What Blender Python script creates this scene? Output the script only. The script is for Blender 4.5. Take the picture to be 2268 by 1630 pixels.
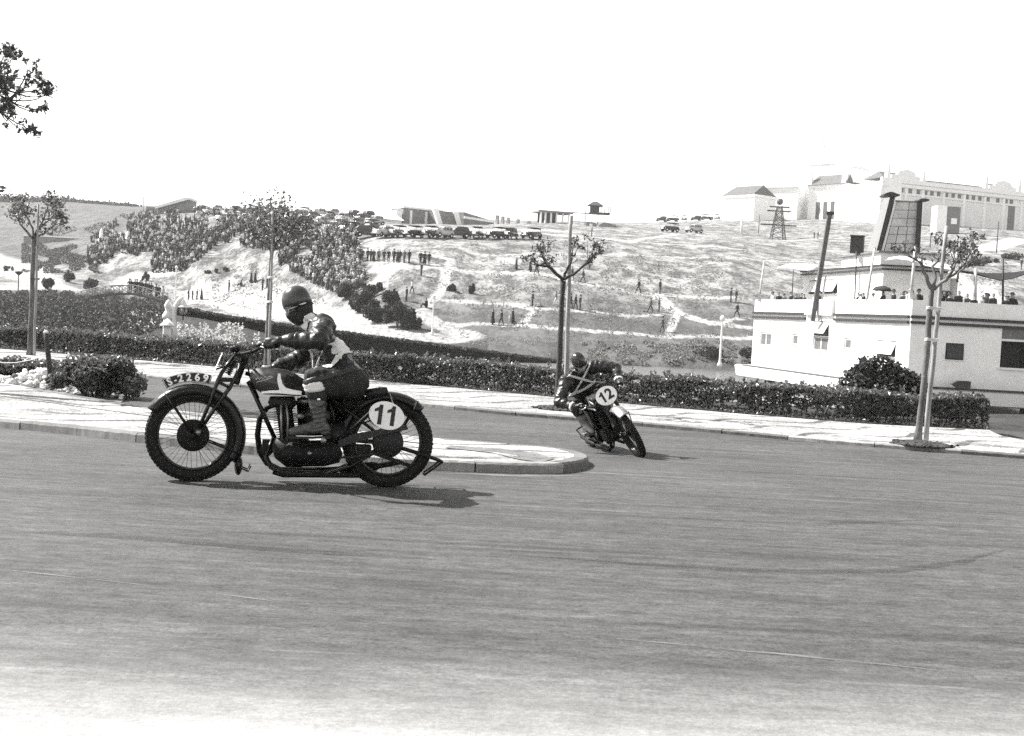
import bpy, bmesh, math, random
import numpy as np
from mathutils import Vector, Matrix, noise as mnoise
from mathutils.bvhtree import BVHTree
R = math.radians
random.seed(7)
rng = np.random.default_rng(11)
for o in list(bpy.data.objects):
    bpy.data.objects.remove(o)
SC = bpy.context.scene
COL = SC.collection

# ---------------------------------------------------------------- camera
CAM_H = 1.28
FPX = 2700.0                       # focal length in pixels of a 2268 px wide frame
PITCH = math.atan(121 / FPX)
ROLL = math.atan(0.053)
_f = Vector((0, math.cos(PITCH), -math.sin(PITCH)))
_r0 = Vector((1, 0, 0))
_u0 = Vector((0, math.sin(PITCH), math.cos(PITCH)))
_r = _r0 * math.cos(ROLL) + _u0 * math.sin(ROLL)
_u = -_r0 * math.sin(ROLL) + _u0 * math.cos(ROLL)
camd = bpy.data.cameras.new('camera')
camd.sensor_width = 36
camd.lens = 36 * FPX / 2268
camd.clip_start = 0.05
camd.clip_end = 8000
cam = bpy.data.objects.new('camera', camd)
COL.objects.link(cam)
m = Matrix((( _r.x, _u.x, -_f.x, 0), (_r.y, _u.y, -_f.y, 0), (_r.z, _u.z, -_f.z, CAM_H), (0, 0, 0, 1)))
cam.matrix_world = m
SC.camera = cam

# ---------------------------------------------------------------- sky, sun, exposure
SUN_DIR = Vector((-0.93, 0.30, 1.0)).normalized()
SUN_EL = math.asin(SUN_DIR.z)
SUN_AZ = math.atan2(SUN_DIR.x, SUN_DIR.y)
world = bpy.data.worlds.new('World')
SC.world = world
world.use_nodes = True
nt = world.node_tree
nt.nodes.clear()
sky = nt.nodes.new('ShaderNodeTexSky')
sky.sky_type = 'NISHITA'
sky.sun_disc = False
sky.sun_elevation = SUN_EL
sky.sun_rotation = SUN_AZ
sky.dust_density = 0.2
sky.air_density = 3.0
sky.ozone_density = 0.0
sky.altitude = 3000.0
bw = nt.nodes.new('ShaderNodeRGBToBW')          # the photograph is black and white
bg = nt.nodes.new('ShaderNodeBackground')
bg.inputs['Strength'].default_value = 0.085
wo = nt.nodes.new('ShaderNodeOutputWorld')
nt.links.new(sky.outputs[0], bw.inputs[0])
nt.links.new(bw.outputs[0], bg.inputs['Color'])
nt.links.new(bg.outputs[0], wo.inputs[0])
sd = bpy.data.lights.new('sun', 'SUN')
sd.energy = 5.0
sd.angle = R(0.5)
sd.color = (1.0, 0.99, 0.975)
sun = bpy.data.objects.new('sun', sd)
sun.rotation_euler = (-SUN_DIR).to_track_quat('-Z', 'Y').to_euler()
sun.location = SUN_DIR * 60
COL.objects.link(sun)
vs = SC.view_settings
vs.view_transform = 'Standard'
vs.look = 'None'
vs.gamma = 1.0
vs.use_curve_mapping = False
vs.exposure = 1.47
SC.render.engine = 'CYCLES'
SC.cycles.use_denoising = False        # leave the fine grain: the photograph is grainy too
SC.cycles.max_bounces = 5
SC.cycles.use_adaptive_sampling = True
SC.cycles.adaptive_threshold = 0.025
SC.cycles.volume_bounces = 1

# ---------------------------------------------------------------- pixel rays
def pdir(x, y):
    return _f + _r * ((x - 1134) / FPX) - _u * ((y - 815) / FPX)
def at(x, y, Y):
    d = pdir(x, y)
    return Vector((0, 0, CAM_H)) + d * (Y / d.y)
def dip(Y):
    """the carriageway falls a little towards the lake side"""
    t_ = min(max((Y - 9.0) / 6.0, 0.0), 1.0)
    return -0.30 * t_ * t_ * (3 - 2 * t_)
def dipv(Y):
    t_ = np.clip((np.asarray(Y) - 9.0) / 6.0, 0, 1); return -0.30 * t_ * t_ * (3 - 2 * t_)
def gnd(x, y, z=0.0):
    d = pdir(x, y); zz = z
    for _ in range(60):
        p = Vector((0, 0, CAM_H)) + d * ((zz - CAM_H) / d.z); zz = 0.5 * zz + 0.5 * (z + dip(p.y))
    p.z = z + dip(p.y)
    return p

# ---------------------------------------------------------------- objects
def link(o, parent=None):
    COL.objects.link(o)
    if parent is not None:
        o.parent = parent
    return o
def tag(o, label=None, cat=None, group=None, kind=None):
    if label: o['label'] = label
    if cat: o['category'] = cat
    if group: o['group'] = group
    if kind: o['kind'] = kind
    return o
def empty(name, loc=(0, 0, 0), rot=(0, 0, 0), scale=1.0):
    o = bpy.data.objects.new(name, None)
    o.empty_display_size = 0.2
    o.location = loc
    o.rotation_euler = rot
    o.scale = (scale,) * 3
    return link(o)
def copy_tree(o, parent=None):
    c = o.copy()
    COL.objects.link(c)
    c.parent = parent
    for ch in o.children:
        copy_tree(ch, c)
    return c
TMP = bpy.data.scenes.new('scratch')
def eval_mesh(o):
    """mesh of an object after its modifiers, evaluated in a scratch scene"""
    TMP.collection.objects.link(o); vl = TMP.view_layers[0]; vl.update()
    me = bpy.data.meshes.new_from_object(o.evaluated_get(vl.depsgraph)); bpy.data.objects.remove(o); return me
def mesh_obj(name, me, parent=None, mats=()):
    for mt in mats:
        me.materials.append(mt)
    return link(bpy.data.objects.new(name, me), parent)

class MB:
    """collects shapes; build() links them as one mesh object"""
    def __init__(s):
        s.v = []; s.f = []; s.m = []; s.sm = []; s.cur = 0; s.smooth = True
    def add(s, vs, fs, smooth=None):
        b = len(s.v)
        s.v.extend([tuple(p) for p in vs])
        sm = s.smooth if smooth is None else smooth
        for f in fs:
            s.f.append([i + b for i in f]); s.m.append(s.cur); s.sm.append(sm)
    def box(s, c, h, M=None, smooth=False):
        c = Vector(c); vs = []
        for x in (-1, 1):
            for y in (-1, 1):
                for z in (-1, 1):
                    p = Vector((x * h[0], y * h[1], z * h[2]))
                    if M is not None: p = M @ p
                    vs.append(c + p)
        s.add(vs, [(0, 1, 3, 2), (4, 6, 7, 5), (0, 4, 5, 1), (2, 3, 7, 6), (0, 2, 6, 4), (1, 5, 7, 3)], smooth)
    def bbox(s, c, h, b=0.01, M=None):
        """box with chamfered edges"""
        c = Vector(c); idx = {}; vs = []
        for ax in range(3):
            for sx in (-1, 1):
                for sy in (-1, 1):
                    for sz in (-1, 1):
                        p = [sx * (h[0] - b), sy * (h[1] - b), sz * (h[2] - b)]
                        p[ax] += (sx, sy, sz)[ax] * b
                        p = Vector(p)
                        if M is not None: p = M @ p
                        idx[(ax, sx, sy, sz)] = len(vs); vs.append(c + p)
        F = []
        for ax in range(3):
            for sg in (-1, 1):
                o = [a for a in range(3) if a != ax]; q = []
                for e in ((-1, -1), (1, -1), (1, 1), (-1, 1)):
                    k = [0, 0, 0]; k[ax] = sg; k[o[0]] = e[0]; k[o[1]] = e[1]
                    q.append(idx[(ax, *k)])
                F.append(q)
        for a, b2 in ((0, 1), (0, 2), (1, 2)):
            c3 = 3 - a - b2
            for s1 in (-1, 1):
                for s2 in (-1, 1):
                    k0 = [0, 0, 0]; k0[a] = s1; k0[b2] = s2; k1 = list(k0); k0[c3] = -1; k1[c3] = 1
                    F.append([idx[(a, *k0)], idx[(a, *k1)], idx[(b2, *k1)], idx[(b2, *k0)]])
        for s1 in (-1, 1):
            for s2 in (-1, 1):
                for s3 in (-1, 1):
                    F.append([idx[(0, s1, s2, s3)], idx[(1, s1, s2, s3)], idx[(2, s1, s2, s3)]])
        s.add(vs, F, False)
    def loft(s, rings, cap=True, closed=False, smooth=None):
        n = len(rings[0]); vs = [p for r in rings for p in r]; F = []
        L = len(rings)
        for i in range(L if closed else L - 1):
            a = i * n; b = ((i + 1) % L) * n
            for j in range(n):
                k = (j + 1) % n
                F.append((a + j, a + k, b + k, b + j))
        if cap and not closed:
            F.append(tuple(range(n - 1, -1, -1))); F.append(tuple(range((L - 1) * n, L * n)))
        s.add(vs, F, smooth)
    def tube(s, pts, r, n=8, cap=True, closed=False, flat=1.0, up=None):
        pts = [Vector(p) for p in pts]; L = len(pts)
        if not hasattr(r, '__len__'): r = [r] * L
        rings = []; prev = None
        for i, p in enumerate(pts):
            if closed: t = pts[(i + 1) % L] - pts[i - 1]
            else: t = pts[min(i + 1, L - 1)] - pts[max(i - 1, 0)]
            if t.length < 1e-9: t = Vector((0, 0, 1))
            t.normalize()
            if prev is None:
                a = Vector(up) if up is not None else (Vector((0, 0, 1)) if abs(t.z) < 0.9 else Vector((1, 0, 0)))
            else: a = prev
            u = a - t * a.dot(t)
            if u.length < 1e-6: u = t.orthogonal()
            u.normalize(); w = t.cross(u); prev = u
            rings.append([p + (u * math.cos(2 * math.pi * k / n) + w * flat * math.sin(2 * math.pi * k / n)) * r[i] for k in range(n)])
        s.loft(rings, cap, closed)
    def bar(s, p, q, w, h=None):
        s.tube([p, q], w, 4) if h is None else s.obar(p, q, w, h)
    def obar(s, p, q, w, h, up=(0, 0, 1)):
        """rectangular bar, half sizes w (sideways), h (along up)"""
        p = Vector(p); q = Vector(q); t = (q - p).normalized(); upv = Vector(up)
        if abs(t.dot(upv)) > 0.97: upv = Vector((0, 1, 0))
        sd_ = t.cross(upv).normalized(); u2 = sd_.cross(t)
        rings = [[c + sd_ * a * w + u2 * b * h for a, b in ((-1, -1), (1, -1), (1, 1), (-1, 1))] for c in (p, q)]
        s.loft(rings, True, smooth=False)
    def ell(s, c, r, M=None, n=14, k=9):
        c = Vector(c); vs = []; F = []
        for i in range(k + 1):
            th = math.pi * i / k
            for j in range(n):
                ph = 2 * math.pi * j / n
                p = Vector((r[0] * math.sin(th) * math.cos(ph), r[1] * math.sin(th) * math.sin(ph), r[2] * math.cos(th)))
                if M is not None: p = M @ p
                vs.append(c + p)
        for i in range(k):
            for j in range(n):
                a = i * n + j; b = i * n + (j + 1) % n
                F.append((a, a + n, b + n, b))
        s.add(vs, F)
    def lathe(s, prof, c, axis, n=24, cap=True):
        """prof: (radius, offset along axis)"""
        axis = Vector(axis).normalized(); c = Vector(c)
        u = axis.orthogonal().normalized(); w = axis.cross(u)
        rings = [[c + axis * h + (u * math.cos(2 * math.pi * k / n) + w * math.sin(2 * math.pi * k / n)) * max(r, 1e-4) for k in range(n)] for r, h in prof]
        s.loft(rings, cap)
    def prism(s, poly, d0, d1, fn, smooth=False):
        """poly: 2D points; fn(a, b, d) -> 3D point; extruded from d0 to d1"""
        n = len(poly)
        vs = [fn(a, b, d0) for a, b in poly] + [fn(a, b, d1) for a, b in poly]
        F = [tuple(range(n - 1, -1, -1)), tuple(range(n, 2 * n))]
        F += [(i, (i + 1) % n, n + (i + 1) % n, n + i) for i in range(n)]
        s.add(vs, F, smooth)
    def pillow(s, poly, hw, rnd, fn, y0=0.0, steps=4, flat=False):
        """silhouette poly with rounded sides, half width hw"""
        n = len(poly); cx = sum(p[0] for p in poly) / n; cy = sum(p[1] for p in poly) / n
        lev = []
        for i in range(steps + 1):
            a = math.pi / 2 * i / steps
            lev.append((hw - rnd + rnd * math.cos(a), -rnd * (1 - math.sin(a))))
        # lev: (half width, inset) from side face edge to rim
        rings = []
        def ins(p, d):
            v = Vector((p[0] - cx, p[1] - cy)); l = v.length
            if l < 1e-6: return p
            v *= max(0.05, (l + d) / l); return (cx + v.x, cy + v.y)
        seq = [(-(h), d) for h, d in lev] 
        seq2 = [(h, d) for h, d in reversed(lev)]
        for h, d in seq: rings.append([fn(*ins(p, d), y0 + h) for p in poly])
        for h, d in seq2[0:]: rings.append([fn(*ins(p, d), y0 + h) for p in poly])
        s.loft(rings, True)
    def xf(s, fn):
        s.v = [tuple(fn(Vector(p))) for p in s.v]; return s
    def mesh(s, name):
        me = bpy.data.meshes.new(name)
        me.from_pydata(s.v, [], s.f)
        me.polygons.foreach_set('material_index', s.m)
        me.polygons.foreach_set('use_smooth', s.sm)
        me.update()
        return me
    def build(s, name, mats, parent=None, loc=None):
        me = s.mesh(name)
        if not isinstance(mats, (list, tuple)): mats = [mats]
        o = mesh_obj(name, me, parent, mats)
        if loc is not None: o.location = loc
        return o

def fix_normals(o):
    bm = bmesh.new(); bm.from_mesh(o.data)
    bmesh.ops.recalc_face_normals(bm, faces=bm.faces)
    bm.to_mesh(o.data); bm.free()
    return o
def quads_mesh(name, V, F, attr=None, smooth=False):
    """V (n,3) array, F (m,k) int array"""
    me = bpy.data.meshes.new(name)
    V = np.asarray(V, dtype=np.float32); F = np.asarray(F, dtype=np.int32)
    me.vertices.add(len(V)); me.vertices.foreach_set('co', V.ravel())
    k = F.shape[1]
    me.loops.add(F.size); me.loops.foreach_set('vertex_index', F.ravel())
    me.polygons.add(len(F)); me.polygons.foreach_set('loop_start', np.arange(0, F.size, k, dtype=np.int32))
    me.polygons.foreach_set('loop_total', np.full(len(F), k, dtype=np.int32))
    me.polygons.foreach_set('use_smooth', np.full(len(F), smooth))
    if attr:
        for an, av in attr.items():
            a = me.attributes.new(an, 'FLOAT', 'POINT'); a.data.foreach_set('value', np.asarray(av, dtype=np.float32))
    me.update(calc_edges=True)
    me.validate()
    return me

# ---------------------------------------------------------------- materials
TINT = (1.0, 0.995, 0.975)
class NT:
    def __init__(s, name):
        s.mat = bpy.data.materials.new(name); s.mat.use_nodes = True
        s.t = s.mat.node_tree; s.b = s.t.nodes['Principled BSDF']
    def n(s, kind, **kw):
        nd = s.t.nodes.new('ShaderNode' + kind)
        for k, v in kw.items():
            if k[0] == '_': setattr(nd, k[1:], v)
            elif k[0] == 'i' and k[1:].isdigit(): s.put(v, nd.inputs[int(k[1:])])
            else: s.put(v, nd.inputs[k.replace('_', ' ')])
        return nd
    def put(s, v, sock):
        if hasattr(v, 'outputs'): s.t.links.new(v.outputs[0], sock)
        elif hasattr(v, 'links'): s.t.links.new(v, sock)
        else: sock.default_value = v
    def math(s, op, a, b=0.0, clamp=False):
        nd = s.t.nodes.new('ShaderNodeMath'); nd.operation = op; nd.use_clamp = clamp
        s.put(a, nd.inputs[0]); s.put(b, nd.inputs[1]); return nd
    def ramp(s, v, a, b, c=0.0, d=1.0):
        nd = s.t.nodes.new('ShaderNodeMapRange'); nd.clamp = True
        s.put(v, nd.inputs[0]); s.put(a, nd.inputs[1]); s.put(b, nd.inputs[2]); s.put(c, nd.inputs[3]); s.put(d, nd.inputs[4]); return nd
    def mix(s, f, a, b):
        nd = s.t.nodes.new('ShaderNodeMix'); nd.data_type = 'FLOAT'
        s.put(f, nd.inputs[0]); s.put(a, nd.inputs[2]); s.put(b, nd.inputs[3]); return nd.outputs[0]
    def noise(s, vec, scale, detail=4, rough=0.55):
        nd = s.t.nodes.new('ShaderNodeTexNoise')
        if vec is not None: s.put(vec, nd.inputs['Vector'])
        nd.inputs['Scale'].default_value = scale; nd.inputs['Detail'].default_value = detail; nd.inputs['Roughness'].default_value = rough
        return nd.outputs['Fac']
    def coord(s, which='Object', scale=None, loc=None, rot=None):
        tc = s.t.nodes.new('ShaderNodeTexCoord'); out = tc.outputs[which]
        if scale or loc or rot:
            mp = s.t.nodes.new('ShaderNodeMapping'); s.t.links.new(out, mp.inputs[0])
            if scale: mp.inputs['Scale'].default_value = scale
            if loc: mp.inputs['Location'].default_value = loc
            if rot: mp.inputs['Rotation'].default_value = rot
            out = mp.outputs[0]
        return out
    def grey(s, v):
        """scalar -> tinted grey colour into Base Color"""
        cb = s.t.nodes.new('ShaderNodeCombineColor')
        v = s.math('MULTIPLY', v, s.ramp(v, 0.14, 0.5, 0.64, 1.12))       # print tones -> reflectance at this exposure
        for i in range(3):
            s.put(s.math('MULTIPLY', v, TINT[i]), cb.inputs[i])
        s.t.links.new(cb.outputs[0], s.b.inputs['Base Color'])
    def bump(s, h, strength=0.3, dist=0.01):
        nd = s.t.nodes.new('ShaderNodeBump'); s.put(h, nd.inputs['Height'])
        nd.inputs['Strength'].default_value = strength; nd.inputs['Distance'].default_value = dist
        s.t.links.new(nd.outputs[0], s.b.inputs['Normal'])
    def set(s, **kw):
        for k, v in kw.items(): s.put(v, s.b.inputs[k.replace('_', ' ')])
        return s.mat
def M(name, v, rough=0.7, var=0.25, scale=6.0, bump=0.0, bscale=40.0, bdist=0.004, spec=0.4, metal=0.0, coord='Object', stretch=None):
    """grey material with mottled tone, worn gloss and fine relief"""
    t = NT(name)
    c = t.coord(coord, scale=stretch)
    nz = t.noise(c, scale, 5, 0.6)
    t.grey(t.ramp(nz, 0.25, 0.75, v * (1 - var), v * (1 + var)))
    t.set(Roughness=t.ramp(t.noise(c, scale * 2.3, 3), 0.3, 0.7, max(rough - 0.12, 0.03), min(rough + 0.12, 1.0)), Metallic=metal)
    t.b.inputs['Specular IOR Level'].default_value = spec
    if bump: t.bump(t.noise(c, bscale, 4), bump, bdist)
    return t.mat
def leaf_mat(name, lo, hi, rough=0.45, trans=0.25):
    t = NT(name)
    at_ = t.n('Attribute', _attribute_name='tone')
    t.grey(t.ramp(at_.outputs['Fac'], 0, 1, lo, hi))
    t.set(Roughness=rough)
    t.b.inputs['Specular IOR Level'].default_value = 0.5
    tr = t.n('BsdfTranslucent'); tr.inputs['Color'].default_value = (hi, hi, hi * 0.97, 1)
    mx = t.n('MixShader'); mx.inputs[0].default_value = trans
    out = t.t.nodes['Material Output']
    t.t.links.new(t.b.outputs[0], mx.inputs[1]); t.t.links.new(tr.outputs[0], mx.inputs[2]); t.t.links.new(mx.outputs[0], out.inputs[0])
    return t.mat

# ---------------------------------------------------------------- leaves
def leaf_cards(P, size, nrm=None, tone=None, aspect=1.7, bend=0.25, seed=0, droop=None):
    """P (n,3) positions -> folded leaf-sized faces; returns V, F, tone"""
    g = np.random.default_rng(seed)
    P = np.asarray(P, float); n = len(P)
    d = g.normal(size=(n, 3))
    if nrm is not None: d = d * 0.55 + np.asarray(nrm)
    if droop is not None: d = d + np.asarray(droop)
    d /= np.linalg.norm(d, axis=1, keepdims=True) + 1e-9
    q = g.normal(size=(n, 3)); u = np.cross(d, q); u /= np.linalg.norm(u, axis=1, keepdims=True) + 1e-9
    w = np.cross(d, u)
    s = (np.asarray(size) * g.uniform(0.65, 1.3, n))[:, None]
    a = P - w * s * 0.5 * aspect; b = P + w * s * 0.5 * aspect
    l = P - u * s * 0.5 + d * s * bend; r = P + u * s * 0.5 + d * s * bend
    V = np.stack([a, r, b, l], 1).reshape(-1, 3)
    i = np.arange(n) * 4
    F = np.stack([np.stack([i, i + 1, i + 2], 1), np.stack([i, i + 2, i + 3], 1)], 1).reshape(-1, 3)
    if tone is None: tone = g.uniform(0, 1, n)
    return V, F, np.repeat(tone, 4)
# ================================================================ TERRAIN
LAKE_Z = -3.2
HEDGE_PX = [(2188, 957), (1910, 943), (1624, 920), (1400, 900), (1100, 872), (870, 850), (430, 812), (314, 802), (190, 792), (106, 784), (0, 776), (-220, 760)]
HEDGE = [gnd(*p) for p in HEDGE_PX]
_hx = np.array([p.x for p in HEDGE])[::-1]; _hy = np.array([p.y for p in HEDGE])[::-1]
def hedge_y(X):
    return np.interp(X, _hx, _hy) + np.where(X > _hx[-1], (X - _hx[-1]) * -0.15, 0) + np.where(X < _hx[0], (X - _hx[0]) * -0.55, 0)

CTRL = [  # px, py, depth: where the photograph shows the ground
 (1250,808,120),(1640,812,119),(1450,809,119),(1000,802,112),(880,800,104),(2100,806,119),(2400,822,119),
 (1110,720,137),(1467,736,135),(1300,745,131),(1000,745,134),(1640,748,133),(1265,677,142),(1180,680,142),(1440,692,143),(1630,703,140),
 (1180,609,153),(1290,640,149),(1460,649,152),(1415,648,153),(1640,650,152),(890,579,158),(1000,570,162),(950,700,140),(930,640,149),
 (1000,530,190),(1190,531,193),(850,527,185),(1400,580,168),(1620,590,170),(1300,518,232),(1600,528,235),(1450,540,205),
 (1400,503,320),(1500,505,335),(1250,492,330),(1050,496,290),(900,498,262),(1160,494,310),
 (1720,532,290),(1810,528,280),(1900,560,230),(1600,488,370),(1750,486,385),(1850,483,385),(1960,490,375),(2100,500,360),(2268,512,345),
 (2120,548,240),(2080,560,225),(2250,585,190),(2200,640,150),(1900,650,152),(1900,720,137),(2268,660,145),(2268,730,133),
 (800,640,158),(760,570,170),(640,600,178),(640,530,195),(560,560,195),(540,500,218),(450,560,200),(440,600,193),(330,600,205),(230,600,215),(330,510,232),(250,545,228),(200,570,228),
 (700,500,225),(800,480,262),(600,480,255),(450,474,285),(330,470,300),(415,464,305),(250,480,320),
 (420,664,190),(600,690,168),(560,655,182),(700,722,148),(850,745,132),(940,718,138),(500,640,188),(300,650,182),(260,640,190),
 (0,645,150),(100,650,150),(170,655,160),(50,610,185),(10,575,250),(120,600,215),(-150,600,220),(100,540,290),(250,530,300),(0,540,300),(-150,540,320),
 (100,500,390),(300,500,330),(0,490,420),(-150,490,430),(0,446,530),(150,446,520),(300,456,480),(-200,446,540),
 (50,690,85),(50,720,50),(130,700,75),(-150,700,60),(-150,735,30),(300,742,50),(330,705,80),(200,745,45),(460,742,55),(420,712,80),(600,790,42),(500,770,40),
 (760,800,60),(900,830,40),(1200,860,34),(1600,890,30),(2000,910,28),(2300,920,28),
 (700,770,85),(560,730,95),(420,690,110),
 (400,476,700),(900,510,700),(1400,520,700),(2000,520,700),(0,470,800),(1700,510,700),
 (0,640,2800),(1134,690,2800),(2268,745,2800),(-600,600,400),(-600,640,120),(-600,680,60),(2900,600,300),(2900,700,140),(2900,800,60),(-900,640,2800),(3200,760,2800)]
_P = [at(*c) for c in CTRL]
_ca = np.array([[p.x / p.y * 4, math.log(p.y)] for p in _P]); _ct = np.array([(p.z - CAM_H) / p.y for p in _P])
def _phi(d): return d
_D = np.linalg.norm(_ca[:, None] - _ca[None], axis=2)
_n = len(_ca)
_A = np.zeros((_n + 3, _n + 3)); _A[:_n, :_n] = _D - 0.02 * np.eye(_n); _A[:_n, _n] = 1; _A[:_n, _n + 1:] = _ca; _A[_n:, :_n] = _A[:_n, _n:].T
_W = np.linalg.solve(_A, np.concatenate([_ct, np.zeros(3)]))
def poly_sd(X, Y, poly):
    """signed distance to polygon, positive inside"""
    d = np.full(X.shape, 1e9); ins = np.zeros(X.shape, bool); n = len(poly)
    for i in range(n):
        x0, y0 = poly[i]; x1, y1 = poly[(i + 1) % n]
        ex, ey = x1 - x0, y1 - y0
        t = np.clip(((X - x0) * ex + (Y - y0) * ey) / (ex * ex + ey * ey), 0, 1)
        d = np.minimum(d, np.hypot(X - x0 - t * ex, Y - y0 - t * ey))
        c = ((y0 > Y) != (y1 > Y)) & (X < (x1 - x0) * (Y - y0) / ((y1 - y0) if y1 != y0 else 1e-9) + x0)
        ins ^= c
    return np.where(ins, d, -d)
LAKE = [(-10.2, 104), (-5.6, 112), (4.7, 120), (24, 119.5), (45, 120), (90, 125), (95, 30), (30, 27), (12, 31), (2, 36), (-6, 46), (-11, 62), (-13, 85)]
POND = [(-57, 120), (-49, 112), (-41, 114), (-43.5, 140), (-46, 160), (-50, 186), (-60, 188), (-62, 160)]
def sstep(x, a, b):
    t = np.clip((x - a) / (b - a), 0, 1); return t * t * (3 - 2 * t)
NA, NB, LY0, LY1 = 481, 360, math.log(6.0), math.log(3600.0)
_q = np.stack(np.meshgrid(np.linspace(-1.2, 1.2, NA) * 4, np.linspace(LY0, LY1, NB), indexing='ij'), -1).reshape(-1, 2)
TG = np.concatenate([np.sqrt(((c_[:, None] - _ca[None]) ** 2).sum(2)) @ _W[:_n] + _W[_n] + c_ @ _W[_n + 1:] for c_ in np.array_split(_q, 20)]).reshape(NA, NB)
def terrain_z(X, Y, lakes=True):
    X = np.asarray(X, float); Y = np.asarray(Y, float); sh = X.shape
    X = X.ravel(); Y = Y.ravel()
    Yc = np.maximum(Y, 6.0)
    fi = (np.clip(X / Yc, -1.2, 1.2) + 1.2) / 2.4 * (NA - 1); fj = np.clip((np.log(Yc) - LY0) / (LY1 - LY0), 0, 1) * (NB - 1)
    i = np.minimum(fi.astype(int), NA - 2); j = np.minimum(fj.astype(int), NB - 2); u = fi - i; v = fj - j
    z = CAM_H + Yc * ((TG[i, j] * (1 - u) + TG[i + 1, j] * u) * (1 - v) + (TG[i, j + 1] * (1 - u) + TG[i + 1, j + 1] * u) * v)
    hy = hedge_y(X)
    w = sstep(Y - hy, 1.5, 9.0)
    nz_ = dipv(Y) - 0.06
    z = nz_ * (1 - w) + z * w
    far = sstep(np.abs(X) / np.maximum(Yc, 1), 0.75, 1.2)
    z = z * (1 - far) + np.where(Y > hy + 5, -0.35, nz_) * far
    z += sstep(Y, 110, 150) * (np.sin(X * 0.55 + Y * 0.21) * np.sin(Y * 0.43 - X * 0.11) * 0.09 + np.sin(X * 0.9 + Y * 0.35) * 0.05)
    if lakes:
        for pl in (LAKE, POND):
            sd_ = poly_sd(X, Y, pl)
            k = sstep(sd_, -1.5, 2.5)
            z = z * (1 - k) + np.minimum(z, -4.4) * k
    return np.maximum(z, -6.0).reshape(sh)
def on_terrain(px, py, y0=28.0, y1=620.0):
    """first point where the pixel's ray meets the ground"""
    Ys = np.exp(np.linspace(math.log(y0), math.log(y1), 500)); d = pdir(px, py)
    Xs = d.x / d.y * Ys; Zs = CAM_H + d.z / d.y * Ys
    tz = terrain_z(Xs, Ys, False)
    i = np.nonzero(Zs <= tz)[0]
    if len(i) == 0 or i[0] == 0:
        k = int(np.argmin((Zs - tz) / Ys)) if len(i) == 0 else 0
    else: k = i[0]
    k = max(k, 1)
    a, b = (Zs[k - 1] - tz[k - 1]), (Zs[k] - tz[k]); t = a / (a - b) if a != b else 1
    t = min(max(t, 0), 1)
    return Vector((Xs[k - 1] + t * (Xs[k] - Xs[k - 1]), Ys[k - 1] + t * (Ys[k] - Ys[k - 1]), tz[k - 1] + t * (tz[k] - tz[k - 1])))
def tz(x, y): return float(terrain_z(np.array([x]), np.array([y]), False)[0])

PATHS = [  # px polylines on the hill, width m
 ([(930,692),(965,716),(1040,742),(1005,752)],2.4),([(975,714),(1100,719),(1237,728),(1367,737),(1655,748),(1900,758)],1.5),([(975,664),(1100,672),(1189,684),(1300,688)],1.3),
 ([(1457,656),(1501,694),(1576,716),(1660,726)],1.6),([(1655,706),(1576,714)],1.2),([(981,597),(1100,602),(1278,627),(1397,645),(1501,655),(1655,662)],1.5),
 ([(1257,518),(1397,535),(1655,553)],2.2),([(1055,514),(1257,522)],5.0),([(1415,532),(1486,521),(1635,526),(1830,528)],2.0),([(1100,566),(1655,572),(1880,580)],1.2),
 ([(2180,552),(2120,562),(2070,590),(2110,640),(2200,665)],5.0),([(2268,530),(2180,552)],6.0),([(1501,694),(1480,740)],1.0),([(1189,684),(1150,720)],1.0),
 ([(360,656),(480,668),(600,690),(720,712),(840,737),(950,748),(1010,752)],5.5),([(430,645),(520,655),(620,672)],6),([(-60,560),(30,590),(100,628),(160,655),(190,662)],8.0),([(-60,640),(60,640),(150,652)],9.0),
 ([(820,502),(1000,506),(1230,512)],9.0),([(380,600),(300,610),(260,640)],5.0),([(930,560),(1000,575),(980,640),(930,692)],1.3),([(1280,690),(1420,700),(1501,694)],1.1),([(830,595),(900,592),(960,590)],2.0)]

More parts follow.
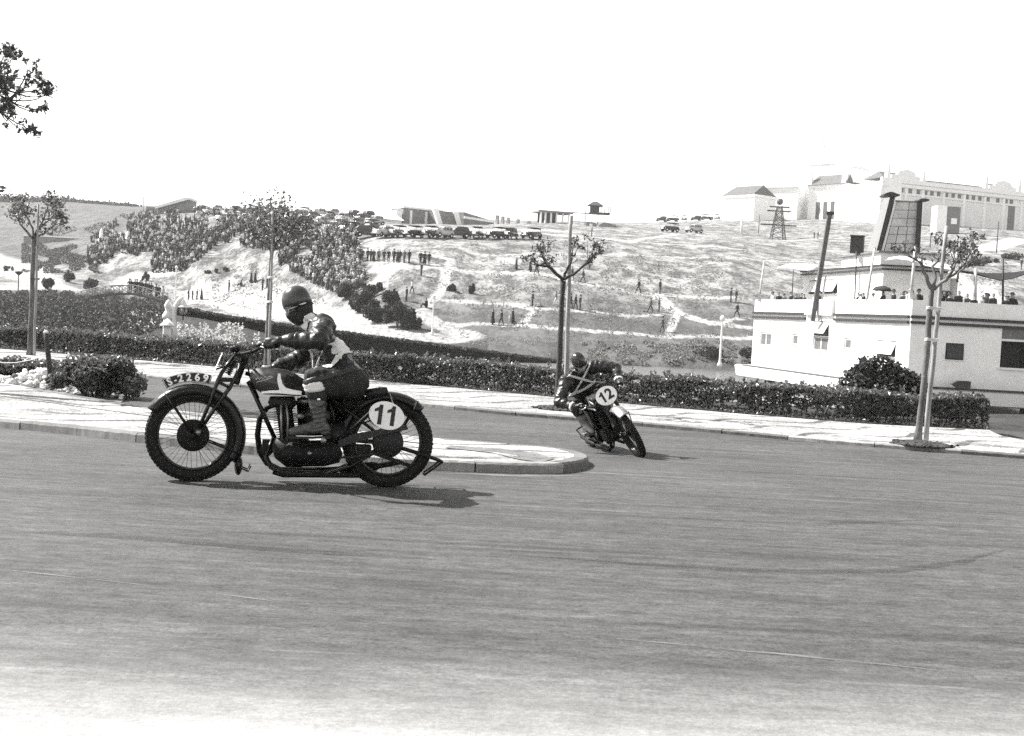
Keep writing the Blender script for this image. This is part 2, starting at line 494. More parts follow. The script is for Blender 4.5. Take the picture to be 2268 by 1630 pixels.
def build_terrain():
    ang = np.concatenate([np.arange(-180, -28, 4.0), np.arange(-28, 28, 0.12), np.arange(28, 180.1, 4.0)])
    rad = np.concatenate([np.geomspace(0.6, 24, 30)[:-1], np.geomspace(24, 108, 60)[:-1], np.geomspace(108, 420, 230)[:-1], np.geomspace(420, 3400, 40)])
    A, Rr = np.meshgrid(np.radians(ang), rad)
    X = (Rr * np.sin(A)).ravel(); Y = (Rr * np.cos(A)).ravel()
    Z = terrain_z(X, Y)
    Z = np.where(Y < 5, -0.06, Z)
    path = np.zeros(len(X))
    for pl, wd in PATHS:
        W3 = [on_terrain(*p) for p in pl]
        for p, q in zip(W3[:-1], W3[1:]):
            ex, ey = q.x - p.x, q.y - p.y; L2 = ex * ex + ey * ey + 1e-9
            t = np.clip(((X - p.x) * ex + (Y - p.y) * ey) / L2, 0, 1)
            d = np.hypot(X - p.x - t * ex, Y - p.y - t * ey)
            path = np.maximum(path, 1 - sstep(d, wd * 0.35, wd * 0.8))
    az = X / np.maximum(Y, 1)
    dark = (1 - sstep(Y, 118, 160)) * sstep(Y - hedge_y(X), -1.0, 0.5)                  # watered garden this side of the hill
    dark = np.maximum(dark, 0.5 * sstep(Y, 250, 300) * (1 - sstep(az, -0.33, -0.24)))
    dark = np.maximum(dark, 0.5 * sstep(Y, 215, 240) * (1 - sstep(az, -0.37, -0.33)))
    sc_ = poly_sd(X, Y, LAKE)
    dark = np.where((Y > 118) & (Y < 137) & (az > -0.02), 0.55, dark)
    na, nr = len(ang), len(rad)
    idx = np.arange(na * nr).reshape(nr, na)
    F = np.stack([idx[:-1, :-1], idx[:-1, 1:], idx[1:, 1:], idx[1:, :-1]], -1).reshape(-1, 4)[:, ::-1]
    me = quads_mesh('terrain', np.stack([X, Y, Z], 1), F, {'path': path, 'lush': dark}, True)
    t = NT('dry_hillside')
    c = t.coord('Object')
    ap = t.n('Attribute', _attribute_name='path').outputs['Fac']; al = t.n('Attribute', _attribute_name='lush').outputs['Fac']
    big = t.noise(c, 0.07, 3); mid = t.noise(t.coord('Object', scale=(1.2, 0.7, 1.0)), 0.33, 6, 0.68); fine = t.noise(t.coord('Object', scale=(1.3, 0.7, 1)), 1.7, 4, 0.7)
    tuft = t.ramp(t.math('ADD', t.math('MULTIPLY', mid, 0.6), t.math('MULTIPLY', fine, 0.4)), 0.44, 0.57)
    dry = t.mix(tuft, 0.31, 0.115)
    dry = t.math('MULTIPLY', dry, t.ramp(big, 0.3, 0.7, 0.8, 1.15))
    lush = t.math('MULTIPLY', t.ramp(t.math('ADD', t.math('MULTIPLY', mid, 0.5), t.math('MULTIPLY', fine, 0.5)), 0.35, 0.65, 0.02, 0.10), 1.0)
    g = t.mix(al, dry, lush)
    pth = t.math('SUBTRACT', ap, t.ramp(fine, 0.3, 0.7, 0.0, 0.75), True)
    g = t.mix(pth, g, t.ramp(mid, 0.3, 0.7, 0.38, 0.48))
    t.grey(g); t.set(Roughness=0.95)
    t.b.inputs['Specular IOR Level'].default_value = 0.1
    t.bump(t.math('ADD', mid, t.math('MULTIPLY', fine, 0.6)), 0.6, 0.22)
    o = mesh_obj('terrain', me, None, [t.mat])
    tag(o, kind='structure')
build_terrain()

# ---------------------------------------------------------------- water
def sheet(name, poly, z, mat, parent=None, follow=False):
    me = bpy.data.meshes.new(name)
    me.from_pydata([(x, y, z + (dip(y) if follow else 0)) for x, y in poly], [], [list(range(len(poly)))])
    me.update()
    o = mesh_obj(name, me, parent, [mat])
    if o.data.polygons[0].normal.z < 0: o.data.flip_normals()
    return o
def grow(poly, d):
    cx = sum(p[0] for p in poly) / len(poly); cy = sum(p[1] for p in poly) / len(poly)
    return [(x + (x - cx) * d, y + (y - cy) * d) for x, y in poly]
tw = NT('pond_water')
tw.grey(0.16); tw.set(Roughness=0.16); tw.b.inputs['Specular IOR Level'].default_value = 0.6
tw.bump(tw.math('ADD', tw.noise(tw.coord('Object', scale=(0.7, 2.0, 1)), 1.4, 4), tw.noise(tw.coord('Object', scale=(1, 3, 1)), 5, 2)), 0.25, 0.15)
tag(sheet('lake_water', grow(LAKE, 0.06), LAKE_Z, tw.mat), kind='structure')
tag(sheet('pond_water', grow(POND, 0.1), LAKE_Z + 0.01, tw.mat), kind='structure')

# ================================================================ ROAD
FAR_PX = [(2700, 1052), (2293, 1018), (1910, 989), (1624, 963), (1451, 947), (1243, 929), (1094, 917), (931, 899), (640, 869), (340, 839), (282, 832), (100, 812), (0, 800), (-220, 780), (-700, 745)]
FAR = [gnd(*p) for p in FAR_PX]
t = NT('worn_asphalt')
c = t.coord('Object')
st1 = t.noise(t.coord('Object', scale=(0.34, 2.4, 1), rot=(0, 0, 0.05)), 2.2, 6, 0.62)
st2 = t.noise(t.coord('Object', scale=(0.10, 3.5, 1), rot=(0, 0, -0.06)), 3.0, 5, 0.6)
blot = t.noise(c, 0.55, 5, 0.6); grit = t.noise(c, 48, 3, 0.75); gr2 = t.noise(t.coord('Object', scale=(0.6, 1.3, 1)), 13, 5, 0.7)
g = t.ramp(t.math('ADD', t.math('MULTIPLY', st1, 0.5), t.math('ADD', t.math('MULTIPLY', st2, 0.3), t.math('MULTIPLY', blot, 0.35))), 0.40, 0.76, 0.046, 0.142)
g = t.math('MULTIPLY', g, t.ramp(t.math('ADD', t.math('MULTIPLY', grit, 0.5), t.math('MULTIPLY', gr2, 0.5)), 0.36, 0.64, 0.42, 1.6))
scr = t.math('MULTIPLY', t.ramp(t.noise(t.coord('Object', scale=(0.16, 5.0, 1), rot=(0, 0, 0.12)), 2.4, 2, 0.5), 0.66, 0.72), 0.05)   # pale scratches
g = t.math('ADD', g, scr)
skid = t.math('SUBTRACT', 1.0, t.math('MULTIPLY', t.ramp(t.noise(t.coord('Object', scale=(0.09, 2.2, 1), rot=(0, 0, -0.02), loc=(3, 1, 0)), 1.5, 2, 0.5), 0.62, 0.7), 0.3))
g = t.math('MULTIPLY', g, skid)
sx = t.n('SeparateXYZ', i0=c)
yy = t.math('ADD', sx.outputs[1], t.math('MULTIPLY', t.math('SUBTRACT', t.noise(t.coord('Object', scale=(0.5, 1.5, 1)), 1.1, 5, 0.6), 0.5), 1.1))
near_fade = t.ramp(yy, 3.25, 4.6, 1.0, 0.0)                            # white light fade at the near edge, painted into the road colour
g = t.mix(near_fade, g, t.ramp(t.math('ADD', t.math('MULTIPLY', grit, 0.5), t.math('MULTIPLY', gr2, 0.5)), 0.3, 0.7, 0.29, 0.42))
t.grey(g)
t.set(Roughness=t.ramp(grit, 0.3, 0.7, 0.62, 0.9)); t.b.inputs['Specular IOR Level'].default_value = 0.25
t.bump(t.math('ADD', t.math('MULTIPLY', grit, 0.5), t.math('ADD', gr2, t.math('MULTIPLY', st1, 0.7))), 0.45, 0.012)
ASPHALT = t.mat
_fx = np.array([p.x for p in FAR])[::-1]; _fy = np.array([p.y for p in FAR])[::-1]
def far_y(X): return np.interp(X, _fx, _fy)
def grid_sheet(name, X, Y, Z, mat, parent=None):
    """X, Y, Z (rows, cols) arrays -> one smooth sheet facing up"""
    nr, nc = X.shape; idx = np.arange(nr * nc).reshape(nr, nc)
    F = np.stack([idx[:-1, :-1], idx[:-1, 1:], idx[1:, 1:], idx[1:, :-1]], -1).reshape(-1, 4)
    me = quads_mesh(name, np.stack([X.ravel(), Y.ravel(), Z.ravel()], 1), F, None, True)
    if sum(p.normal.z for p in me.polygons) < 0: me.flip_normals()
    return mesh_obj(name, me, parent, [mat])
xs = np.linspace(-60, 40, 120); ts = np.linspace(0, 1, 140)
XX, TT = np.meshgrid(xs, ts); YF = far_y(XX) + 0.5; YY = -12 + (YF + 12) * TT
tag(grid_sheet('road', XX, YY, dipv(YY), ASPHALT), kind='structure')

# tyre marks across the road, thin sheets just above it
def faint(name, v, lo, hi, sc_):
    t = NT(name); t.grey(v); t.set(Roughness=0.85, Alpha=t.ramp(t.noise(t.coord('Object', scale=(0.3, 2, 1)), sc_, 5, 0.7), 0.35, 0.7, lo, hi)); return t.mat
RUB = faint('tyre_rubber_mark', 0.04, 0.0, 0.55, 3.0)
PALE = faint('pale_scrape', 0.28, 0.0, 0.8, 6.0)
def stripe(name, px, w, mat, z=0.004):
    P = [gnd(*p, z) for p in px]; V = []; F = []
    D = []
    for i in range(len(P) - 1):
        for k in range(6): D.append(P[i].lerp(P[i + 1], k / 6))
    D.append(P[-1])
    for i, p in enumerate(D):
        tt = (D[min(i + 1, len(D) - 1)] - D[max(i - 1, 0)]).normalized(); s_ = Vector((-tt.y, tt.x, 0))
        e = min(1, 4 * i / len(D), 4 * (len(D) - 1 - i) / len(D)) * w * random.uniform(0.8, 1.1) + 0.002
        j = s_ * random.uniform(-0.06, 0.06) * w
        V += [p + s_ * e * 0.5 + j, p - s_ * e * 0.5 + j]
    for i in range(len(D) - 1): F.append((2 * i, 2 * i + 1, 2 * i + 3, 2 * i + 2))
    me = bpy.data.meshes.new(name); me.from_pydata(V, [], F); me.update()
    o = mesh_obj(name, me, None, [mat])
    if o.data.polygons[0].normal.z < 0: o.data.flip_normals()
    tag(o, kind='structure')
stripe('road_tyre_mark', [(1150, 1228), (1450, 1250), (1750, 1264), (1980, 1263), (2120, 1245), (2230, 1215)], 0.10, RUB)
stripe('road_tyre_mark', [(0, 1175), (250, 1185), (600, 1215), (1000, 1240)], 0.12, RUB)
stripe('road_tyre_mark', [(1480, 1145), (1800, 1160), (2050, 1150)], 0.09, RUB)
stripe('road_scrape', [(0, 1260), (120, 1273), (330, 1296)], 0.014, PALE)
stripe('road_scrape', [(1330, 1410), (1600, 1436), (1820, 1455)], 0.014, PALE)
stripe('road_scrape', [(1500, 1428), (1850, 1460), (2140, 1490)], 0.010, PALE)
stripe('road_scrape', [(1945, 1080), (2060, 1090)], 0.02, PALE)
stripe('road_scrape', [(480, 1314), (600, 1330)], 0.012, PALE)
stripe('road_scrape', [(960, 1047), (1150, 1054), (1290, 1053)], 0.10, PALE)

# ================================================================ PAVEMENTS
def mosaic(name, wave_dir=0.0, dens=1.0):
    t = NT(name)
    c = t.coord('Object', rot=(0, 0, wave_dir))
    vo = t.n('TexVoronoi', _feature='DISTANCE_TO_EDGE'); t.put(t.coord('Object'), vo.inputs['Vector']); vo.inputs['Scale'].default_value = 14
    joint = t.ramp(vo.outputs[0], 0.02, 0.08)
    cell = t.n('TexVoronoi'); t.put(t.coord('Object'), cell.inputs['Vector']); cell.inputs['Scale'].default_value = 14
    cg = t.n('SeparateColor', i0=cell.outputs['Color']).outputs[0]
    stone = t.ramp(cg, 0, 1, 0.33, 0.48)
    sx = t.n('SeparateXYZ', i0=c)
    wv = t.math('SINE', t.math('MULTIPLY', sx.outputs[0], 2.9))
    ph = t.math('ADD', t.math('MULTIPLY', sx.outputs[1], 6.2 * dens), t.math('MULTIPLY', wv, 1.7))
    band = t.ramp(t.math('SINE', ph), 0.80, 0.9)
    brk = t.ramp(t.noise(t.coord('Object'), 1.6, 4), 0.36, 0.5)
    stone = t.mix(t.math('MULTIPLY', band, brk), stone, t.ramp(cg, 0, 1, 0.09, 0.24))
    dirt = t.ramp(t.noise(t.coord('Object'), 0.9, 6, 0.65), 0.42, 0.72, 1.0, 0.55)
    stone = t.math('MULTIPLY', stone, dirt)
    t.grey(t.mix(joint, t.math('MULTIPLY', stone, 0.6), stone)); t.set(Roughness=0.85); t.b.inputs['Specular IOR Level'].default_value = 0.2
    t.bump(t.math('ADD', joint, t.math('MULTIPLY', cg, 0.4)), 0.5, 0.012)
    return t.mat
MOSAIC_F = mosaic('limestone_mosaic_far', R(-28))
MOSAIC_N = mosaic('limestone_mosaic_near', R(-6), 0.8)
KERB_MATS = [M('kerb_stone_%d' % i, v, 0.85, 0.22, 9, 0.5, 60, 0.006, 0.2) for i, v in enumerate((0.33, 0.20, 0.27, 0.17))]

def slab(name, poly, z, mat, depth=0.2):
    mb = MB(); n = len(poly)
    vs = [(x, y, z) for x, y in poly] + [(x, y, z - depth) for x, y in poly]
    ar = sum(poly[i][0] * poly[(i + 1) % n][1] - poly[(i + 1) % n][0] * poly[i][1] for i in range(n))
    rg = list(range(n)) if ar > 0 else list(range(n - 1, -1, -1))
    F = [rg] + [(rg[i], n + rg[i], n + rg[(i + 1) % n], rg[(i + 1) % n]) for i in range(n)]
    mb.add(vs, F, False)
    return mb.build(name, mat)
def kerb_run(pts, width, z, length, parent, inward, gap=0.012):
    """separate stones along a polyline; inward +1 puts the stone body to the left of travel"""
    D = [0.0]
    for a, b in zip(pts[:-1], pts[1:]): D.append(D[-1] + (Vector(b) - Vector(a)).length)
    def P(s_):
        s_ = min(max(s_, 0), D[-1])
        for i in range(len(D) - 1):
            if s_ <= D[i + 1] + 1e-9:
                k = (s_ - D[i]) / max(D[i + 1] - D[i], 1e-9); return Vector(pts[i]).lerp(Vector(pts[i + 1]), k)
        return Vector(pts[-1])
    def Nn(s_):
        tt = (P(s_ + 0.06) - P(s_ - 0.06)).normalized(); return Vector((-tt.y, tt.x)) * inward
    s0 = 0.0; k = 0
    while s0 < D[-1] - 0.15:
        L = length * random.uniform(0.85, 1.25); s1 = min(s0 + L, D[-1])
        mb = MB(); ns = 14; rings = []
        dz = random.uniform(-0.004, 0.004)
        for j in range(ns + 1):
            s_ = s0 + gap / 2 + (s1 - s0 - gap) * j / ns
            p = P(s_); nn = Nn(s_); ch = 0.014 + random.uniform(0, 0.006)
            zt = z + dz + random.uniform(-0.0015, 0.0015)
            prof = [(0.0, -0.12), (0.0, zt - ch), (ch, zt), (width - 0.006, zt), (width - 0.006, -0.12)]
            off = random.uniform(-0.004, 0.004)
            rings.append([Vector((p.x + nn.x * (a + off), p.y + nn.y * (a + off), h)) for a, h in [(a_, h_ + dip(p.y)) for a_, h_ in prof]])
        mb.loft(rings, True, smooth=False)
        o = mb.build('kerb_stone', KERB_MATS[(k * 7 + int(s0 * 3)) % 4], parent)
        fix_normals(o)
        s0 = s1; k += 1

KH = 0.085
NEAR_FRONT = [(-420, 905), (-200, 925), (0, 947), (111, 958), (302, 980), (520, 1004), (740, 1025), (954, 1042), (1032, 1045), (1110, 1048), (1175, 1049)]
NEAR_BACK = [(1195, 987), (1094, 979), (955, 969), (700, 942), (480, 918), (320, 902), (253, 888), (130, 869), (0, 846), (-200, 822), (-420, 800)]
nf = [gnd(*p, 0.0) for p in NEAR_FRONT]; nb = [gnd(*p, KH) for p in NEAR_BACK]
xt = (gnd(1305, 1030, 0.0).x - 0.125 * (nf[-1].x + nb[0].x)) / 0.75
bz = [nf[-1].xy, Vector((xt, nf[-1].y + 0.02)), Vector((xt, nb[0].y - 0.12)), nb[0].xy]
arc = [bz[0] * (1 - k) ** 3 + bz[1] * 3 * k * (1 - k) ** 2 + bz[2] * 3 * k * k * (1 - k) + bz[3] * k ** 3 for k in [i / 12 for i in range(1, 12)]]
loop = [(p.x, p.y) for p in nf] + [(p.x, p.y) for p in arc] + [(p.x, p.y) for p in nb]
def smooth_poly(P, it=1):
    for _ in range(it):
        Q = [P[0]]
        for a, b in zip(P[:-1], P[1:]):
            a = Vector(a); b = Vector(b)
            Q += [tuple(a.lerp(b, 0.25)), tuple(a.lerp(b, 0.75))]
        Q.append(P[-1]); P = Q
    return P
edge = smooth_poly(loop, 2)
def inset_line(pts, d):
    out = []
    for i, p in enumerate(pts):
        a = Vector(pts[max(i - 1, 0)]); b = Vector(pts[min(i + 1, len(pts) - 1)]); tt = (b - a).normalized()
        out.append((p[0] - tt.y * d, p[1] + tt.x * d))
    return out
def resample(P, n):
    P = [Vector(p[:2]) for p in P]; D = np.concatenate([[0], np.cumsum([(b - a).length for a, b in zip(P[:-1], P[1:])])])
    s_ = np.linspace(0, D[-1], n); return np.interp(s_, D, [p.x for p in P]), np.interp(s_, D, [p.y for p in P])
ins = inset_line(edge, 0.13); tipi = max(range(len(ins)), key=lambda i: ins[i][0])
fa, fb = resample(ins[:tipi + 1], 90); ba, bb = resample(ins[tipi:][::-1], 90)
tt_ = np.linspace(0, 1, 14)[:, None]
XX = fa[None] * (1 - tt_) + ba[None] * tt_; YY = fb[None] * (1 - tt_) + bb[None] * tt_
island = grid_sheet('island_pavement', XX, YY, dipv(YY) + KH - 0.004, MOSAIC_N)
tag(island, kind='structure')
kerb_run(edge, 0.14, KH, 0.95, island, 1)
# groove line along the island
GRV = M('dark_groove', 0.09, 0.9)
mbg = MB()
for px0, px1 in (((-200, 850), (330, 921)), ((330, 921), (960, 985))):
    a = gnd(*px0, KH); b = gnd(*px1, KH); a.z += 0.0; b.z += 0.0
    mbg.obar(a, b, 0.008, 0.003)
mbg.build('drain_groove', GRV, island)
# bare earth strip on the island
EARTH = M('dry_earth', 0.20, 0.95, 0.45, 5, 0.9, 30, 0.02, 0.1)
tag(sheet('earth_patch', [(p.x, p.y) for p in (gnd(*q, KH) for q in [(1228, 1016), (1190, 1004), (1100, 993), (1000, 987), (985, 992), (1090, 1003), (1150, 1018), (1200, 1024)])], KH + 0.003, EARTH, follow=True), kind='structure')
tag(sheet('earth_patch', [(p.x, p.y) for p in (gnd(*q, 0.0) for q in [(-420, 812), (-200, 833), (0, 856), (130, 877), (262, 897), (285, 880), (255, 862), (130, 838), (0, 818), (-300, 790)])], 0.012, EARTH, follow=True), kind='structure')

FH = 0.06
hb = [gnd(x, y + 7) for x, y in HEDGE_PX]
far_edge = smooth_poly([(p.x, p.y) for p in FAR[:-1]], 1)
hq = gnd(2460, 1022); hl_ = [(hq.x, hq.y), gnd(2215, 972).xy[:]] + [(p.x, p.y + 0.15) for p in HEDGE] + [(HEDGE[-1].x - 3, HEDGE[-1].y + 1.5)]
fa, fb = resample(inset_line(far_edge, -0.12), 110); ba, bb = resample(hl_, 110)
tt_ = np.linspace(0, 1, 10)[:, None]
XX = fa[None] * (1 - tt_) + ba[None] * tt_; YY = fb[None] * (1 - tt_) + bb[None] * tt_
farpav = grid_sheet('far_pavement', XX, YY, dipv(YY) + FH - 0.004, MOSAIC_F)
tag(farpav, kind='structure')
kerb_run(far_edge, 0.13, FH, 1.0, farpav, -1)
SOIL = M('dark_soil', 0.06, 0.95, 0.5, 6, 0.9, 25, 0.03, 0.1)
# soil strip the hedge grows in
ha, hb2 = resample([(p.x, p.y) for p in HEDGE], 90); tt_ = np.linspace(-0.22, 1.8, 8)[:, None]
XX = np.repeat(ha[None], 8, 0); YY = hb2[None] + tt_
tag(grid_sheet('hedge_bed_soil', XX, YY, dipv(YY) + FH + 0.01, SOIL), kind='structure')
# tree pits: raised earth with crumbs
def tree_pit(c, rx, ry, rot, seed):
    g = random.Random(seed); mb = MB(); rings = []
    for k, (f, h) in enumerate(((1.0, 0.0), (0.9, 0.022), (0.6, 0.038), (0.25, 0.05))):
        rings.append([Vector((c.x + math.cos(a + rot) * rx * f * g.uniform(0.92, 1.08), c.y + math.sin(a + rot) * ry * f * g.uniform(0.92, 1.08), c.z + 0.001 + h * g.uniform(0.6, 1.3))) for a in [2 * math.pi * j / 26 for j in range(26)]])
    mb.loft(rings, True)
    for _ in range(90):
        a = g.uniform(0, 6.28); f = g.uniform(0.2, 1.15); r_ = g.uniform(0.008, 0.026); mb.ell((c.x + math.cos(a) * rx * f, c.y + math.sin(a) * ry * f, c.z + 0.02 + 0.03 * (1 - min(f, 1))), (r_ * 1.3, r_, r_ * 0.7), None, 6, 4)
    o = mb.build('tree_pit_soil', M('pit_earth', 0.09, 0.95, 0.4, 8, 0.9, 30, 0.03, 0.1)); fix_normals(o); tag(o, kind='structure'); return o
# ================================================================ HEDGES, BUSHES, TREES
LEAF_HEDGE = leaf_mat('hedge_leaf', 0.02, 0.23, 0.36)
LEAF_DARK = leaf_mat('dark_leaf', 0.015, 0.085, 0.75, 0.15)
LEAF_TREE = leaf_mat('tree_leaf', 0.03, 0.22, 0.4)
LEAF_FINE = leaf_mat('fine_leaf', 0.03, 0.10, 0.5)
LEAF_PALE = leaf_mat('pale_flower', 0.10, 0.75, 0.7)
SCRUB = leaf_mat('dry_scrub', 0.07, 0.34, 0.8)
TWIG = M('twig_bark', 0.07, 0.9, 0.3, 30)
BARK = M('grey_bark', 0.17, 0.9, 0.6, 7, 0.9, 45, 0.01, 0.2, stretch=(1, 1, 0.35))
BARK_D = M('dark_bark', 0.07, 0.9, 0.4, 14, 0.9, 40, 0.012, 0.2, stretch=(1, 1, 0.3))
STAKE = M('weathered_stake_wood', 0.30, 0.85, 0.35, 14, 0.6, 60, 0.006, 0.2, stretch=(1, 1, 0.12))
ROPE = M('tie_twine', 0.55, 0.9, 0.2, 40)

def foliage(name, P, size, mat, parent=None, tone=None, seed=0, aspect=1.7, nrm=None):
    V, F, tn = leaf_cards(P, size, nrm=nrm, tone=tone, aspect=aspect, seed=seed)
    me = quads_mesh(name, V, F, {'tone': tn}, False)
    return mesh_obj(name, me, parent, [mat])

def hedge_points(line, n, w, h, z0, g, ragged=0.06, low_gap=0.35):
    seg = [(b - a).length for a, b in zip(line[:-1], line[1:])]; cum = np.concatenate([[0], np.cumsum(seg)])
    s = g.uniform(0, cum[-1], n)
    xs = np.interp(s, cum, [p.x for p in line]); ys = np.interp(s, cum, [p.y for p in line])
    lump = 0.5 + 0.5 * np.sin(s * 2.9 + 1.3 * np.sin(s * 1.1)) 
    hh = h * (0.92 + 0.10 * lump) + np.abs(g.normal(0, ragged, n)) * h
    u = g.uniform(0, 1, n)
    f = g.uniform(-1, 1, n); shell = g.uniform(0, 1, n) < 0.72
    z = np.where(u < 0.30, hh * (1 - np.abs(g.normal(0, 0.04, n))), hh * g.uniform(0, 1, n) ** 0.75)
    face = np.where(g.uniform(0, 1, n) < 0.8, -1, 1)
    yo = np.where(u < 0.30, f, np.where(shell, face * (1 - np.abs(g.normal(0, 0.1, n))), f)) * w * 0.5
    # thin out near the ground where stems show
    keep = (z > h * low_gap) | (g.uniform(0, 1, n) < 0.35 + 0.55 * lump * (z / (h * low_gap)))
    hole = np.sin(s * 7.1 + 2 * np.sin(s * 3.3)) + np.sin(z * 21 + s * 4) 
    keep &= ~((hole > 1.3) & (g.uniform(0, 1, n) < 0.8))
    zb = np.interp(s, cum, [p.z for p in line])
    return np.stack([xs, ys + yo, z0 + zb + z], 1)[keep], (z / h)[keep], s[keep]

g = np.random.default_rng(3)
hroot = empty('clipped_hedge', HEDGE[5] + Vector((0, 0.35, 0)))
tag(hroot, 'long low clipped leafy hedge behind the white far pavement', 'hedge')
hl = [p + Vector((0, 0.38, 0)) - hroot.location for p in HEDGE]
hpn, hz, hs = hedge_points(hl, 64000, 0.75, 0.48, FH, g)
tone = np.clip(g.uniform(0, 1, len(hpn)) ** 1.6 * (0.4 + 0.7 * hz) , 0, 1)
sp = []
for _ in range(420):       # stray shoots above the clipped top
    i = random.randrange(len(hl) - 1); p = hl[i].lerp(hl[i + 1], random.random()); x0, y0 = p.x, p.y + random.uniform(-0.36, 0.36); z0 = p.z + FH + 0.45; hh = random.uniform(0.06, 0.2)
    for k in range(9): sp.append((x0 + random.uniform(-0.02, 0.02) + k * random.uniform(-0.004, 0.004), y0 + random.uniform(-0.02, 0.02), z0 + hh * k / 9))
hpn = np.concatenate([hpn, np.array(sp)]); tone = np.concatenate([tone, g.uniform(0.1, 1, len(sp))])
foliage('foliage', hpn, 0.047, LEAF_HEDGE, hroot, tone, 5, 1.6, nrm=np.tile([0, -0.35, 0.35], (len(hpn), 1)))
mb = MB(); mb.smooth = True
cum = 0
for a, b in zip(hl[:-1], hl[1:]):
    L = (b - a).length; k = int(L / 0.16)
    for i in range(k):
        p = a.lerp(b, (i + random.random()) / k) + Vector((0, random.uniform(-0.22, 0.12), FH))
        q = p + Vector((random.uniform(-0.1, 0.1), random.uniform(-0.1, 0.1), random.uniform(0.3, 0.46)))
        mb.tube([p, p.lerp(q, 0.5) + Vector((random.uniform(-0.02, 0.02), 0, 0)), q], [0.009, 0.007, 0.004], 4, False)
tag(mb.build('stems', TWIG, hroot), kind='stuff')
# grass and litter in the hedge's foot
gp = []
for _ in range(9000):
    i = random.randrange(len(HEDGE) - 1); p = HEDGE[i].lerp(HEDGE[i + 1], random.random())
    gp.append((p.x + random.uniform(-0.1, 0.1), p.y + random.uniform(-0.26, 0.75), p.z + FH + 0.02 + random.random() ** 2 * 0.05))
V, F, tn = leaf_cards(np.array(gp), 0.022, aspect=3.0, seed=8)
tag(mesh_obj('grass', quads_mesh('grass', V, F, {'tone': tn * 0.6}), None, [LEAF_HEDGE]), 'dark grass and leaf litter along the foot of the hedge', kind='stuff')

def bush(name, label, c, r, n, size, mat, seed, stems=8, pale=0.0, cat='bush', group=None, squash=1.0, tone_pow=1.5):
    """c: ground point, r: (rx, ry, height)"""
    g = np.random.default_rng(seed)
    root = empty(name, c)
    tag(root, label, cat, group)
    nb_ = max(6, int(n ** 0.35)); ctr = []
    for i in range(nb_):
        a = g.uniform(0, 2 * math.pi); rr = g.uniform(0.1, 0.75) ** 0.7
        ctr.append((math.cos(a) * rr * r[0], math.sin(a) * rr * r[1], r[2] * g.uniform(0.28, 0.8) * (1 - 0.35 * rr), g.uniform(0.2, 0.42)))
    ctr = np.array(ctr)
    k = g.integers(0, nb_, n)
    d = g.normal(size=(n, 3)); d /= np.linalg.norm(d, axis=1, keepdims=True)
    rad = ctr[k, 3][:, None] * (1 - np.abs(g.normal(0, 0.25, n)))[:, None]
    P = ctr[k, :3] + d * rad * np.array([r[0], r[1], r[2] * 0.8])
    P[:, 2] = np.abs(P[:, 2]) * squash
    tone = np.clip(g.uniform(0, 1, n) ** tone_pow * (0.55 + 0.45 * (k % 3) / 2), 0, 1)
    foliage('foliage', P, size, mat, root, tone, seed + 1, 1.8)
    mb = MB()
    for i in range(stems):
        t_ = ctr[i % nb_]; p = Vector((t_[0] * 0.25, t_[1] * 0.25, 0)); q = Vector(t_[:3])
        mb.tube([p, p.lerp(q, 0.5) + Vector((g.normal(0, 0.05) * r[0], 0, 0.03)), q], [0.014 * r[2] + 0.004, 0.01 * r[2] + 0.003, 0.003], 5, False)
    mb.build('stem', TWIG, root)
    return root
b0 = gnd(200, 884); 
bush('leafy_bush', 'rounded leafy bush beside the stone heap at the kerb', Vector((b0.x - 0.05, b0.y + 0.4, b0.z)), (0.82, 0.55, 0.70), 6500, 0.045, LEAF_HEDGE, 21, 10)
b1 = gnd(35, 836)
bush('leafy_bush', 'low dark bush behind the heap of white stones', Vector((b1.x, b1.y + 0.5, b1.z)), (1.0, 0.4, 0.36), 4200, 0.042, LEAF_HEDGE, 22, 8)
b2 = gnd(1998, 935)
bush('leafy_bush', 'dark spreading shrub standing behind the hedge before the white ship house', Vector((b2.x, b2.y + 1.3, b2.z - 0.1)), (0.88, 0.7, 1.36), 9000, 0.06, LEAF_DARK, 23, 10)

def grow_branch(mb, tips, p, d, L, r, depth, g, curl=0.35, up=0.25, split=(2, 3)):
    pts = [p.copy()]; q = p.copy(); n = 4
    rad = [r]
    for i in range(n):
        d = (d + Vector((g.uniform(-1, 1), g.uniform(-1, 1), g.uniform(-1, 1))) * curl * 0.5 + Vector((0, 0, up * 0.3))).normalized()
        q = q + d * (L / n); pts.append(q.copy()); rad.append(r * (1 - 0.45 * (i + 1) / n))
    mb.tube(pts, rad, 6, True)
    if depth <= 0:
        tips.append((pts[-2], q, d)); return
    for i in range(g.choice(split)):
        nd = (d + Vector((g.uniform(-1, 1), g.uniform(-1, 1), g.uniform(-0.4, 0.9))) * 0.75).normalized()
        grow_branch(mb, tips, q if i else pts[-1], nd, L * g.uniform(0.55, 0.8), rad[-1] * 0.75, depth - 1, g, curl, up, split)

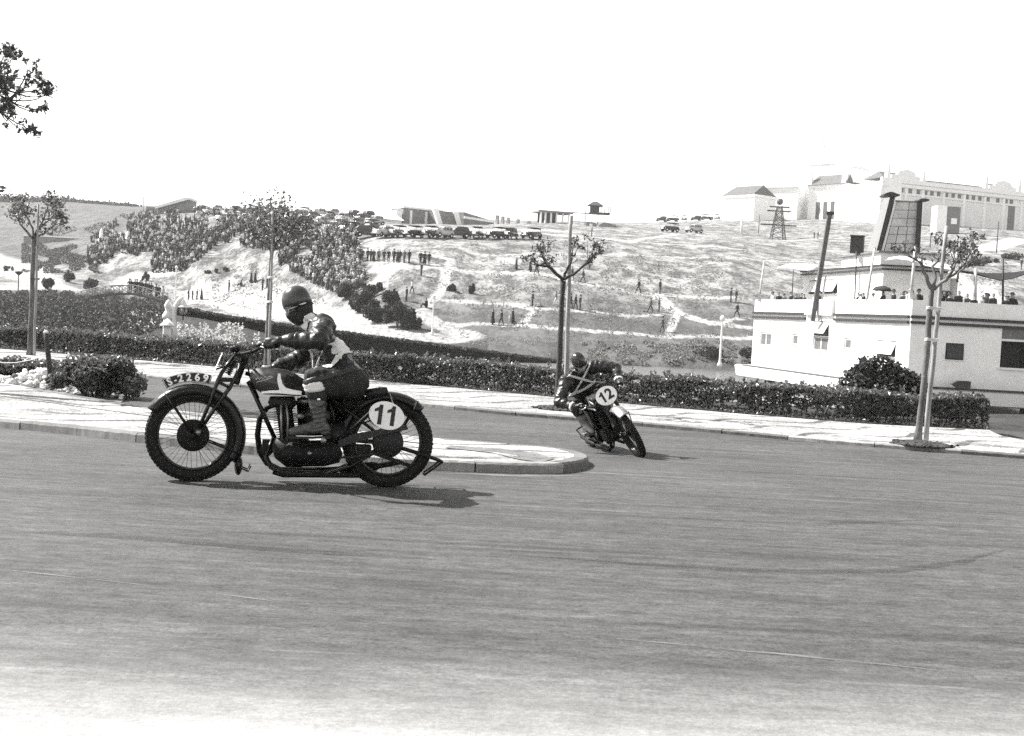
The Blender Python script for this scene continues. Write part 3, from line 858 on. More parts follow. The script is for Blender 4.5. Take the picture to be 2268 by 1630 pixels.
def street_tree(label, trunk_px, limbs, r0, leaf, seed, mat_t, tie_z=(), stake=None, stake_label=None, groupl=None):
    """trunk_px: pixels from base up with the base on the pavement; limbs: pixel polylines from the fork"""
    g = random.Random(seed)
    base = gnd(trunk_px[0][0], trunk_px[0][1], FH); Y = base.y
    root = empty('street_tree', base); tag(root, label, 'tree', groupl)
    W = lambda px, dy=0.0: at(px[0], px[1], Y + dy) - base
    mb = MB()
    pts = [W(p) for p in trunk_px]; pts[0] = Vector((0, 0, -0.02)); D = []
    for a, b in zip(pts[:-1], pts[1:]):
        for k in range(5): D.append(a.lerp(b, k / 5) + Vector((g.uniform(-1, 1), g.uniform(-1, 1), 0)) * r0 * 0.10)
    D.append(pts[-1]); nD = len(D)
    rad = [r0 * (1.25 - 0.42 * (i / nD) ** 0.5) * g.uniform(0.94, 1.06) for i in range(nD)]; rad[0] *= 1.25; rad[-1] *= 1.25; rad[-2] *= 1.15
    mb.tube(D, rad, 10)
    tips = []
    for pl, rr, dy in limbs:
        P = [W(p, dy * i / max(len(pl) - 1, 1)) for i, p in enumerate(pl)]
        E = []
        for a, b in zip(P[:-1], P[1:]):
            for k in range(3): E.append(a.lerp(b, k / 3) + Vector((g.uniform(-1, 1), g.uniform(-1, 1), g.uniform(-1, 1))) * rr * 0.35)
        E.append(P[-1])
        mb.tube(E, [rr * (1 - 0.5 * i / len(E)) for i in range(len(E))], 7)
        d = (E[-1] - E[-2]).normalized()
        for k in range(3):
            nd = (d + Vector((g.uniform(-1, 1), g.uniform(-1, 1), g.uniform(-0.5, 0.9))) * 0.7).normalized()
            grow_branch(mb, tips, E[-1], nd, leaf['twig'] * g.uniform(0.6, 1.1), rr * 0.36, leaf.get('depth', 1), g)
        for k in range(leaf.get('side', 2)):
            e = E[g.randrange(len(E) // 2, len(E))]
            nd = (d * 0.4 + Vector((g.uniform(-1, 1), g.uniform(-1, 1), g.uniform(-0.2, 0.9)))).normalized()
            grow_branch(mb, tips, e, nd, leaf['twig'] * g.uniform(0.5, 0.9), rr * 0.3, 0, g)
    mb.build('trunk', mat_t, root)
    P = []; rr = np.random.default_rng(seed)
    for a, b, d in tips:
        nL = leaf['n']
        t_ = rr.uniform(0.1, 1.25, nL)[:, None]
        q = np.array(a) + (np.array(b) - np.array(a)) * t_ + rr.normal(0, leaf['spread'], (nL, 3))
        P.append(q)
    P = np.concatenate(P)
    foliage('crown', P, leaf['size'], leaf['mat'], root, rr.uniform(0, 1, len(P)) ** leaf.get('pow', 1.2), seed + 3, leaf.get('aspect', 2.0))
    if stake:
        sb = gnd(stake[0][0], stake[0][1], FH); st = empty('tree_stake', sb); tag(st, stake_label, 'stake')
        mb = MB(); a = Vector((0, 0, -0.05)); b = at(stake[1][0], stake[1][1], sb.y - 0.05) - sb
        mb.tube([a.lerp(b, k / 8) + Vector((g.uniform(-1, 1), g.uniform(-1, 1), 0)) * 0.006 for k in range(9)], [stake[2] * (1 - 0.35 * k / 8) for k in range(9)], 8)
        mb.build('pole', STAKE, st)
        for py in tie_z:
            f = (stake[0][1] - py) / (stake[0][1] - stake[1][1]); c = a.lerp(b, f)
            tr = [D[i] + base for i in range(nD)]; ct = min(tr, key=lambda q: abs(q.z - (c + sb).z)) - sb
            ax = (ct - c); ax.z = 0; L = ax.length / 2; mid = (ct + c) / 2; ax.normalize(); sd_ = Vector((-ax.y, ax.x, 0))
            mb = MB(); ring = []
            for k in range(18):
                th = 2 * math.pi * k / 18
                ring.append(Vector((mid.x, mid.y, c.z)) + ax * math.cos(th) * (L + r0 * 1.15) + sd_ * math.sin(th) * (r0 * 1.25) + Vector((0, 0, 0.004 * math.sin(3 * th))))
            for dz in (-0.012, 0.004, 0.018): mb.tube([p + Vector((0, 0, dz)) for p in ring], 0.007, 5, closed=True)
            mb.build('tie', ROPE, st)
    return root
bare = dict(twig=0.24, depth=1, side=4, n=9, spread=0.03, size=0.026, mat=LEAF_FINE, aspect=2.6)
street_tree('bare pollarded young tree staked in the pavement behind rider twelve',
    [(1234, 905), (1239, 800), (1243, 700), (1247, 622)],
    [([(1247, 622), (1232, 606), (1212, 590), (1196, 588)], 0.030, -0.2), ([(1212, 590), (1203, 572), (1199, 560)], 0.018, -0.3), ([(1240, 612), (1224, 596), (1212, 580)], 0.02, 0.2), ([(1247, 620), (1254, 600), (1262, 585), (1268, 570)], 0.026, 0.15), ([(1250, 618), (1272, 606), (1290, 590), (1305, 580)], 0.026, -0.15), ([(1290, 592), (1302, 578)], 0.015, 0.1)],
    0.045, bare, 31, BARK_D, (), ((1253, 904), (1264, 478), 0.044), 'tall pale stake tied to the bare tree behind rider twelve')
street_tree('leaning bare young tree in the pavement before the white ship house',
    [(2033, 975), (2043, 880), (2052, 790), (2058, 700), (2062, 655), (2066, 630)],
    [([(2064, 640), (2052, 615), (2042, 592), (2036, 580)], 0.032, -0.15), ([(2066, 632), (2072, 610), (2066, 590), (2078, 575)], 0.026, 0.2), ([(2068, 640), (2095, 620), (2108, 600), (2115, 585)], 0.030, -0.2), ([(2100, 615), (2125, 598), (2140, 578)], 0.022, 0.1), ([(2120, 625), (2122, 605), (2140, 590)], 0.018, -0.1), ([(2108, 598), (2112, 578), (2125, 568)], 0.015, 0.2)],
    0.046, bare, 32, BARK, (680, 748), ((2050, 974), (2096, 500), 0.04), 'long leaning stake tied to the tree before the ship house')
leafy = dict(twig=0.23, depth=1, side=3, n=18, spread=0.07, size=0.055, mat=LEAF_TREE, aspect=1.5)
street_tree('small round crowned leafy tree at the picture edge above the hedge',
    [(66, 786), (70, 680), (73, 580), (75, 528)],
    [([(75, 530), (62, 515), (48, 500), (42, 490)], 0.03, -0.3), ([(75, 528), (72, 505), (60, 480), (50, 462)], 0.026, 0.2), ([(76, 526), (86, 505), (105, 490), (118, 480)], 0.028, 0.3), ([(76, 526), (100, 515), (122, 498)], 0.024, -0.2), ([(76, 520), (92, 495), (105, 466)], 0.022, 0.0)],
    0.058, leafy, 33, BARK, (), ((76, 787), (85, 452), 0.035), 'thin stake beside the small round crowned tree')
dense = dict(twig=0.34, depth=1, side=5, n=22, spread=0.13, size=0.055, mat=LEAF_TREE, aspect=1.5, pow=1.6)
street_tree('young leafy tree rising behind the helmet of rider eleven',
    [(588, 826), (592, 740), (597, 640), (600, 580), (602, 556)],
    [([(602, 556), (585, 540), (565, 525)], 0.03, -0.2), ([(602, 556), (594, 530), (580, 505)], 0.026, 0.3), ([(602, 556), (615, 535), (635, 520)], 0.03, 0.2), ([(602, 556), (625, 545), (648, 530)], 0.024, -0.2), ([(602, 550), (608, 520), (612, 500)], 0.022, 0.0)],
    0.046, dense, 34, BARK, (612, 665), ((596, 827), (604, 462), 0.034), 'stake tied to the young tree behind rider eleven')
tree_pit(gnd(1243, 906, FH), 0.42, 0.42, 0, 1)
tree_pit(gnd(2042, 985, FH), 0.42, 0.40, 0, 2)

# big tree whose branch reaches in at the upper edge of the frame
g = random.Random(5)
tb = at(-210, 800, 17.5); tb.z = -0.3
root = empty('roadside_tree', tb); tag(root, 'tree reaching a leafy branch in at the upper corner of the sky', 'tree')
mb = MB(); tips = []
W = lambda x, y, dy=0: at(x, y, 17.5 + dy) - tb
mb.tube([Vector((0, 0, -0.1)), W(-200, 600), W(-190, 420)], [0.17, 0.14, 0.12], 10)
for pl, rr in (([(-190, 420), (-120, 340), (-50, 290), (0, 245), (22, 222), (36, 205)], 0.06), ([(-190, 420), (-150, 300), (-90, 220), (-40, 185), (-5, 165)], 0.055), ([(-190, 420), (-130, 420), (-80, 422), (-45, 424)], 0.045), ([(-150, 300), (-90, 260), (-30, 230), (5, 200)], 0.04)):
    P = [W(*p, dy=0.15 * i * (1 if rr > 0.05 else -1)) for i, p in enumerate(pl)]
    mb.tube(P, [rr * (1 - 0.75 * i / (len(P) - 1)) for i in range(len(P))], 7)
    for i in range(3 if rr > 0.05 else 2, len(P)):
        for k in range(8):
            nd = Vector((g.uniform(-0.6, 1), g.uniform(-1, 1), g.uniform(-0.5, 0.8))).normalized()
            grow_branch(mb, tips, P[i], nd, 0.36 * g.uniform(0.6, 1.1), 0.013, 1 if rr > 0.05 else 0, g)
mb.build('trunk', BARK_D, root)
rr_ = np.random.default_rng(77); P = []
for a, b, d in tips:
    t_ = rr_.uniform(0, 1.4, 11)[:, None]; P.append(np.array(a) + (np.array(b) - np.array(a)) * t_ + rr_.normal(0, 0.024, (11, 3)))
P = np.concatenate(P)
foliage('crown', P, 0.042, LEAF_FINE, root, rr_.uniform(0, 1, len(P)) * 0.6, 78, 2.4)

# ---------------------------------------------------------------- stone heap, post and rope at the kerb
STONE = [M('white_rubble_%d' % i, v, 0.9, 0.2, 12, 0.7, 50, 0.008, 0.15) for i, v in enumerate((0.62, 0.5, 0.7, 0.16))]
g = random.Random(9); hc = gnd(45, 848); stone_mesh = []
for k in range(6):
    bm = bmesh.new(); bmesh.ops.create_icosphere(bm, subdivisions=2, radius=1)
    for v in bm.verts:
        f = 1 + 0.34 * mnoise.noise(v.co * 1.3 + Vector((k * 7, 0, 0)))
        v.co = Vector((v.co.x * 1.15, v.co.y * 0.9, v.co.z * 0.75)) * f
        for ax in range(3): v.co[ax] = max(-0.78, min(0.78, v.co[ax]))
    me = bpy.data.meshes.new('rubble_stone'); bm.to_mesh(me); bm.free(); stone_mesh.append(me)
spots = []
lift_y = lambda k: 0.32 * k / 95
for k in range(150):
    px = g.uniform(-40, 262) if k > 95 else g.uniform(-10, 140)
    top = max(0.0, 1 - abs(px - 62) / 75.0)
    r = g.uniform(0.025, 0.055) + 0.035 * (g.random() < 0.25) * (px < 190)
    base_y = 853 + (px - 0) * 0.135 - g.uniform(0, 6)
    p = gnd(px, base_y); p.y += g.uniform(0, 0.3) if k > 95 else 0.02 + lift_y(k) * g.uniform(0.7, 1.3)
    lift = top * (k / 95) * 0.26 * g.uniform(0.8, 1.1) if k <= 95 else 0
    spots.append((p, r, lift, px))
for k, (p, r, lift, px) in enumerate(sorted(spots, key=lambda s: s[2])):
    me = stone_mesh[k % 6].copy(); mi = 3 if (k % 17 == 5) else g.choice((0, 0, 1, 2))
    me.materials.append(STONE[mi])
    o = link(bpy.data.objects.new('rubble_stone', me)); o.location = (p.x, p.y, p.z + r * 0.55 + lift + 0.006); o.scale = (r, r, r)
    o.rotation_euler = (g.uniform(-0.4, 0.4), g.uniform(-0.4, 0.4), g.uniform(0, 6.3))
    if mi == 3: tag(o, 'dark grey stone lying among the white stones of the heap', 'stone', 'dark stones in the heap')
    else: tag(o, '%s pale broken stone %s' % ('large' if r > 0.062 else 'middling' if r > 0.042 else 'small', 'high on the rubble heap left of the post' if lift > 0.08 else 'low in the rubble heap left of the post' if px < 95 else 'at the foot of the wooden post' if px < 150 else 'straggling along the foot of the leafy bush'), 'stone', 'pale stones of the rubble heap')
# core of the heap: earth mound
mb = MB(); c0 = gnd(62, 858); rings = []
for f, h in ((1, 0), (0.8, 0.07), (0.45, 0.14), (0.1, 0.17)):
    rings.append([Vector((c0.x + math.cos(a) * 0.26 * f * g.uniform(0.9, 1.1), c0.y + 0.26 + math.sin(a) * 0.2 * f * g.uniform(0.9, 1.1), c0.z + 0.003 + h * g.uniform(0.9, 1.1))) for a in [2 * math.pi * j / 18 for j in range(18)]])
mb.loft(rings); o = mb.build('earth_mound', EARTH); fix_normals(o); tag(o, kind='structure')
pb = gnd(92, 868); pb.y += 0.42
post = empty('wooden_post', pb); tag(post, 'dark round wooden post with pale worn top beside the stone heap', 'post')
tp = at(102, 738, pb.y) - pb
mb = MB(); P = [Vector((0, 0, -0.02)).lerp(tp, k / 7) + Vector((g.uniform(-1, 1) * 0.003, 0, 0)) for k in range(8)]
mb.tube(P, [0.043, 0.042, 0.041, 0.04, 0.039, 0.04, 0.038, 0.037], 12); mb.build('shaft', BARK_D, post)
mb = MB(); mb.lathe([(0.036, 0), (0.04, 0.006), (0.036, 0.03), (0.02, 0.04), (0.002, 0.042)], tp, (0.02, 0, 1), 12); mb.build('worn_top', M('worn_wood', 0.5, 0.9), post)
mb = MB(); ra = at(84, 793, pb.y) ; rbb = at(-60, 783, pb.y + 0.3)
pts = [ra.lerp(rbb, k / 14) + Vector((0, 0, -0.11 * math.sin(math.pi * k / 14))) for k in range(15)]
mb.tube(pts, 0.007, 6); tag(mb.build('rope', ROPE), 'pale sagging rope fastened to the wooden post', 'rope')
# ================================================================ MOTORCYCLES
BLACK = M('black_enamel', 0.010, 0.30, 0.3, 14, 0.15, 60, 0.001, 0.3)
BLACK_M = M('sooty_black_metal', 0.010, 0.6, 0.4, 20, 0.4, 70, 0.002, 0.2)
ALLOY = M('dull_alloy', 0.30, 0.42, 0.35, 22, 0.4, 60, 0.002, 0.5, 0.7)
IRON = M('oily_cast_iron', 0.018, 0.5, 0.4, 25, 0.5, 60, 0.002, 0.3, 0.2)
NICKEL = M('nickel_plate', 0.62, 0.16, 0.15, 16, 0, 40, 0.001, 0.6, 1.0)
RUBBER = M('dusty_rubber', 0.019, 0.75, 0.5, 12, 0.5, 70, 0.002, 0.2)
LEATHER_S = M('black_saddle_leather', 0.011, 0.55, 0.3, 18, 0.5, 60, 0.003, 0.4)
TANKPANEL = M('grey_tank_panel', 0.045, 0.3, 0.2, 12, 0.1, 60, 0.001, 0.55)
TANKSIDE = M('dark_tank_paint', 0.022, 0.25, 0.3, 12, 0.1, 60, 0.001, 0.55)
WHITEP = M('white_plate_paint', 0.72, 0.55, 0.10, 9, 0.15, 60, 0.001, 0.4)
BLACKP = M('black_sign_paint', 0.02, 0.5, 0.2, 9)
CREAM = M('cream_tank_line', 0.75, 0.35, 0.08, 9)

KZ = 0.001057
def bl(x, y):
    """traced profile point -> bike plane (forward, up) in metres"""
    dx, dy = x - 1073.5, y - 1140.5
    a = dx * 0.99912 + dy * 0.0419; b = -dx * 0.0419 + dy * 0.99912
    return -a * KZ, 0.33 - b * KZ
def B(x, y, s=0.0):
    X, Z = bl(x, y); return Vector((X, s, Z))
def fnb(x, y, d): return B(x, y, d)

def text_mesh(body, size, ext, bold=0.0):
    cu = bpy.data.curves.new('t', 'FONT'); cu.body = body; cu.size = size; cu.extrude = ext; cu.offset = bold; cu.align_x = 'CENTER'; cu.align_y = 'CENTER'; cu.resolution_u = 3
    return eval_mesh(bpy.data.objects.new('t', cu))
def text_part(name, body, size, M4, mat, parent, ext=0.0012, bold=0.0):
    me = text_mesh(body, size, ext, bold); me.transform(M4); me.materials.clear()
    return mesh_obj(name, me, parent, [mat])
def frame4(o, xa, ya):
    xa = Vector(xa).normalized(); ya = Vector(ya); ya = (ya - xa * xa.dot(ya)).normalized(); za = xa.cross(ya)
    return Matrix(((xa.x, ya.x, za.x, o[0]), (xa.y, ya.y, za.y, o[1]), (xa.z, ya.z, za.z, o[2]), (0, 0, 0, 1)))
DIGIT1 = [(-0.10, -0.5), (0.10, -0.5), (0.10, 0.5), (-0.06, 0.5), (-0.12, 0.36), (-0.30, 0.26), (-0.30, 0.12), (-0.10, 0.18)]
def digit_poly(poly, h, M4, ext=0.0015):
    mb = MB(); mb.prism([(a * h, b * h) for a, b in poly], 0, ext, lambda a, b, d: M4 @ Vector((a, b, d))); return mb

def wheel(parent, name, c, Rw, tw, drum_side, xf):
    """c: axle point; tyre with tread blocks, rim, spokes, hub and brake drum"""
    X, Z = c.x, c.z; P = lambda r, a, y: Vector((X + r * math.cos(a), y, Z + r * math.sin(a)))
    mb = MB(); n = 56; k = 14; rings = []
    for i in range(n):
        a = 2 * math.pi * i / n
        rings.append([P(Rw - tw + tw * math.cos(2 * math.pi * j / k) * 1.0, a, tw * 0.92 * math.sin(2 * math.pi * j / k)) for j in range(k)])
    mb.loft(rings, closed=True)
    nb = 66
    for i in range(nb):
        for row, (yy, dr, half) in enumerate(((0.0, 0.0, 0), (0.024, -0.007, 1), (-0.024, -0.007, 1))):
            a = 2 * math.pi * (i + 0.5 * half) / nb
            er = Vector((math.cos(a), 0, math.sin(a))); et = Vector((-math.sin(a), 0, math.cos(a))); ey = Vector((0, 1, 0))
            if row: er = (er + ey * 0.5 * (1 if yy > 0 else -1)).normalized(); ey = er.cross(et)
            Mx = Matrix((et, ey, er)).transposed()
            mb.box(P(Rw + dr - 0.001, a, yy), (0.0098, 0.0095 if row else 0.011, 0.006), Mx)
    tyre = mb.xf(xf).build(name, RUBBER, parent)
    mb = MB(); rr = Rw - 2 * tw + 0.006
    for s in (-1, 1):
        mb.tube([P(rr, 2 * math.pi * i / 48, s * tw * 0.62) for i in range(48)], 0.0075, 6, closed=True)
    rings = [[P(rr - 0.002, 2 * math.pi * i / 48, s) for s in (-tw * 0.6, tw * 0.6)] + [P(rr - 0.012, 2 * math.pi * i / 48, s) for s in (tw * 0.35, -tw * 0.35)] for i in range(48)]
    mb.loft(rings, closed=True); mb.xf(xf).build('rim', BLACK, tyre)
    mb = MB()
    for i in range(40):
        sd_ = 1 if i % 2 else -1; a = 2 * math.pi * i / 40; off = 0.42 * (1 if (i // 2) % 2 else -1)
        mb.tube([P(0.045, a + off, sd_ * 0.035), P(rr - 0.008, a, sd_ * 0.006)], 0.0016, 4, False)
    o = mb.xf(xf).build('spokes', NICKEL if False else IRON, tyre)
    mb = MB()
    mb.lathe([(0.022, -0.075), (0.022, -0.045), (0.05, -0.042), (0.05, -0.034), (0.028, -0.028), (0.028, 0.028), (0.05, 0.034), (0.05, 0.042), (0.022, 0.045), (0.022, 0.075)], (X, 0, Z), (0, 1, 0), 20)
    mb.xf(xf).build('hub', IRON, tyre)
    mb = MB(); s = drum_side
    mb.lathe([(0.112, 0.012 * s), (0.115, 0.016 * s), (0.115, 0.044 * s), (0.108, 0.05 * s), (0.104, 0.052 * s), (0.06, 0.054 * s), (0.03, 0.06 * s), (0.022, 0.066 * s), (0.001, 0.067 * s)], (X, 0, Z), (0, 1, 0), 36)
    mb.tube([P(0.02, 1.2, 0.06 * s), P(0.075, 1.4, 0.062 * s), P(0.085, 1.4, 0.062 * s)], 0.008, 8)
    mb.lathe([(0.018, 0.06 * s), (0.018, 0.09 * s), (0.012, 0.094 * s), (0.001, 0.095 * s)], (X, 0, Z), (0, 1, 0), 8)
    mb.xf(xf).build('brake_drum', BLACK_M, tyre)
    return tyre

def mudguard_ring(c, r, w, a0, a1, n, drop=0.03, thick=0.0025):
    """open valanced section swept on an arc"""
    rings = []
    prof = [(-1, -drop), (-1, -drop * 0.3), (-0.85, 0.002), (-0.5, 0.016), (0, 0.022), (0.5, 0.016), (0.85, 0.002), (1, -drop * 0.3), (1, -drop)]
    for i in range(n + 1):
        a = a0 + (a1 - a0) * i / n; f = 1.0
        ring = [Vector((c.x + (r + h) * math.cos(a), s * w * 0.5, c.z + (r + h) * math.sin(a))) for s, h in prof]
        ring += [Vector((c.x + (r + h - thick) * math.cos(a), s * (w * 0.5 - thick), c.z + (r + h - thick) * math.sin(a))) for s, h in reversed(prof)]
        rings.append(ring)
    return rings

def make_motorcycle(label, number, loc, heading, lean, steer, scale=1.0, reg=None, front_plate=None, side_plate=None, guard=True, lowbar=False):
    root = empty('racing_motorcycle', loc, (lean, 0, heading), scale); tag(root, label, 'motorcycle')
    FA = B(412, 1113); RA = B(1735, 1168)
    # steering transform about the head axis
    h0 = B(690, 760); h1 = B(755, 585); ax = (h1 - h0).normalized()
    Rs = Matrix.Rotation(steer, 3, ax); sf = lambda p: h0 + Rs @ (p - h0); idf = lambda p: p
    def put(mb, name, mat, xf=idf, par=root): return fix_normals(mb.xf(xf).build(name, mat, par))
    wheel(root, 'front_wheel', FA, 0.330, 0.044, 1, sf)
    wheel(root, 'rear_wheel', RA, 0.330, 0.046, 1, idf)
    # front mudguard: from ahead of the wheel over the top and down behind it
    mb = MB(); g0 = Vector((FA.x, 0, FA.z))
    a_start, a_end = (R(30), R(212)) if guard else (R(52), R(170))
    mb.loft(mudguard_ring(g0, 0.352, 0.135, a_start, a_end, 34, 0.05 if guard else 0.02), True)
    fg = put(mb, 'front_mudguard', BLACK if guard else ALLOY, sf)
    if guard:
        mb = MB()   # flared lower lip and tip of the guard
        t0 = g0 + Vector((0.37 * math.cos(R(211)), 0, 0.37 * math.sin(R(211))))
        mb.ell(t0 + Vector((-0.012, 0, -0.02)), (0.03, 0.07, 0.075)); put(mb, 'mud_flap', BLACK, sf, fg)
    # stays of the mudguard
    for s in (-1, 1):
        mb = MB(); e = FA + Vector((0, s * 0.078, 0))
        for a, rr in ((R(55), 0.365), (R(200), 0.365)):
            q = g0 + Vector((rr * math.cos(a), s * 0.07, rr * math.sin(a))); mb.tube([e, q], 0.0062, 6)
        if guard: mb.tube([g0 + Vector((0.365 * math.cos(R(200)), s * 0.07, 0.365 * math.sin(R(200)))), B(690, 1320, s * 0.07), B(778, 1362, s * 0.07), B(795, 1325, s * 0.07)], 0.0062, 6)
        put(mb, 'mudguard_stay', BLACK_M, sf, fg)
    if reg:
        # curved registration plate standing on the guard
        mb = MB(); c0 = g0; aA, aB = R(59), R(105); n = 16; rings = []
        for i in range(n + 1):
            a = aA + (aB - aA) * i / n; er = Vector((math.cos(a), 0, math.sin(a)))
            rings.append([c0 + er * r + Vector((0, y, 0)) for r, y in ((0.382, -0.003), (0.452, -0.003), (0.452, 0.003), (0.382, 0.003))])
        mb.loft(rings, True, smooth=False); pl = put(mb, 'registration_plate', BLACKP, sf)
        pos = [65, 76, 84, 92.2, 100.2]; chars = ['S', '2', '2', '6', '9']
        for chh, ad in list(zip(chars, pos)) + [('-', 70.8)]:
            a = R(ad - 0.6); er = Vector((math.cos(a), 0, math.sin(a))); et = Vector((math.sin(a), 0, -math.cos(a)))
            for s in (1, -1):
                M4 = frame4(c0 + er * 0.416 + Vector((0, s * 0.0035, 0)), -et * s if s > 0 else et, er)
                me = text_mesh(chh, 0.075 if chh != '-' else 0.05, 0.0008, 0.0022); me.transform(Matrix.Translation((0, 0, 0))); me.transform(M4)
                me.transform(Matrix.Identity(4)); me.materials.clear()
                for v in me.vertices: v.co = sf(v.co)
                if s > 0: mesh_obj('lettering', me, pl, [WHITEP])
        # white outline of the plate
        mb = MB(); out = []
        for i in range(n + 1): a = aA + R(0.8) + (aB - aA - R(1.6)) * i / n; out.append(c0 + Vector((math.cos(a) * 0.3855, 0.0034, math.sin(a) * 0.3855)))
        for i in range(n, -1, -1): a = aA + R(0.8) + (aB - aA - R(1.6)) * i / n; out.append(c0 + Vector((math.cos(a) * 0.4485, 0.0034, math.sin(a) * 0.4485)))
        mb.tube(out, 0.0016, 4, closed=True); put(mb, 'plate_border', WHITEP, sf, pl)
    # girder fork
    for s in (-1, 1):
        y = s * 0.078; mb = MB()
        mb.tube([B(455, 1062, y), B(520, 890, y), B(575, 742, y), B(600, 690, y * 0.8), B(690, 560, y * 0.62)], [0.009, 0.013, 0.013, 0.012, 0.01], 8)
        mb.tube([B(478, 1052, y), B(560, 920, y), B(655, 790, y), B(700, 700, y * 0.8), B(730, 610, y * 0.62)], [0.009, 0.012, 0.012, 0.011, 0.01], 8)
        mb.ell(B(448, 1080, y), (0.03, 0.012, 0.026)); mb.tube([B(572, 745, y), B(655, 792, y)], 0.008, 6); mb.tube([B(520, 890, y), B(560, 915, y)], 0.007, 6)
        put(mb, 'fork_girder', BLACK, sf)
    mb = MB()
    mb.tube([B(446, 1088, -0.10), B(446, 1088, 0.10)], 0.011, 10); mb.lathe([(0.019, 0), (0.019, 0.012), (0.001, 0.014)], B(446, 1088, 0.09), (0, 1, 0), 6)
    put(mb, 'front_axle', ALLOY, sf)
    for (x, y) in ((600, 735), (690, 555)):
        mb = MB(); mb.tube([B(x, y, -0.085), B(x, y, 0.085)], 0.011, 8); put(mb, 'fork_spindle', IRON, sf)
    for s in (-1, 1):
        mb = MB(); mb.obar(B(590, 735, s * 0.088), B(705, 738, s * 0.06), 0.005, 0.013); put(mb, 'fork_link', IRON, sf)
        mb = MB(); mb.obar(B(680, 560, s * 0.07), B(765, 585, s * 0.05), 0.005, 0.013); put(mb, 'fork_link', IRON, sf)
        mb = MB(); mb.lathe([(0.026, 0), (0.026, 0.018), (0.01, 0.022)], B(700, 742, s * 0.05), (0, s, 0), 14); put(mb, 'damper_knob', IRON, sf)
    mb = MB()     # fork spring barrel
    for i in range(44):
        pass
    coil = [B(640, 700).lerp(B(690, 600), k / 60) + (Vector((0, math.cos(k * 0.9), 0)) + ax.cross(Vector((0, 1, 0))) * math.sin(k * 0.9)) * 0.022 for k in range(61)]
    mb.tube(coil, 0.0045, 5); put(mb, 'fork_spring', IRON, sf)
    # head lug, handlebar, levers, instruments
    mb = MB(); mb.tube([B(690, 765), B(720, 690), B(760, 580)], [0.028, 0.024, 0.027], 12); put(mb, 'steering_head', BLACK_M)
    gl = B(945, 492, 0.335); gr = B(945, 492, -0.335)
    mb = MB(); lowf = (lambda p: Vector((p.x + 0.13 * min(1, abs(p.y) / 0.2), p.y * 0.86, p.z - 0.20 * min(1, abs(p.y) / 0.2)))) if lowbar else (lambda p: p); sfb = lambda p: sf(lowf(p))
    bar = [gr, B(885, 492, -0.30), B(800, 535, -0.20), B(735, 555, -0.10), B(725, 558, 0), B(735, 555, 0.10), B(800, 535, 0.20), B(885, 492, 0.30), gl]
    sm = []
    for a, b in zip(bar[:-1], bar[1:]):
        for k in range(4): sm.append(a.lerp(b, k / 4))
    sm.append(bar[-1]); mb.tube(sm, 0.0115, 8); hb_ = put(mb, 'handlebar', BLACK_M, sfb)
    for s in (-1, 1):
        mb = MB(); a = B(880, 492, s * 0.30); b = B(968, 493, s * 0.345); mb.tube([a, a.lerp(b, .1), a.lerp(b, .9), b], [0.014, 0.0165, 0.0165, 0.013], 10); put(mb, 'grip', RUBBER, sfb, hb_)
        mb = MB(); mb.tube([B(872, 488, s * 0.285), B(845, 502, s * 0.315), B(900, 512, s * 0.35), B(960, 515, s * 0.375)], [0.007, 0.006, 0.006, 0.007], 6); mb.ell(B(870, 488, s * 0.285), (0.016, 0.014, 0.014)); put(mb, 'lever', NICKEL, sfb, hb_)
        mb = MB(); mb.tube([B(850, 500, s * 0.31), B(790, 520, s * 0.25), B(765, 600, s * 0.09), B(790, 720, s * 0.045), B(850, 860, s * 0.04)], 0.0042, 5); put(mb, 'cable', BLACK_M, sfb, hb_)
    mb = MB(); mb.lathe([(0.018, 0), (0.036, 0.01), (0.04, 0.03), (0.036, 0.042), (0.001, 0.044)], B(682, 548), Vector((-0.15, 0, 1)), 18); mb.tube([B(690, 565), B(684, 545)], 0.012, 8); put(mb, 'speedometer', BLACK_M, sf)
    # oval number plate on the fork
    if front_plate is not None:
        o = B(640, 640) + Vector((0.075, 0, 0.0)); nrm = Vector((0.94, 0, 0.34)).normalized(); upv = Vector((-0.34, 0, 0.94)).normalized(); sidev = Vector((0, 1, 0))
        M4 = frame4(o, sidev, upv)    # x = rider's left; seen from ahead the text must run from rider's right to left
        aw, ah = (0.135, 0.115) if front_plate else (0.082, 0.10)
        mb = MB(); ringA = [M4 @ Vector((aw * math.cos(2 * math.pi * k / 36), ah * math.sin(2 * math.pi * k / 36), -0.0015)) for k in range(36)]; ringB = [M4 @ Vector((aw * math.cos(2 * math.pi * k / 36), ah * math.sin(2 * math.pi * k / 36), 0.0015)) for k in range(36)]
        mb.loft([ringA, ringB], True, smooth=False); pl = put(mb, 'front_number_plate', WHITEP, sf)
        mb = MB(); mb.tube([o + upv * -0.03 - nrm * 0.003, B(640, 640), B(690, 640)], 0.006, 6); put(mb, 'plate_bracket', IRON, sf, pl)
        if front_plate:
            M5 = frame4(o + nrm * 0.002, sidev, upv)
            me = text_mesh('2', 0.178, 0.0012, 0.006); me.transform(Matrix.Translation((0.043, 0, 0))); me.transform(M5)
            for v in me.vertices: v.co = sf(v.co)
            me.materials.clear(); mesh_obj('number_digit', me, pl, [BLACKP])
            mb = digit_poly(DIGIT1, 0.135, M5 @ Matrix.Translation((-0.045, 0.0, 0))); put(mb, 'number_digit', BLACKP, sf, pl)
    # frame tubes
    mb = MB()
    mb.tube([B(778, 745), B(860, 920), B(960, 1140)], 0.017, 10)
    mb.tube([B(760, 690), B(960, 760), B(1190, 820), B(1330, 840)], 0.015, 10)
    mb.tube([B(1330, 830), B(1355, 960), B(1390, 1150)], 0.016, 10)
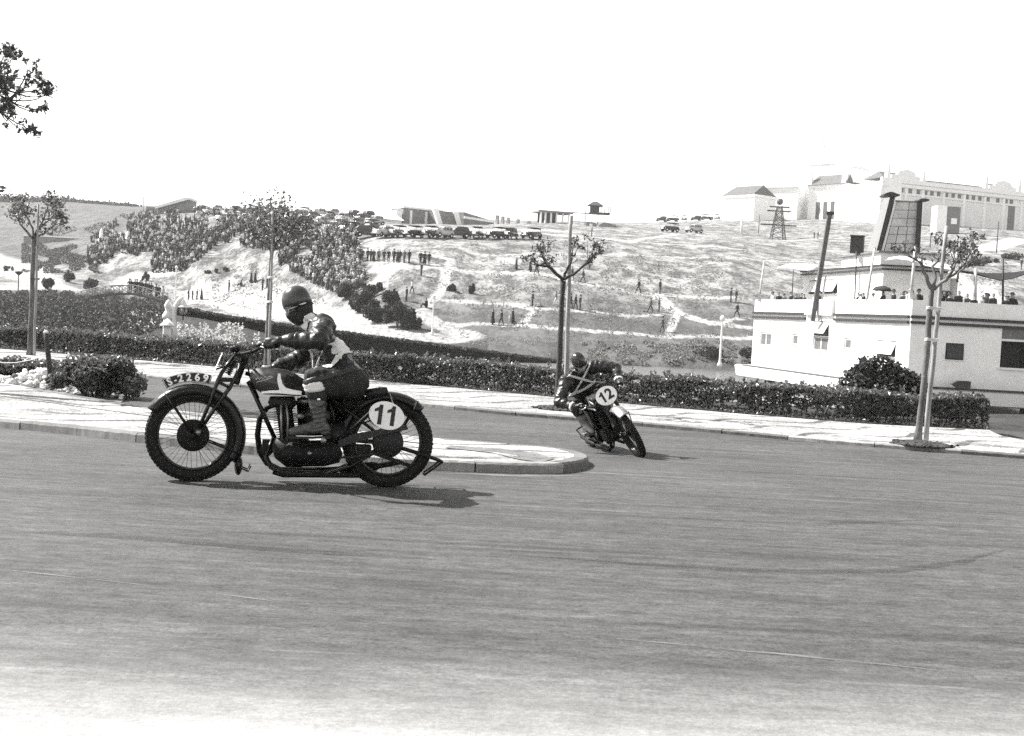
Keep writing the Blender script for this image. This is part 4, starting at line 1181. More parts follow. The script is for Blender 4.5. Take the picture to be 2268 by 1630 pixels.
    for s in (-1, 1):
        y = s * 0.085
        mb.tube([B(950, 1130, s * 0.03), B(900, 1260, s * 0.06), B(935, 1335, y), B(1010, 1372, y), B(1300, 1385, y), B(1480, 1330, y), B(1735, 1180, y)], 0.0125, 8)
        mb.tube([B(1340, 850, s * 0.05), B(1500, 980, y), B(1735, 1165, y)], 0.0105, 8)
        mb.tube([B(1385, 1140, s * 0.06), B(1560, 1160, y), B(1740, 1172, y)], 0.0125, 8)
    put(mb, 'frame', BLACK)
    # petrol tank with knee pad, panel, light line and lettering
    tank = [(800, 700), (806, 680), (826, 660), (880, 652), (960, 655), (1040, 668), (1110, 700), (1172, 742), (1192, 800), (1186, 838), (1120, 846), (1000, 838), (890, 834), (838, 800), (812, 750)]
    mb = MB(); mb.pillow(tank, 0.118, 0.075, fnb, 0, 6); tk = put(mb, 'petrol_tank', TANKPANEL)
    for s in (1, -1):
        y0 = s * 0.1185
        def tp(poly, th, mat, name, dy=0.0):
            mb = MB(); mb.prism(poly, (y0 + dy * s), (y0 + (dy + th) * s), fnb); return put(mb, name, mat, idf, tk)
        tp([(1045, 700), (1105, 722), (1160, 760), (1172, 805), (1100, 800), (1040, 780), (1025, 740)], 0.010, RUBBER, 'knee_pad', -0.003)
        line = [(985, 692), (1000, 690), (1006, 725), (1016, 765), (1040, 790), (1090, 803), (1145, 812), (1142, 838), (1080, 834), (985, 826), (930, 826), (880, 828), (872, 816), (930, 808), (985, 806), (996, 800), (986, 770), (980, 730)]
        mb = MB(); n = len(line)
        tp(line, 0.002, CREAM, 'tank_line', -0.001)
        mb = MB()      # script-like flourish painted on the panel
        q = [(838, 735), (850, 722), (862, 734), (876, 716), (886, 730), (900, 712), (912, 724), (930, 708), (948, 716)]
        mb.tube([B(x, y, y0 + 0.001 * s) for x, y in q], 0.0022, 4); mb.tube([B(842, 752, y0 + 0.001 * s), B(900, 736, y0 + 0.001 * s), B(958, 716, y0 + 0.001 * s)], 0.0016, 4)
        put(mb, 'tank_lettering', CREAM, idf, tk)
    mb = MB(); mb.lathe([(0.032, 0), (0.034, 0.012), (0.024, 0.02), (0.001, 0.021)], B(900, 655, 0.03), Vector((0, 0, 1)), 16); put(mb, 'filler_cap', NICKEL, idf, tk)
    # engine
    mb = MB(); b0, b1 = B(1050, 1135), B(1010, 850); d = (b1 - b0).normalized(); u = d.cross(Vector((0, 1, 0)))
    for i in range(17):
        c_ = b0.lerp(b1, 0.05 + i / 18); r_ = (0.078 + 0.012 * math.sin(i * 0.28)) * (1.06 if i > 10 else 1.0)
        mb.lathe([(r_, 0), (r_, 0.0035)], c_, d, 20)
    mb.lathe([(0.058, 0), (0.058, (b1 - b0).length * 0.98)], b0, d, 18); put(mb, 'cylinder', IRON)
    mb = MB(); mb.pillow([(930, 850), (1090, 850), (1110, 905), (1080, 935), (940, 925), (915, 890)], 0.075, 0.03, fnb, 0, 3); put(mb, 'cylinder_head', IRON)
    for x, y0 in ((1005, 0.092), (1040, 0.088)):
        mb = MB(); mb.tube([B(x, 905, y0 * 0.85), B(x + (12 if x > 1010 else 2), 1000, y0), B(x + 8, 1150, y0)], 0.0085, 8); put(mb, 'pushrod_tube', ALLOY)
    mb = MB(); mb.pillow([(960, 1140), (1080, 1125), (1180, 1140), (1240, 1210), (1220, 1290), (1140, 1335), (1040, 1330), (965, 1270), (945, 1200)], 0.088, 0.035, fnb, 0, 4); cc = put(mb, 'crankcase', IRON)
    mb = MB(); mb.lathe([(0.06, 0), (0.06, 0.012), (0.03, 0.018), (0.012, 0.026), (0.001, 0.027)], B(1085, 1215, 0.085), (0, 1, 0), 24); put(mb, 'shaft_cover', ALLOY, idf, cc)
    case = [(1000, 1240), (1030, 1190), (1090, 1165), (1200, 1150), (1330, 1150), (1400, 1180), (1425, 1240), (1400, 1300), (1300, 1325), (1150, 1325), (1050, 1300)]
    mb = MB(); mb.pillow(case, 0.026, 0.02, fnb, 0.115, 3); pc = put(mb, 'primary_chaincase', BLACK_M)
    mb = MB(); mb.lathe([(0.016, 0), (0.014, 0.008), (0.001, 0.009)], B(1200, 1235, 0.14), (0, 1, 0), 8); put(mb, 'case_nut', ALLOY, idf, pc)
    mb = MB(); mb.pillow([(1300, 1040), (1430, 1030), (1460, 1120), (1430, 1200), (1300, 1200)], 0.075, 0.03, fnb, -0.01, 3); put(mb, 'gearbox', IRON)
    mb = MB(); mb.tube([B(1110, 880, -0.02), B(1170, 885, -0.03), B(1210, 880, -0.03)], [0.022, 0.028, 0.03], 12); mb.tube([B(1150, 850, -0.03), B(1150, 960, -0.03)], 0.018, 10); mb.ell(B(1135, 985, 0.06), (0.03, 0.022, 0.02)); put(mb, 'carburettor', ALLOY)
    mb = MB(); mb.lathe([(0.045, -0.05), (0.05, -0.045), (0.05, 0.045), (0.045, 0.05)], B(905, 1215), (0, 1, 0), 18); mb.box(B(915, 1165), (0.04, 0.035, 0.02)); put(mb, 'magneto', BLACK_M)
    mb = MB(); mb.pillow([(1105, 880), (1220, 862), (1330, 862), (1430, 905), (1435, 1040), (1300, 1120), (1120, 1110)], 0.055, 0.03, fnb, -0.06, 3); put(mb, 'oil_tank', BLACK)
    # exhaust on the right, low pipe and silencer
    mb = MB(); mb.tube([B(960, 905, -0.06), B(900, 930, -0.09), B(850, 1010, -0.115), B(835, 1120, -0.12), B(850, 1240, -0.125), B(900, 1320, -0.13), B(990, 1365, -0.135), B(1300, 1370, -0.14), B(1420, 1365, -0.145)], 0.0215, 12); ex = put(mb, 'exhaust_pipe', BLACK_M)
    mb = MB(); mb.tube([B(1400, 1366, -0.145), B(1440, 1364, -0.145), B(1640, 1352, -0.15), B(1680, 1345, -0.15), B(1830, 1318, -0.15)], [0.022, 0.04, 0.04, 0.022, 0.02], 12); put(mb, 'silencer', BLACK_M, idf, ex)
    mb = MB(); mb.tube([B(955, 1365, 0.06), B(1020, 1385, 0.08), B(1540, 1392, 0.08)], 0.02, 8); put(mb, 'skid_rail', BLACK_M)
    # footrest, pedals, levers on the near side
    for s in (1, -1):
        mb = MB(); mb.tube([B(1290, 1140, s * 0.10), B(1295, 1142, s * 0.25)], [0.012, 0.014], 8); mb.lathe([(0.02, 0), (0.021, 0.01), (0.001, 0.016)], B(1295, 1142, s * 0.25), (0, s, 0), 12); put(mb, 'footrest', ALLOY)
    mb = MB(); mb.tube([B(1290, 1160, 0.15), B(1170, 1175, 0.155), B(1080, 1150, 0.16)], 0.007, 6); put(mb, 'brake_pedal', IRON)
    # saddle, springs, rear pad
    mb = MB(); mb.pillow([(1200, 850), (1230, 815), (1330, 800), (1480, 790), (1550, 775), (1580, 800), (1570, 850), (1480, 870), (1300, 865)], 0.12, 0.055, fnb, 0, 4); sdl = put(mb, 'saddle', LEATHER_S)
    for s in (-1, 1):
        mb = MB(); mb.tube([B(1520, 860).lerp(B(1520, 960), k / 40) + Vector((math.cos(k * 0.95) * 0.024, s * 0.085 + math.sin(k * 0.95) * 0.024, 0)) for k in range(41)], 0.0045, 5); put(mb, 'saddle_spring', IRON, idf, sdl)
    mb = MB(); mb.pillow([(1560, 830), (1590, 800), (1680, 785), (1725, 785), (1735, 815), (1700, 850), (1600, 862)], 0.095, 0.035, fnb, 0, 4); put(mb, 'rear_pad', LEATHER_S)
    mb = MB(); mb.pillow([(1335, 850), (1575, 845), (1590, 900), (1520, 985), (1440, 1000), (1370, 930)], 0.06, 0.02, fnb, 0, 2); put(mb, 'tool_case', BLACK_M)
    # rear mudguard, stays, stand, chain guard, toolbox
    mb = MB(); rg = Vector((RA.x, 0, RA.z)); mb.loft(mudguard_ring(rg, 0.352, 0.125, R(38 + 8), R(178), 30, 0.035), True)
    mb.v = [(-(v[0] - RA.x) + RA.x, v[1], v[2]) for v in mb.v]; rm = put(mb, 'rear_mudguard', BLACK)
    for s in (-1, 1):
        mb = MB(); y = s * 0.085
        mb.tube([B(1735, 1168, y), B(1850, 1050, y), B(1905, 955, y), B(1942, 880, y * 0.9)], 0.0065, 6); mb.tube([B(1942, 880, y * 0.9), B(1896, 935, y * 0.7)], 0.0065, 6)
        put(mb, 'mudguard_stay', BLACK_M, idf, rm)
        mb = MB(); mb.tube([B(1760, 1190, y), B(1960, 1250, y * 1.1), B(2112, 1303, y * 1.1)], [0.011, 0.011, 0.009], 6); mb.tube([B(2112, 1303, y * 1.1), B(1988, 1392, y * 1.1)], 0.0085, 6); put(mb, 'rear_stand', BLACK_M)
    mb = MB(); mb.tube([B(2112, 1303, -0.095), B(2112, 1303, 0.095)], 0.0085, 6); put(mb, 'stand_crossbar', BLACK_M); mb = MB(); mb.tube([B(1988, 1392, -0.095), B(1988, 1392, 0.095)], 0.008, 6); put(mb, 'stand_crossbar', BLACK_M)
    mb = MB(); mb.prism([(1390, 1150), (1500, 1105), (1700, 1070), (1860, 1045), (1872, 1075), (1720, 1105), (1500, 1165), (1400, 1195)], 0.092, 0.125, fnb); put(mb, 'chain_guard', BLACK)
    mb = MB(); mb.prism([(1400, 1262), (1500, 1255), (1640, 1240), (1760, 1230), (1760, 1240), (1640, 1252), (1500, 1268), (1400, 1275)], 0.100, 0.112, fnb); put(mb, 'drive_chain', IRON)
    mb = MB(); mb.lathe([(0.105, -0.005), (0.11, 0), (0.105, 0.005)], RA + Vector((0, 0.105, 0)), (0, 1, 0), 40); put(mb, 'sprocket', IRON)
    mb = MB(); mb.bbox(B(1530, 1235, -0.13), (0.10, 0.035, 0.05), 0.012); put(mb, 'toolbox', BLACK)
    mb = MB(); mb.obar(B(1620, 1230, 0.14), B(1900, 1330, 0.14), 0.01, 0.014); put(mb, 'torque_arm', BLACK_M)
    # oval number plate on the side
    if side_plate:
        for s in ((1, -1)):
            o = B(1722, 978, s * 0.15); th = R(-17 * 1)
            xa = Vector((-math.cos(th) * s, 0, math.sin(th) * 1.0)) if s > 0 else Vector((math.cos(th), 0, math.sin(th)))
            ya = Vector((0, 0, 1))
            M4 = frame4(o, xa, ya)
            ring = lambda z: [M4 @ Vector((0.131 * math.cos(2 * math.pi * k / 40), 0.100 * math.sin(2 * math.pi * k / 40), z)) for k in range(40)]
            mb = MB(); mb.loft([ring(-0.0015), ring(0.0015)], True, smooth=False); pl = put(mb, 'side_number_plate', WHITEP)
            mb = MB(); mb.tube([o - Vector((0, 0.004 * s, 0)), B(1640, 1020, s * 0.09)], 0.006, 6); mb.tube([o + M4.to_3x3() @ Vector((-0.12, 0, -0.003)), B(1480, 1070, s * 0.10)], 0.0065, 6); mb.tube([o + M4.to_3x3() @ Vector((0.02, 0.09, -0.003)), B(1745, 830, s * 0.06)], 0.006, 6); put(mb, 'plate_bracket', ALLOY, idf, pl)
            if s > 0:
                # upright digits slanting a little, as painted
                M6 = frame4(o + Vector((0, 0.0022 * s, 0)), Vector((-1, 0, -0.09)), Vector((0.13, 0, 1)))
                for dx in (-0.047, 0.045):
                    mb = digit_poly(DIGIT1, 0.145, M6 @ Matrix.Translation((dx, 0.002, 0))); put(mb, 'number_digit', BLACKP, idf, pl)
    return root, sf

B1_LOC = gnd(641, 1071); B1_HEAD = R(180 + 8); B1_LEAN = R(3); S1 = 0.965
bike1, steer1 = make_motorcycle('black racing motorcycle with oval plate 11 and curved plate S-2269', '11', B1_LOC, B1_HEAD, B1_LEAN, R(7), S1, reg=True, front_plate='', side_plate=True)
c2 = gnd(1420, 1012); H2 = R(-90 + 17); S2 = 0.94
L2 = R(30.5)     # leans to its own right
fwd2 = Vector((math.cos(H2), math.sin(H2), 0))
B2_LOC = c2 - fwd2 * 0.70 * S2
bike2, steer2 = make_motorcycle('leaning black racing motorcycle with oval front plate 12', '12', B2_LOC, H2, L2, R(-4), S2, reg=False, front_plate='12', side_plate=False, guard=False, lowbar=True)
# ================================================================ RIDERS
LEATHER = M('worn_dark_leather', 0.024, 0.38, 0.5, 7, 0.5, 26, 0.010, 0.42)
TROUSER = M('dark_twill', 0.034, 0.85, 0.35, 10, 0.5, 40, 0.008, 0.3)
BOOT = M('scuffed_boot_leather', 0.085, 0.45, 0.5, 16, 0.5, 50, 0.004, 0.5)
GLOVE = M('leather_glove', 0.02, 0.45, 0.4, 20, 0.5, 60, 0.003, 0.5)
SOCK = M('pale_wool_sock', 0.62, 0.95, 0.2, 40, 0.6, 120, 0.003, 0.1)
BIBM = M('white_cotton_bib', 0.60, 0.9, 0.12, 14, 0.4, 80, 0.003, 0.15)
HELMET = M('grey_leather_helmet', 0.055, 0.30, 0.2, 10, 0.12, 60, 0.001, 0.55)
HELMET_D = M('black_lacquer_helmet', 0.025, 0.18, 0.2, 10, 0.0, 60, 0.001, 0.6)
FLAP = M('black_helmet_flap', 0.014, 0.6, 0.3, 14)
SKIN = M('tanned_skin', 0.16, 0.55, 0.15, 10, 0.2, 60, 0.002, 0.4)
SKIN_P = M('pale_skin', 0.32, 0.55, 0.15, 10, 0.2, 60, 0.002, 0.4)  # paler skin tone, for the unmasked rider
GLASS = M('goggle_glass', 0.10, 0.06, 0.1, 5, spec=0.8)
SOLE = M('boot_sole', 0.03, 0.8, 0.3, 20)

def remesh(mb, name, voxel, smooth_it=6):
    me = mb.mesh(name); o = bpy.data.objects.new(name, me)
    r = o.modifiers.new('r', 'REMESH'); r.mode = 'VOXEL'; r.voxel_size = voxel; r.use_smooth_shade = True
    s = o.modifiers.new('s', 'SMOOTH'); s.iterations = smooth_it; s.factor = 0.5
    out = eval_mesh(o); bpy.data.meshes.remove(me)
    out.name = name
    for p in out.polygons: p.use_smooth = True
    return out
def limb(mb, pts, rad, n=12, sub=5):
    P = []; Q = []
    for i in range(len(pts) - 1):
        for k in range(sub):
            f = k / sub; P.append(Vector(pts[i]).lerp(Vector(pts[i + 1]), f)); ff = f * f * (3 - 2 * f); Q.append(rad[i] * (1 - ff) + rad[i + 1] * ff)
    P.append(Vector(pts[-1])); Q.append(rad[-1])
    mb.tube(P, Q, n)
    for p, r in ((P[0], Q[0]), (P[-1], Q[-1])): mb.ell(p, (r, r, r), None, 12, 8)
    for q, r in zip(pts[1:-1], rad[1:-1]): mb.ell(q, (r * 1.02,) * 3, None, 12, 8)
def torso(mb, secs, n=20):
    """secs: centre, half depth vector dir, half depth, half width"""
    rings = []
    for c, dv, hd, hw in secs:
        c = Vector(c); dv = Vector(dv).normalized()
        rings.append([c + dv * hd * math.copysign(abs(math.cos(a)) ** 0.85, math.cos(a)) + Vector((0, 1, 0)) * hw * math.copysign(abs(math.sin(a)) ** 0.8, math.sin(a)) for a in [2 * math.pi * k / n for k in range(n)]])
    mb.loft(rings)
def drape(name, bvh, pts, width, mat, parent, off=0.007, side=None, sub=8, wob=0.0):
    """cloth strip laid on the body along pts (points near the surface); side: fixed width direction"""
    D = []
    for a, b in zip(pts[:-1], pts[1:]):
        for k in range(sub): D.append(Vector(a).lerp(Vector(b), k / sub))
    D.append(Vector(pts[-1])); V = []; F = []; W = 9
    for i, p in enumerate(D):
        tt = (D[min(i + 1, len(D) - 1)] - D[max(i - 1, 0)]).normalized()
        c, nn, _, _ = bvh.find_nearest(p)
        sv = tt.cross(nn).normalized()
        w = width * (1 + wob * math.sin(i * 0.9)) if not hasattr(width, '__len__') else width[min(int(i * len(width) / len(D)), len(width) - 1)]
        for k in range(W):
            q = c + sv * w * (k / (W - 1) - 0.5); c2, n2, _, _ = bvh.find_nearest(q)
            V.append(c2 + n2 * (off + 0.002 * math.sin(i * 1.7 + k)))
    for i in range(len(D) - 1):
        for k in range(W - 1): a = i * W + k; F.append((a, a + 1, a + W + 1, a + W))
    me = bpy.data.meshes.new(name); me.from_pydata(V, [], F); me.update()
    for p in me.polygons: p.use_smooth = True
    o = mesh_obj(name, me, parent, [mat]); sm = o.modifiers.new('t', 'SOLIDIFY'); sm.thickness = 0.004
    return o

def glove(parent, wrist, grip, axis, elbow, closed=True):
    """hand closed round a bar: grip = centre of the bar under the palm, axis = bar direction"""
    mb = MB(); wrist = Vector(wrist); grip = Vector(grip); axis = Vector(axis).normalized()
    fwd = (grip - wrist); fwd -= axis * fwd.dot(axis); fwd.normalize(); up = axis.cross(fwd)
    if up.z < 0: up = -up
    rb = 0.016
    knuck = grip + up * 0.032 + fwd * 0.012
    # palm
    Mx = Matrix((axis, fwd, up)).transposed()
    mb.ell(wrist.lerp(knuck, 0.62) , (0.041, 0.046, 0.022), Mx, 14, 9)
    mb.ell(knuck - fwd * 0.012, (0.043, 0.024, 0.019), Mx, 14, 9)
    mb.tube([wrist - (wrist - Vector(elbow)).normalized() * 0.03, wrist, wrist.lerp(knuck, 0.5)], [0.036, 0.034, 0.03], 12)
    for i, (o, ln) in enumerate(((-0.033, 0.9), (-0.011, 1.0), (0.011, 0.97), (0.033, 0.82))):
        pts = []
        for k in range(6):
            th = R(100 - 48 * k * ln); rr = rb + 0.0135
            pts.append(grip + axis * o + fwd * rr * math.cos(th) * 1.15 + up * rr * math.sin(th))
        mb.tube(pts, [0.0118, 0.0115, 0.011, 0.0105, 0.010, 0.009], 8); mb.ell(pts[0], (0.012,) * 3, None, 8, 6); mb.ell(pts[-1], (0.009,) * 3, None, 8, 6)
    sgn = -1 if grip.y > 0 else 1
    ta = axis * (sgn if axis.y > 0 else -sgn)
    tp = [wrist.lerp(knuck, 0.45) + ta * 0.036 - up * 0.004, grip + ta * 0.052 - fwd * 0.022, grip + ta * 0.046 - fwd * 0.010 - up * 0.026, grip + ta * 0.030 + fwd * 0.012 - up * 0.030]
    mb.tube(tp, [0.014, 0.013, 0.0115, 0.0095], 8); mb.ell(tp[-1], (0.0095,) * 3, None, 8, 6)
    me = remesh(mb, 'glove', 0.0045, 3)
    gl_ = mesh_obj('glove', me, parent, [GLOVE])
    mb = MB(); d = (Vector(elbow) - wrist).normalized(); mb.lathe([(0.041, 0.0), (0.048, 0.03), (0.056, 0.085), (0.052, 0.085), (0.042, 0.03)], wrist - d * 0.005, d, 16, False)
    fix_normals(mb.build('gauntlet_cuff', GLOVE, gl_))
    return gl_

def boot(parent, knee, ankle, toe_dir, s_len=0.27, tall=0.30, mat=BOOT, cuff=True):
    mb = MB(); knee = Vector(knee); ankle = Vector(ankle); td = Vector(toe_dir).normalized()
    top = ankle.lerp(knee, tall / (knee - ankle).length)
    limb(mb, [top, ankle.lerp(top, 0.5), ankle.lerp(top, 0.18), ankle], [0.064, 0.062, 0.050, 0.048], 14)
    sidev = td.cross(Vector((0, 0, 1))).normalized(); upv = sidev.cross(td); Mx = Matrix((td, sidev, upv)).transposed()
    heel = ankle - upv * 0.055 - td * 0.035
    mb.ell(heel, (0.042, 0.036, 0.042), Mx)
    pts = [heel + upv * 0.012, ankle - upv * 0.045 + td * 0.06, ankle - upv * 0.060 + td * 0.13, ankle - upv * 0.072 + td * 0.19]
    limb(mb, pts, [0.040, 0.046, 0.040, 0.033], 12)
    me = remesh(mb, 'boot', 0.008, 4)
    for v in me.vertices:       # creases round the ankle
        d = (v.co - ankle).length
        k = math.exp(-(d / 0.11) ** 2); v.co += v.normal * 0.0042 * k * math.sin(v.co.dot(upv) * 190 + 2 * math.sin(v.co.dot(td) * 30))
    bt = mesh_obj('boot', me, parent, [mat])
    mb = MB(); ring = []
    L = s_len
    for f, w in ((-0.078, 0.012), (-0.07, 0.028), (-0.03, 0.036), (0.05, 0.036), (0.12, 0.042), (0.18, 0.038), (0.215, 0.024), (0.225, 0.008)):
        c = ankle + td * f - upv * 0.100 + upv * (0.0 if f < 0.02 else -0.006)
        ring.append([c + sidev * w, c - sidev * w, c - sidev * w - upv * 0.014, c + sidev * w - upv * 0.014])
    mb.loft(ring, smooth=False); fix_normals(mb.build('sole', SOLE, bt))
    for k in range(2):
        p = ankle.lerp(top, 0.72 + 0.12 * k); mb = MB(); d = (top - ankle).normalized()
        out = Vector((0, 1 if ankle.y > 0 else -1, 0)); out = (out - d * out.dot(d)).normalized(); fw = d.cross(out)
        mb.bbox(p + out * 0.064 + fw * 0.012, (0.011, 0.009, 0.004), 0.003, Matrix((fw, d, out)).transposed()); fix_normals(mb.build('buckle', NICKEL, bt))
    if cuff:
        mb = MB(); d = (knee - ankle).normalized()
        mb.lathe([(0.062, -0.015), (0.076, -0.006), (0.083, 0.010), (0.080, 0.022), (0.088, 0.034), (0.087, 0.050), (0.080, 0.064), (0.066, 0.066)], top + d * 0.0, d, 18)
        fix_normals(mb.build('sock_cuff', SOCK, parent))
    return bt

def head_and_helmet(parent, c, face, tilt_up, mat, skin, mask=True, visor=False):
    """c head centre; face: unit direction the face looks; builds the face in the body list elsewhere"""
    face = Vector(face).normalized(); upv = Vector(tilt_up); upv = (upv - face * face.dot(upv)).normalized(); sd_ = upv.cross(face)
    Mx = Matrix((face, sd_, upv)).transposed(); HS = 0.88; W = lambda f, s, u: Vector(c) + (face * f + sd_ * s + upv * u) * HS
    # dome
    mb = MB(); rings = []
    for i in range(12):
        a = math.pi / 2 * i / 11; r = math.cos(a) ** 0.8; h = math.sin(a)
        rings.append([W(0.122 * max(r, 0.02) * math.cos(t_) - 0.002 + 0.004 * (1 - h), 0.100 * max(r, 0.02) * math.sin(t_), 0.012 + 0.128 * h + (0.0 if i else (0.010 * -math.cos(t_)))) for t_ in [2 * math.pi * k / 32 for k in range(32)]])
    low = [W(0.121 * math.cos(t_), 0.100 * math.sin(t_), -0.012 - 0.016 * -math.cos(t_) - 0.02) for t_ in [2 * math.pi * k / 32 for k in range(32)]]
    mb.loft([low] + rings); h = fix_normals(mb.build('crash_helmet', mat, parent))
    mb = MB(); mb.tube([W(0.123 * math.cos(t_), 0.102 * math.sin(t_), -0.034 + 0.016 * math.cos(t_)) for t_ in [2 * math.pi * k / 32 for k in range(32)]], 0.004, 6, closed=True); mb.build('helmet_rim', FLAP, h)
    # leather ear and neck flaps with chin strap
    mb = MB(); rings = []
    for u, f0, f1, w in ((-0.03, -0.112, 0.055, 0.092), (-0.07, -0.112, 0.045, 0.089), (-0.11, -0.102, 0.036, 0.082), (-0.15, -0.085, 0.03, 0.068)):
        rings.append([W((f0 + f1) / 2 + (f1 - f0) / 2 * math.cos(t_), w * math.copysign(abs(math.sin(t_)) ** 0.7, math.sin(t_)), u) for t_ in [2 * math.pi * k / 24 for k in range(24)]])
    mb.loft(rings, False); fl = fix_normals(mb.build('neck_flap', FLAP, h))
    so = fl.modifiers.new('s', 'SOLIDIFY'); so.thickness = 0.004
    mb = MB(); mb.tube([W(0.03, 0.088, -0.05), W(0.045, 0.075, -0.11), W(0.05, 0.04, -0.148), W(0.052, 0, -0.156), W(0.05, -0.04, -0.148), W(0.045, -0.075, -0.11), W(0.03, -0.088, -0.05)], 0.006, 6, flat=0.5); mb.build('chin_strap', FLAP, h)
    # goggles
    gk = MB(); lens = MB()
    for s in (-1, 1):
        ctr = W(0.098, s * 0.034, -0.038); n2 = (face + sd_ * s * 0.35).normalized(); u2 = upv; s2 = u2.cross(n2)
        ring = [ctr + s2 * 0.031 * math.cos(t_) + u2 * 0.025 * math.sin(t_) for t_ in [2 * math.pi * k / 20 for k in range(20)]]
        gk.tube(ring, 0.006, 6, closed=True)
        lens.add([p + n2 * 0.001 for p in ring] + [ctr + n2 * 0.006], [(k, (k + 1) % 20, 20) for k in range(20)])
    go = gk.build('goggles', M('goggle_frame', 0.35, 0.5), parent); fix_normals(lens.build('goggle_lens', GLASS, go))
    mb = MB(); mb.tube([W(0.09, 0.068, -0.036), W(0.04, 0.096, -0.034), W(-0.05, 0.100, -0.030), W(-0.115, 0.03, -0.028), W(-0.115, -0.03, -0.028), W(-0.05, -0.100, -0.030), W(0.04, -0.096, -0.034), W(0.09, -0.068, -0.036)], 0.006, 6, flat=0.35); mb.build('goggle_strap', M('elastic_strap', 0.4, 0.8), go)
    return Mx, W
def face_shapes(mb, W, Mx):
    mb.ell(W(0.008, 0, 0.01), (0.086, 0.068, 0.100), Mx, 18, 12)
    mb.ell(W(0.030, 0, -0.085), (0.056, 0.054, 0.054), Mx, 16, 10)           # jaw
    mb.ell(W(0.072, 0, -0.122), (0.020, 0.024, 0.018), Mx, 10, 8)            # chin
    limb(mb, [W(0.098, 0, -0.020), W(0.112, 0, -0.052), W(0.118, 0, -0.068)], [0.009, 0.011, 0.013], 8)   # nose
    for s in (-1, 1):
        mb.ell(W(0.070, s * 0.036, -0.062), (0.022, 0.024, 0.018), Mx, 10, 8)   # cheekbones
        mb.ell(W(0.0, s * 0.078, -0.045), (0.018, 0.010, 0.030), Mx, 8, 6)      # ears under the flap
    mb.ell(W(0.092, 0, -0.092), (0.012, 0.024, 0.006), Mx, 10, 6); mb.ell(W(0.089, 0, -0.104), (0.012, 0.021, 0.007), Mx, 10, 6)   # lips

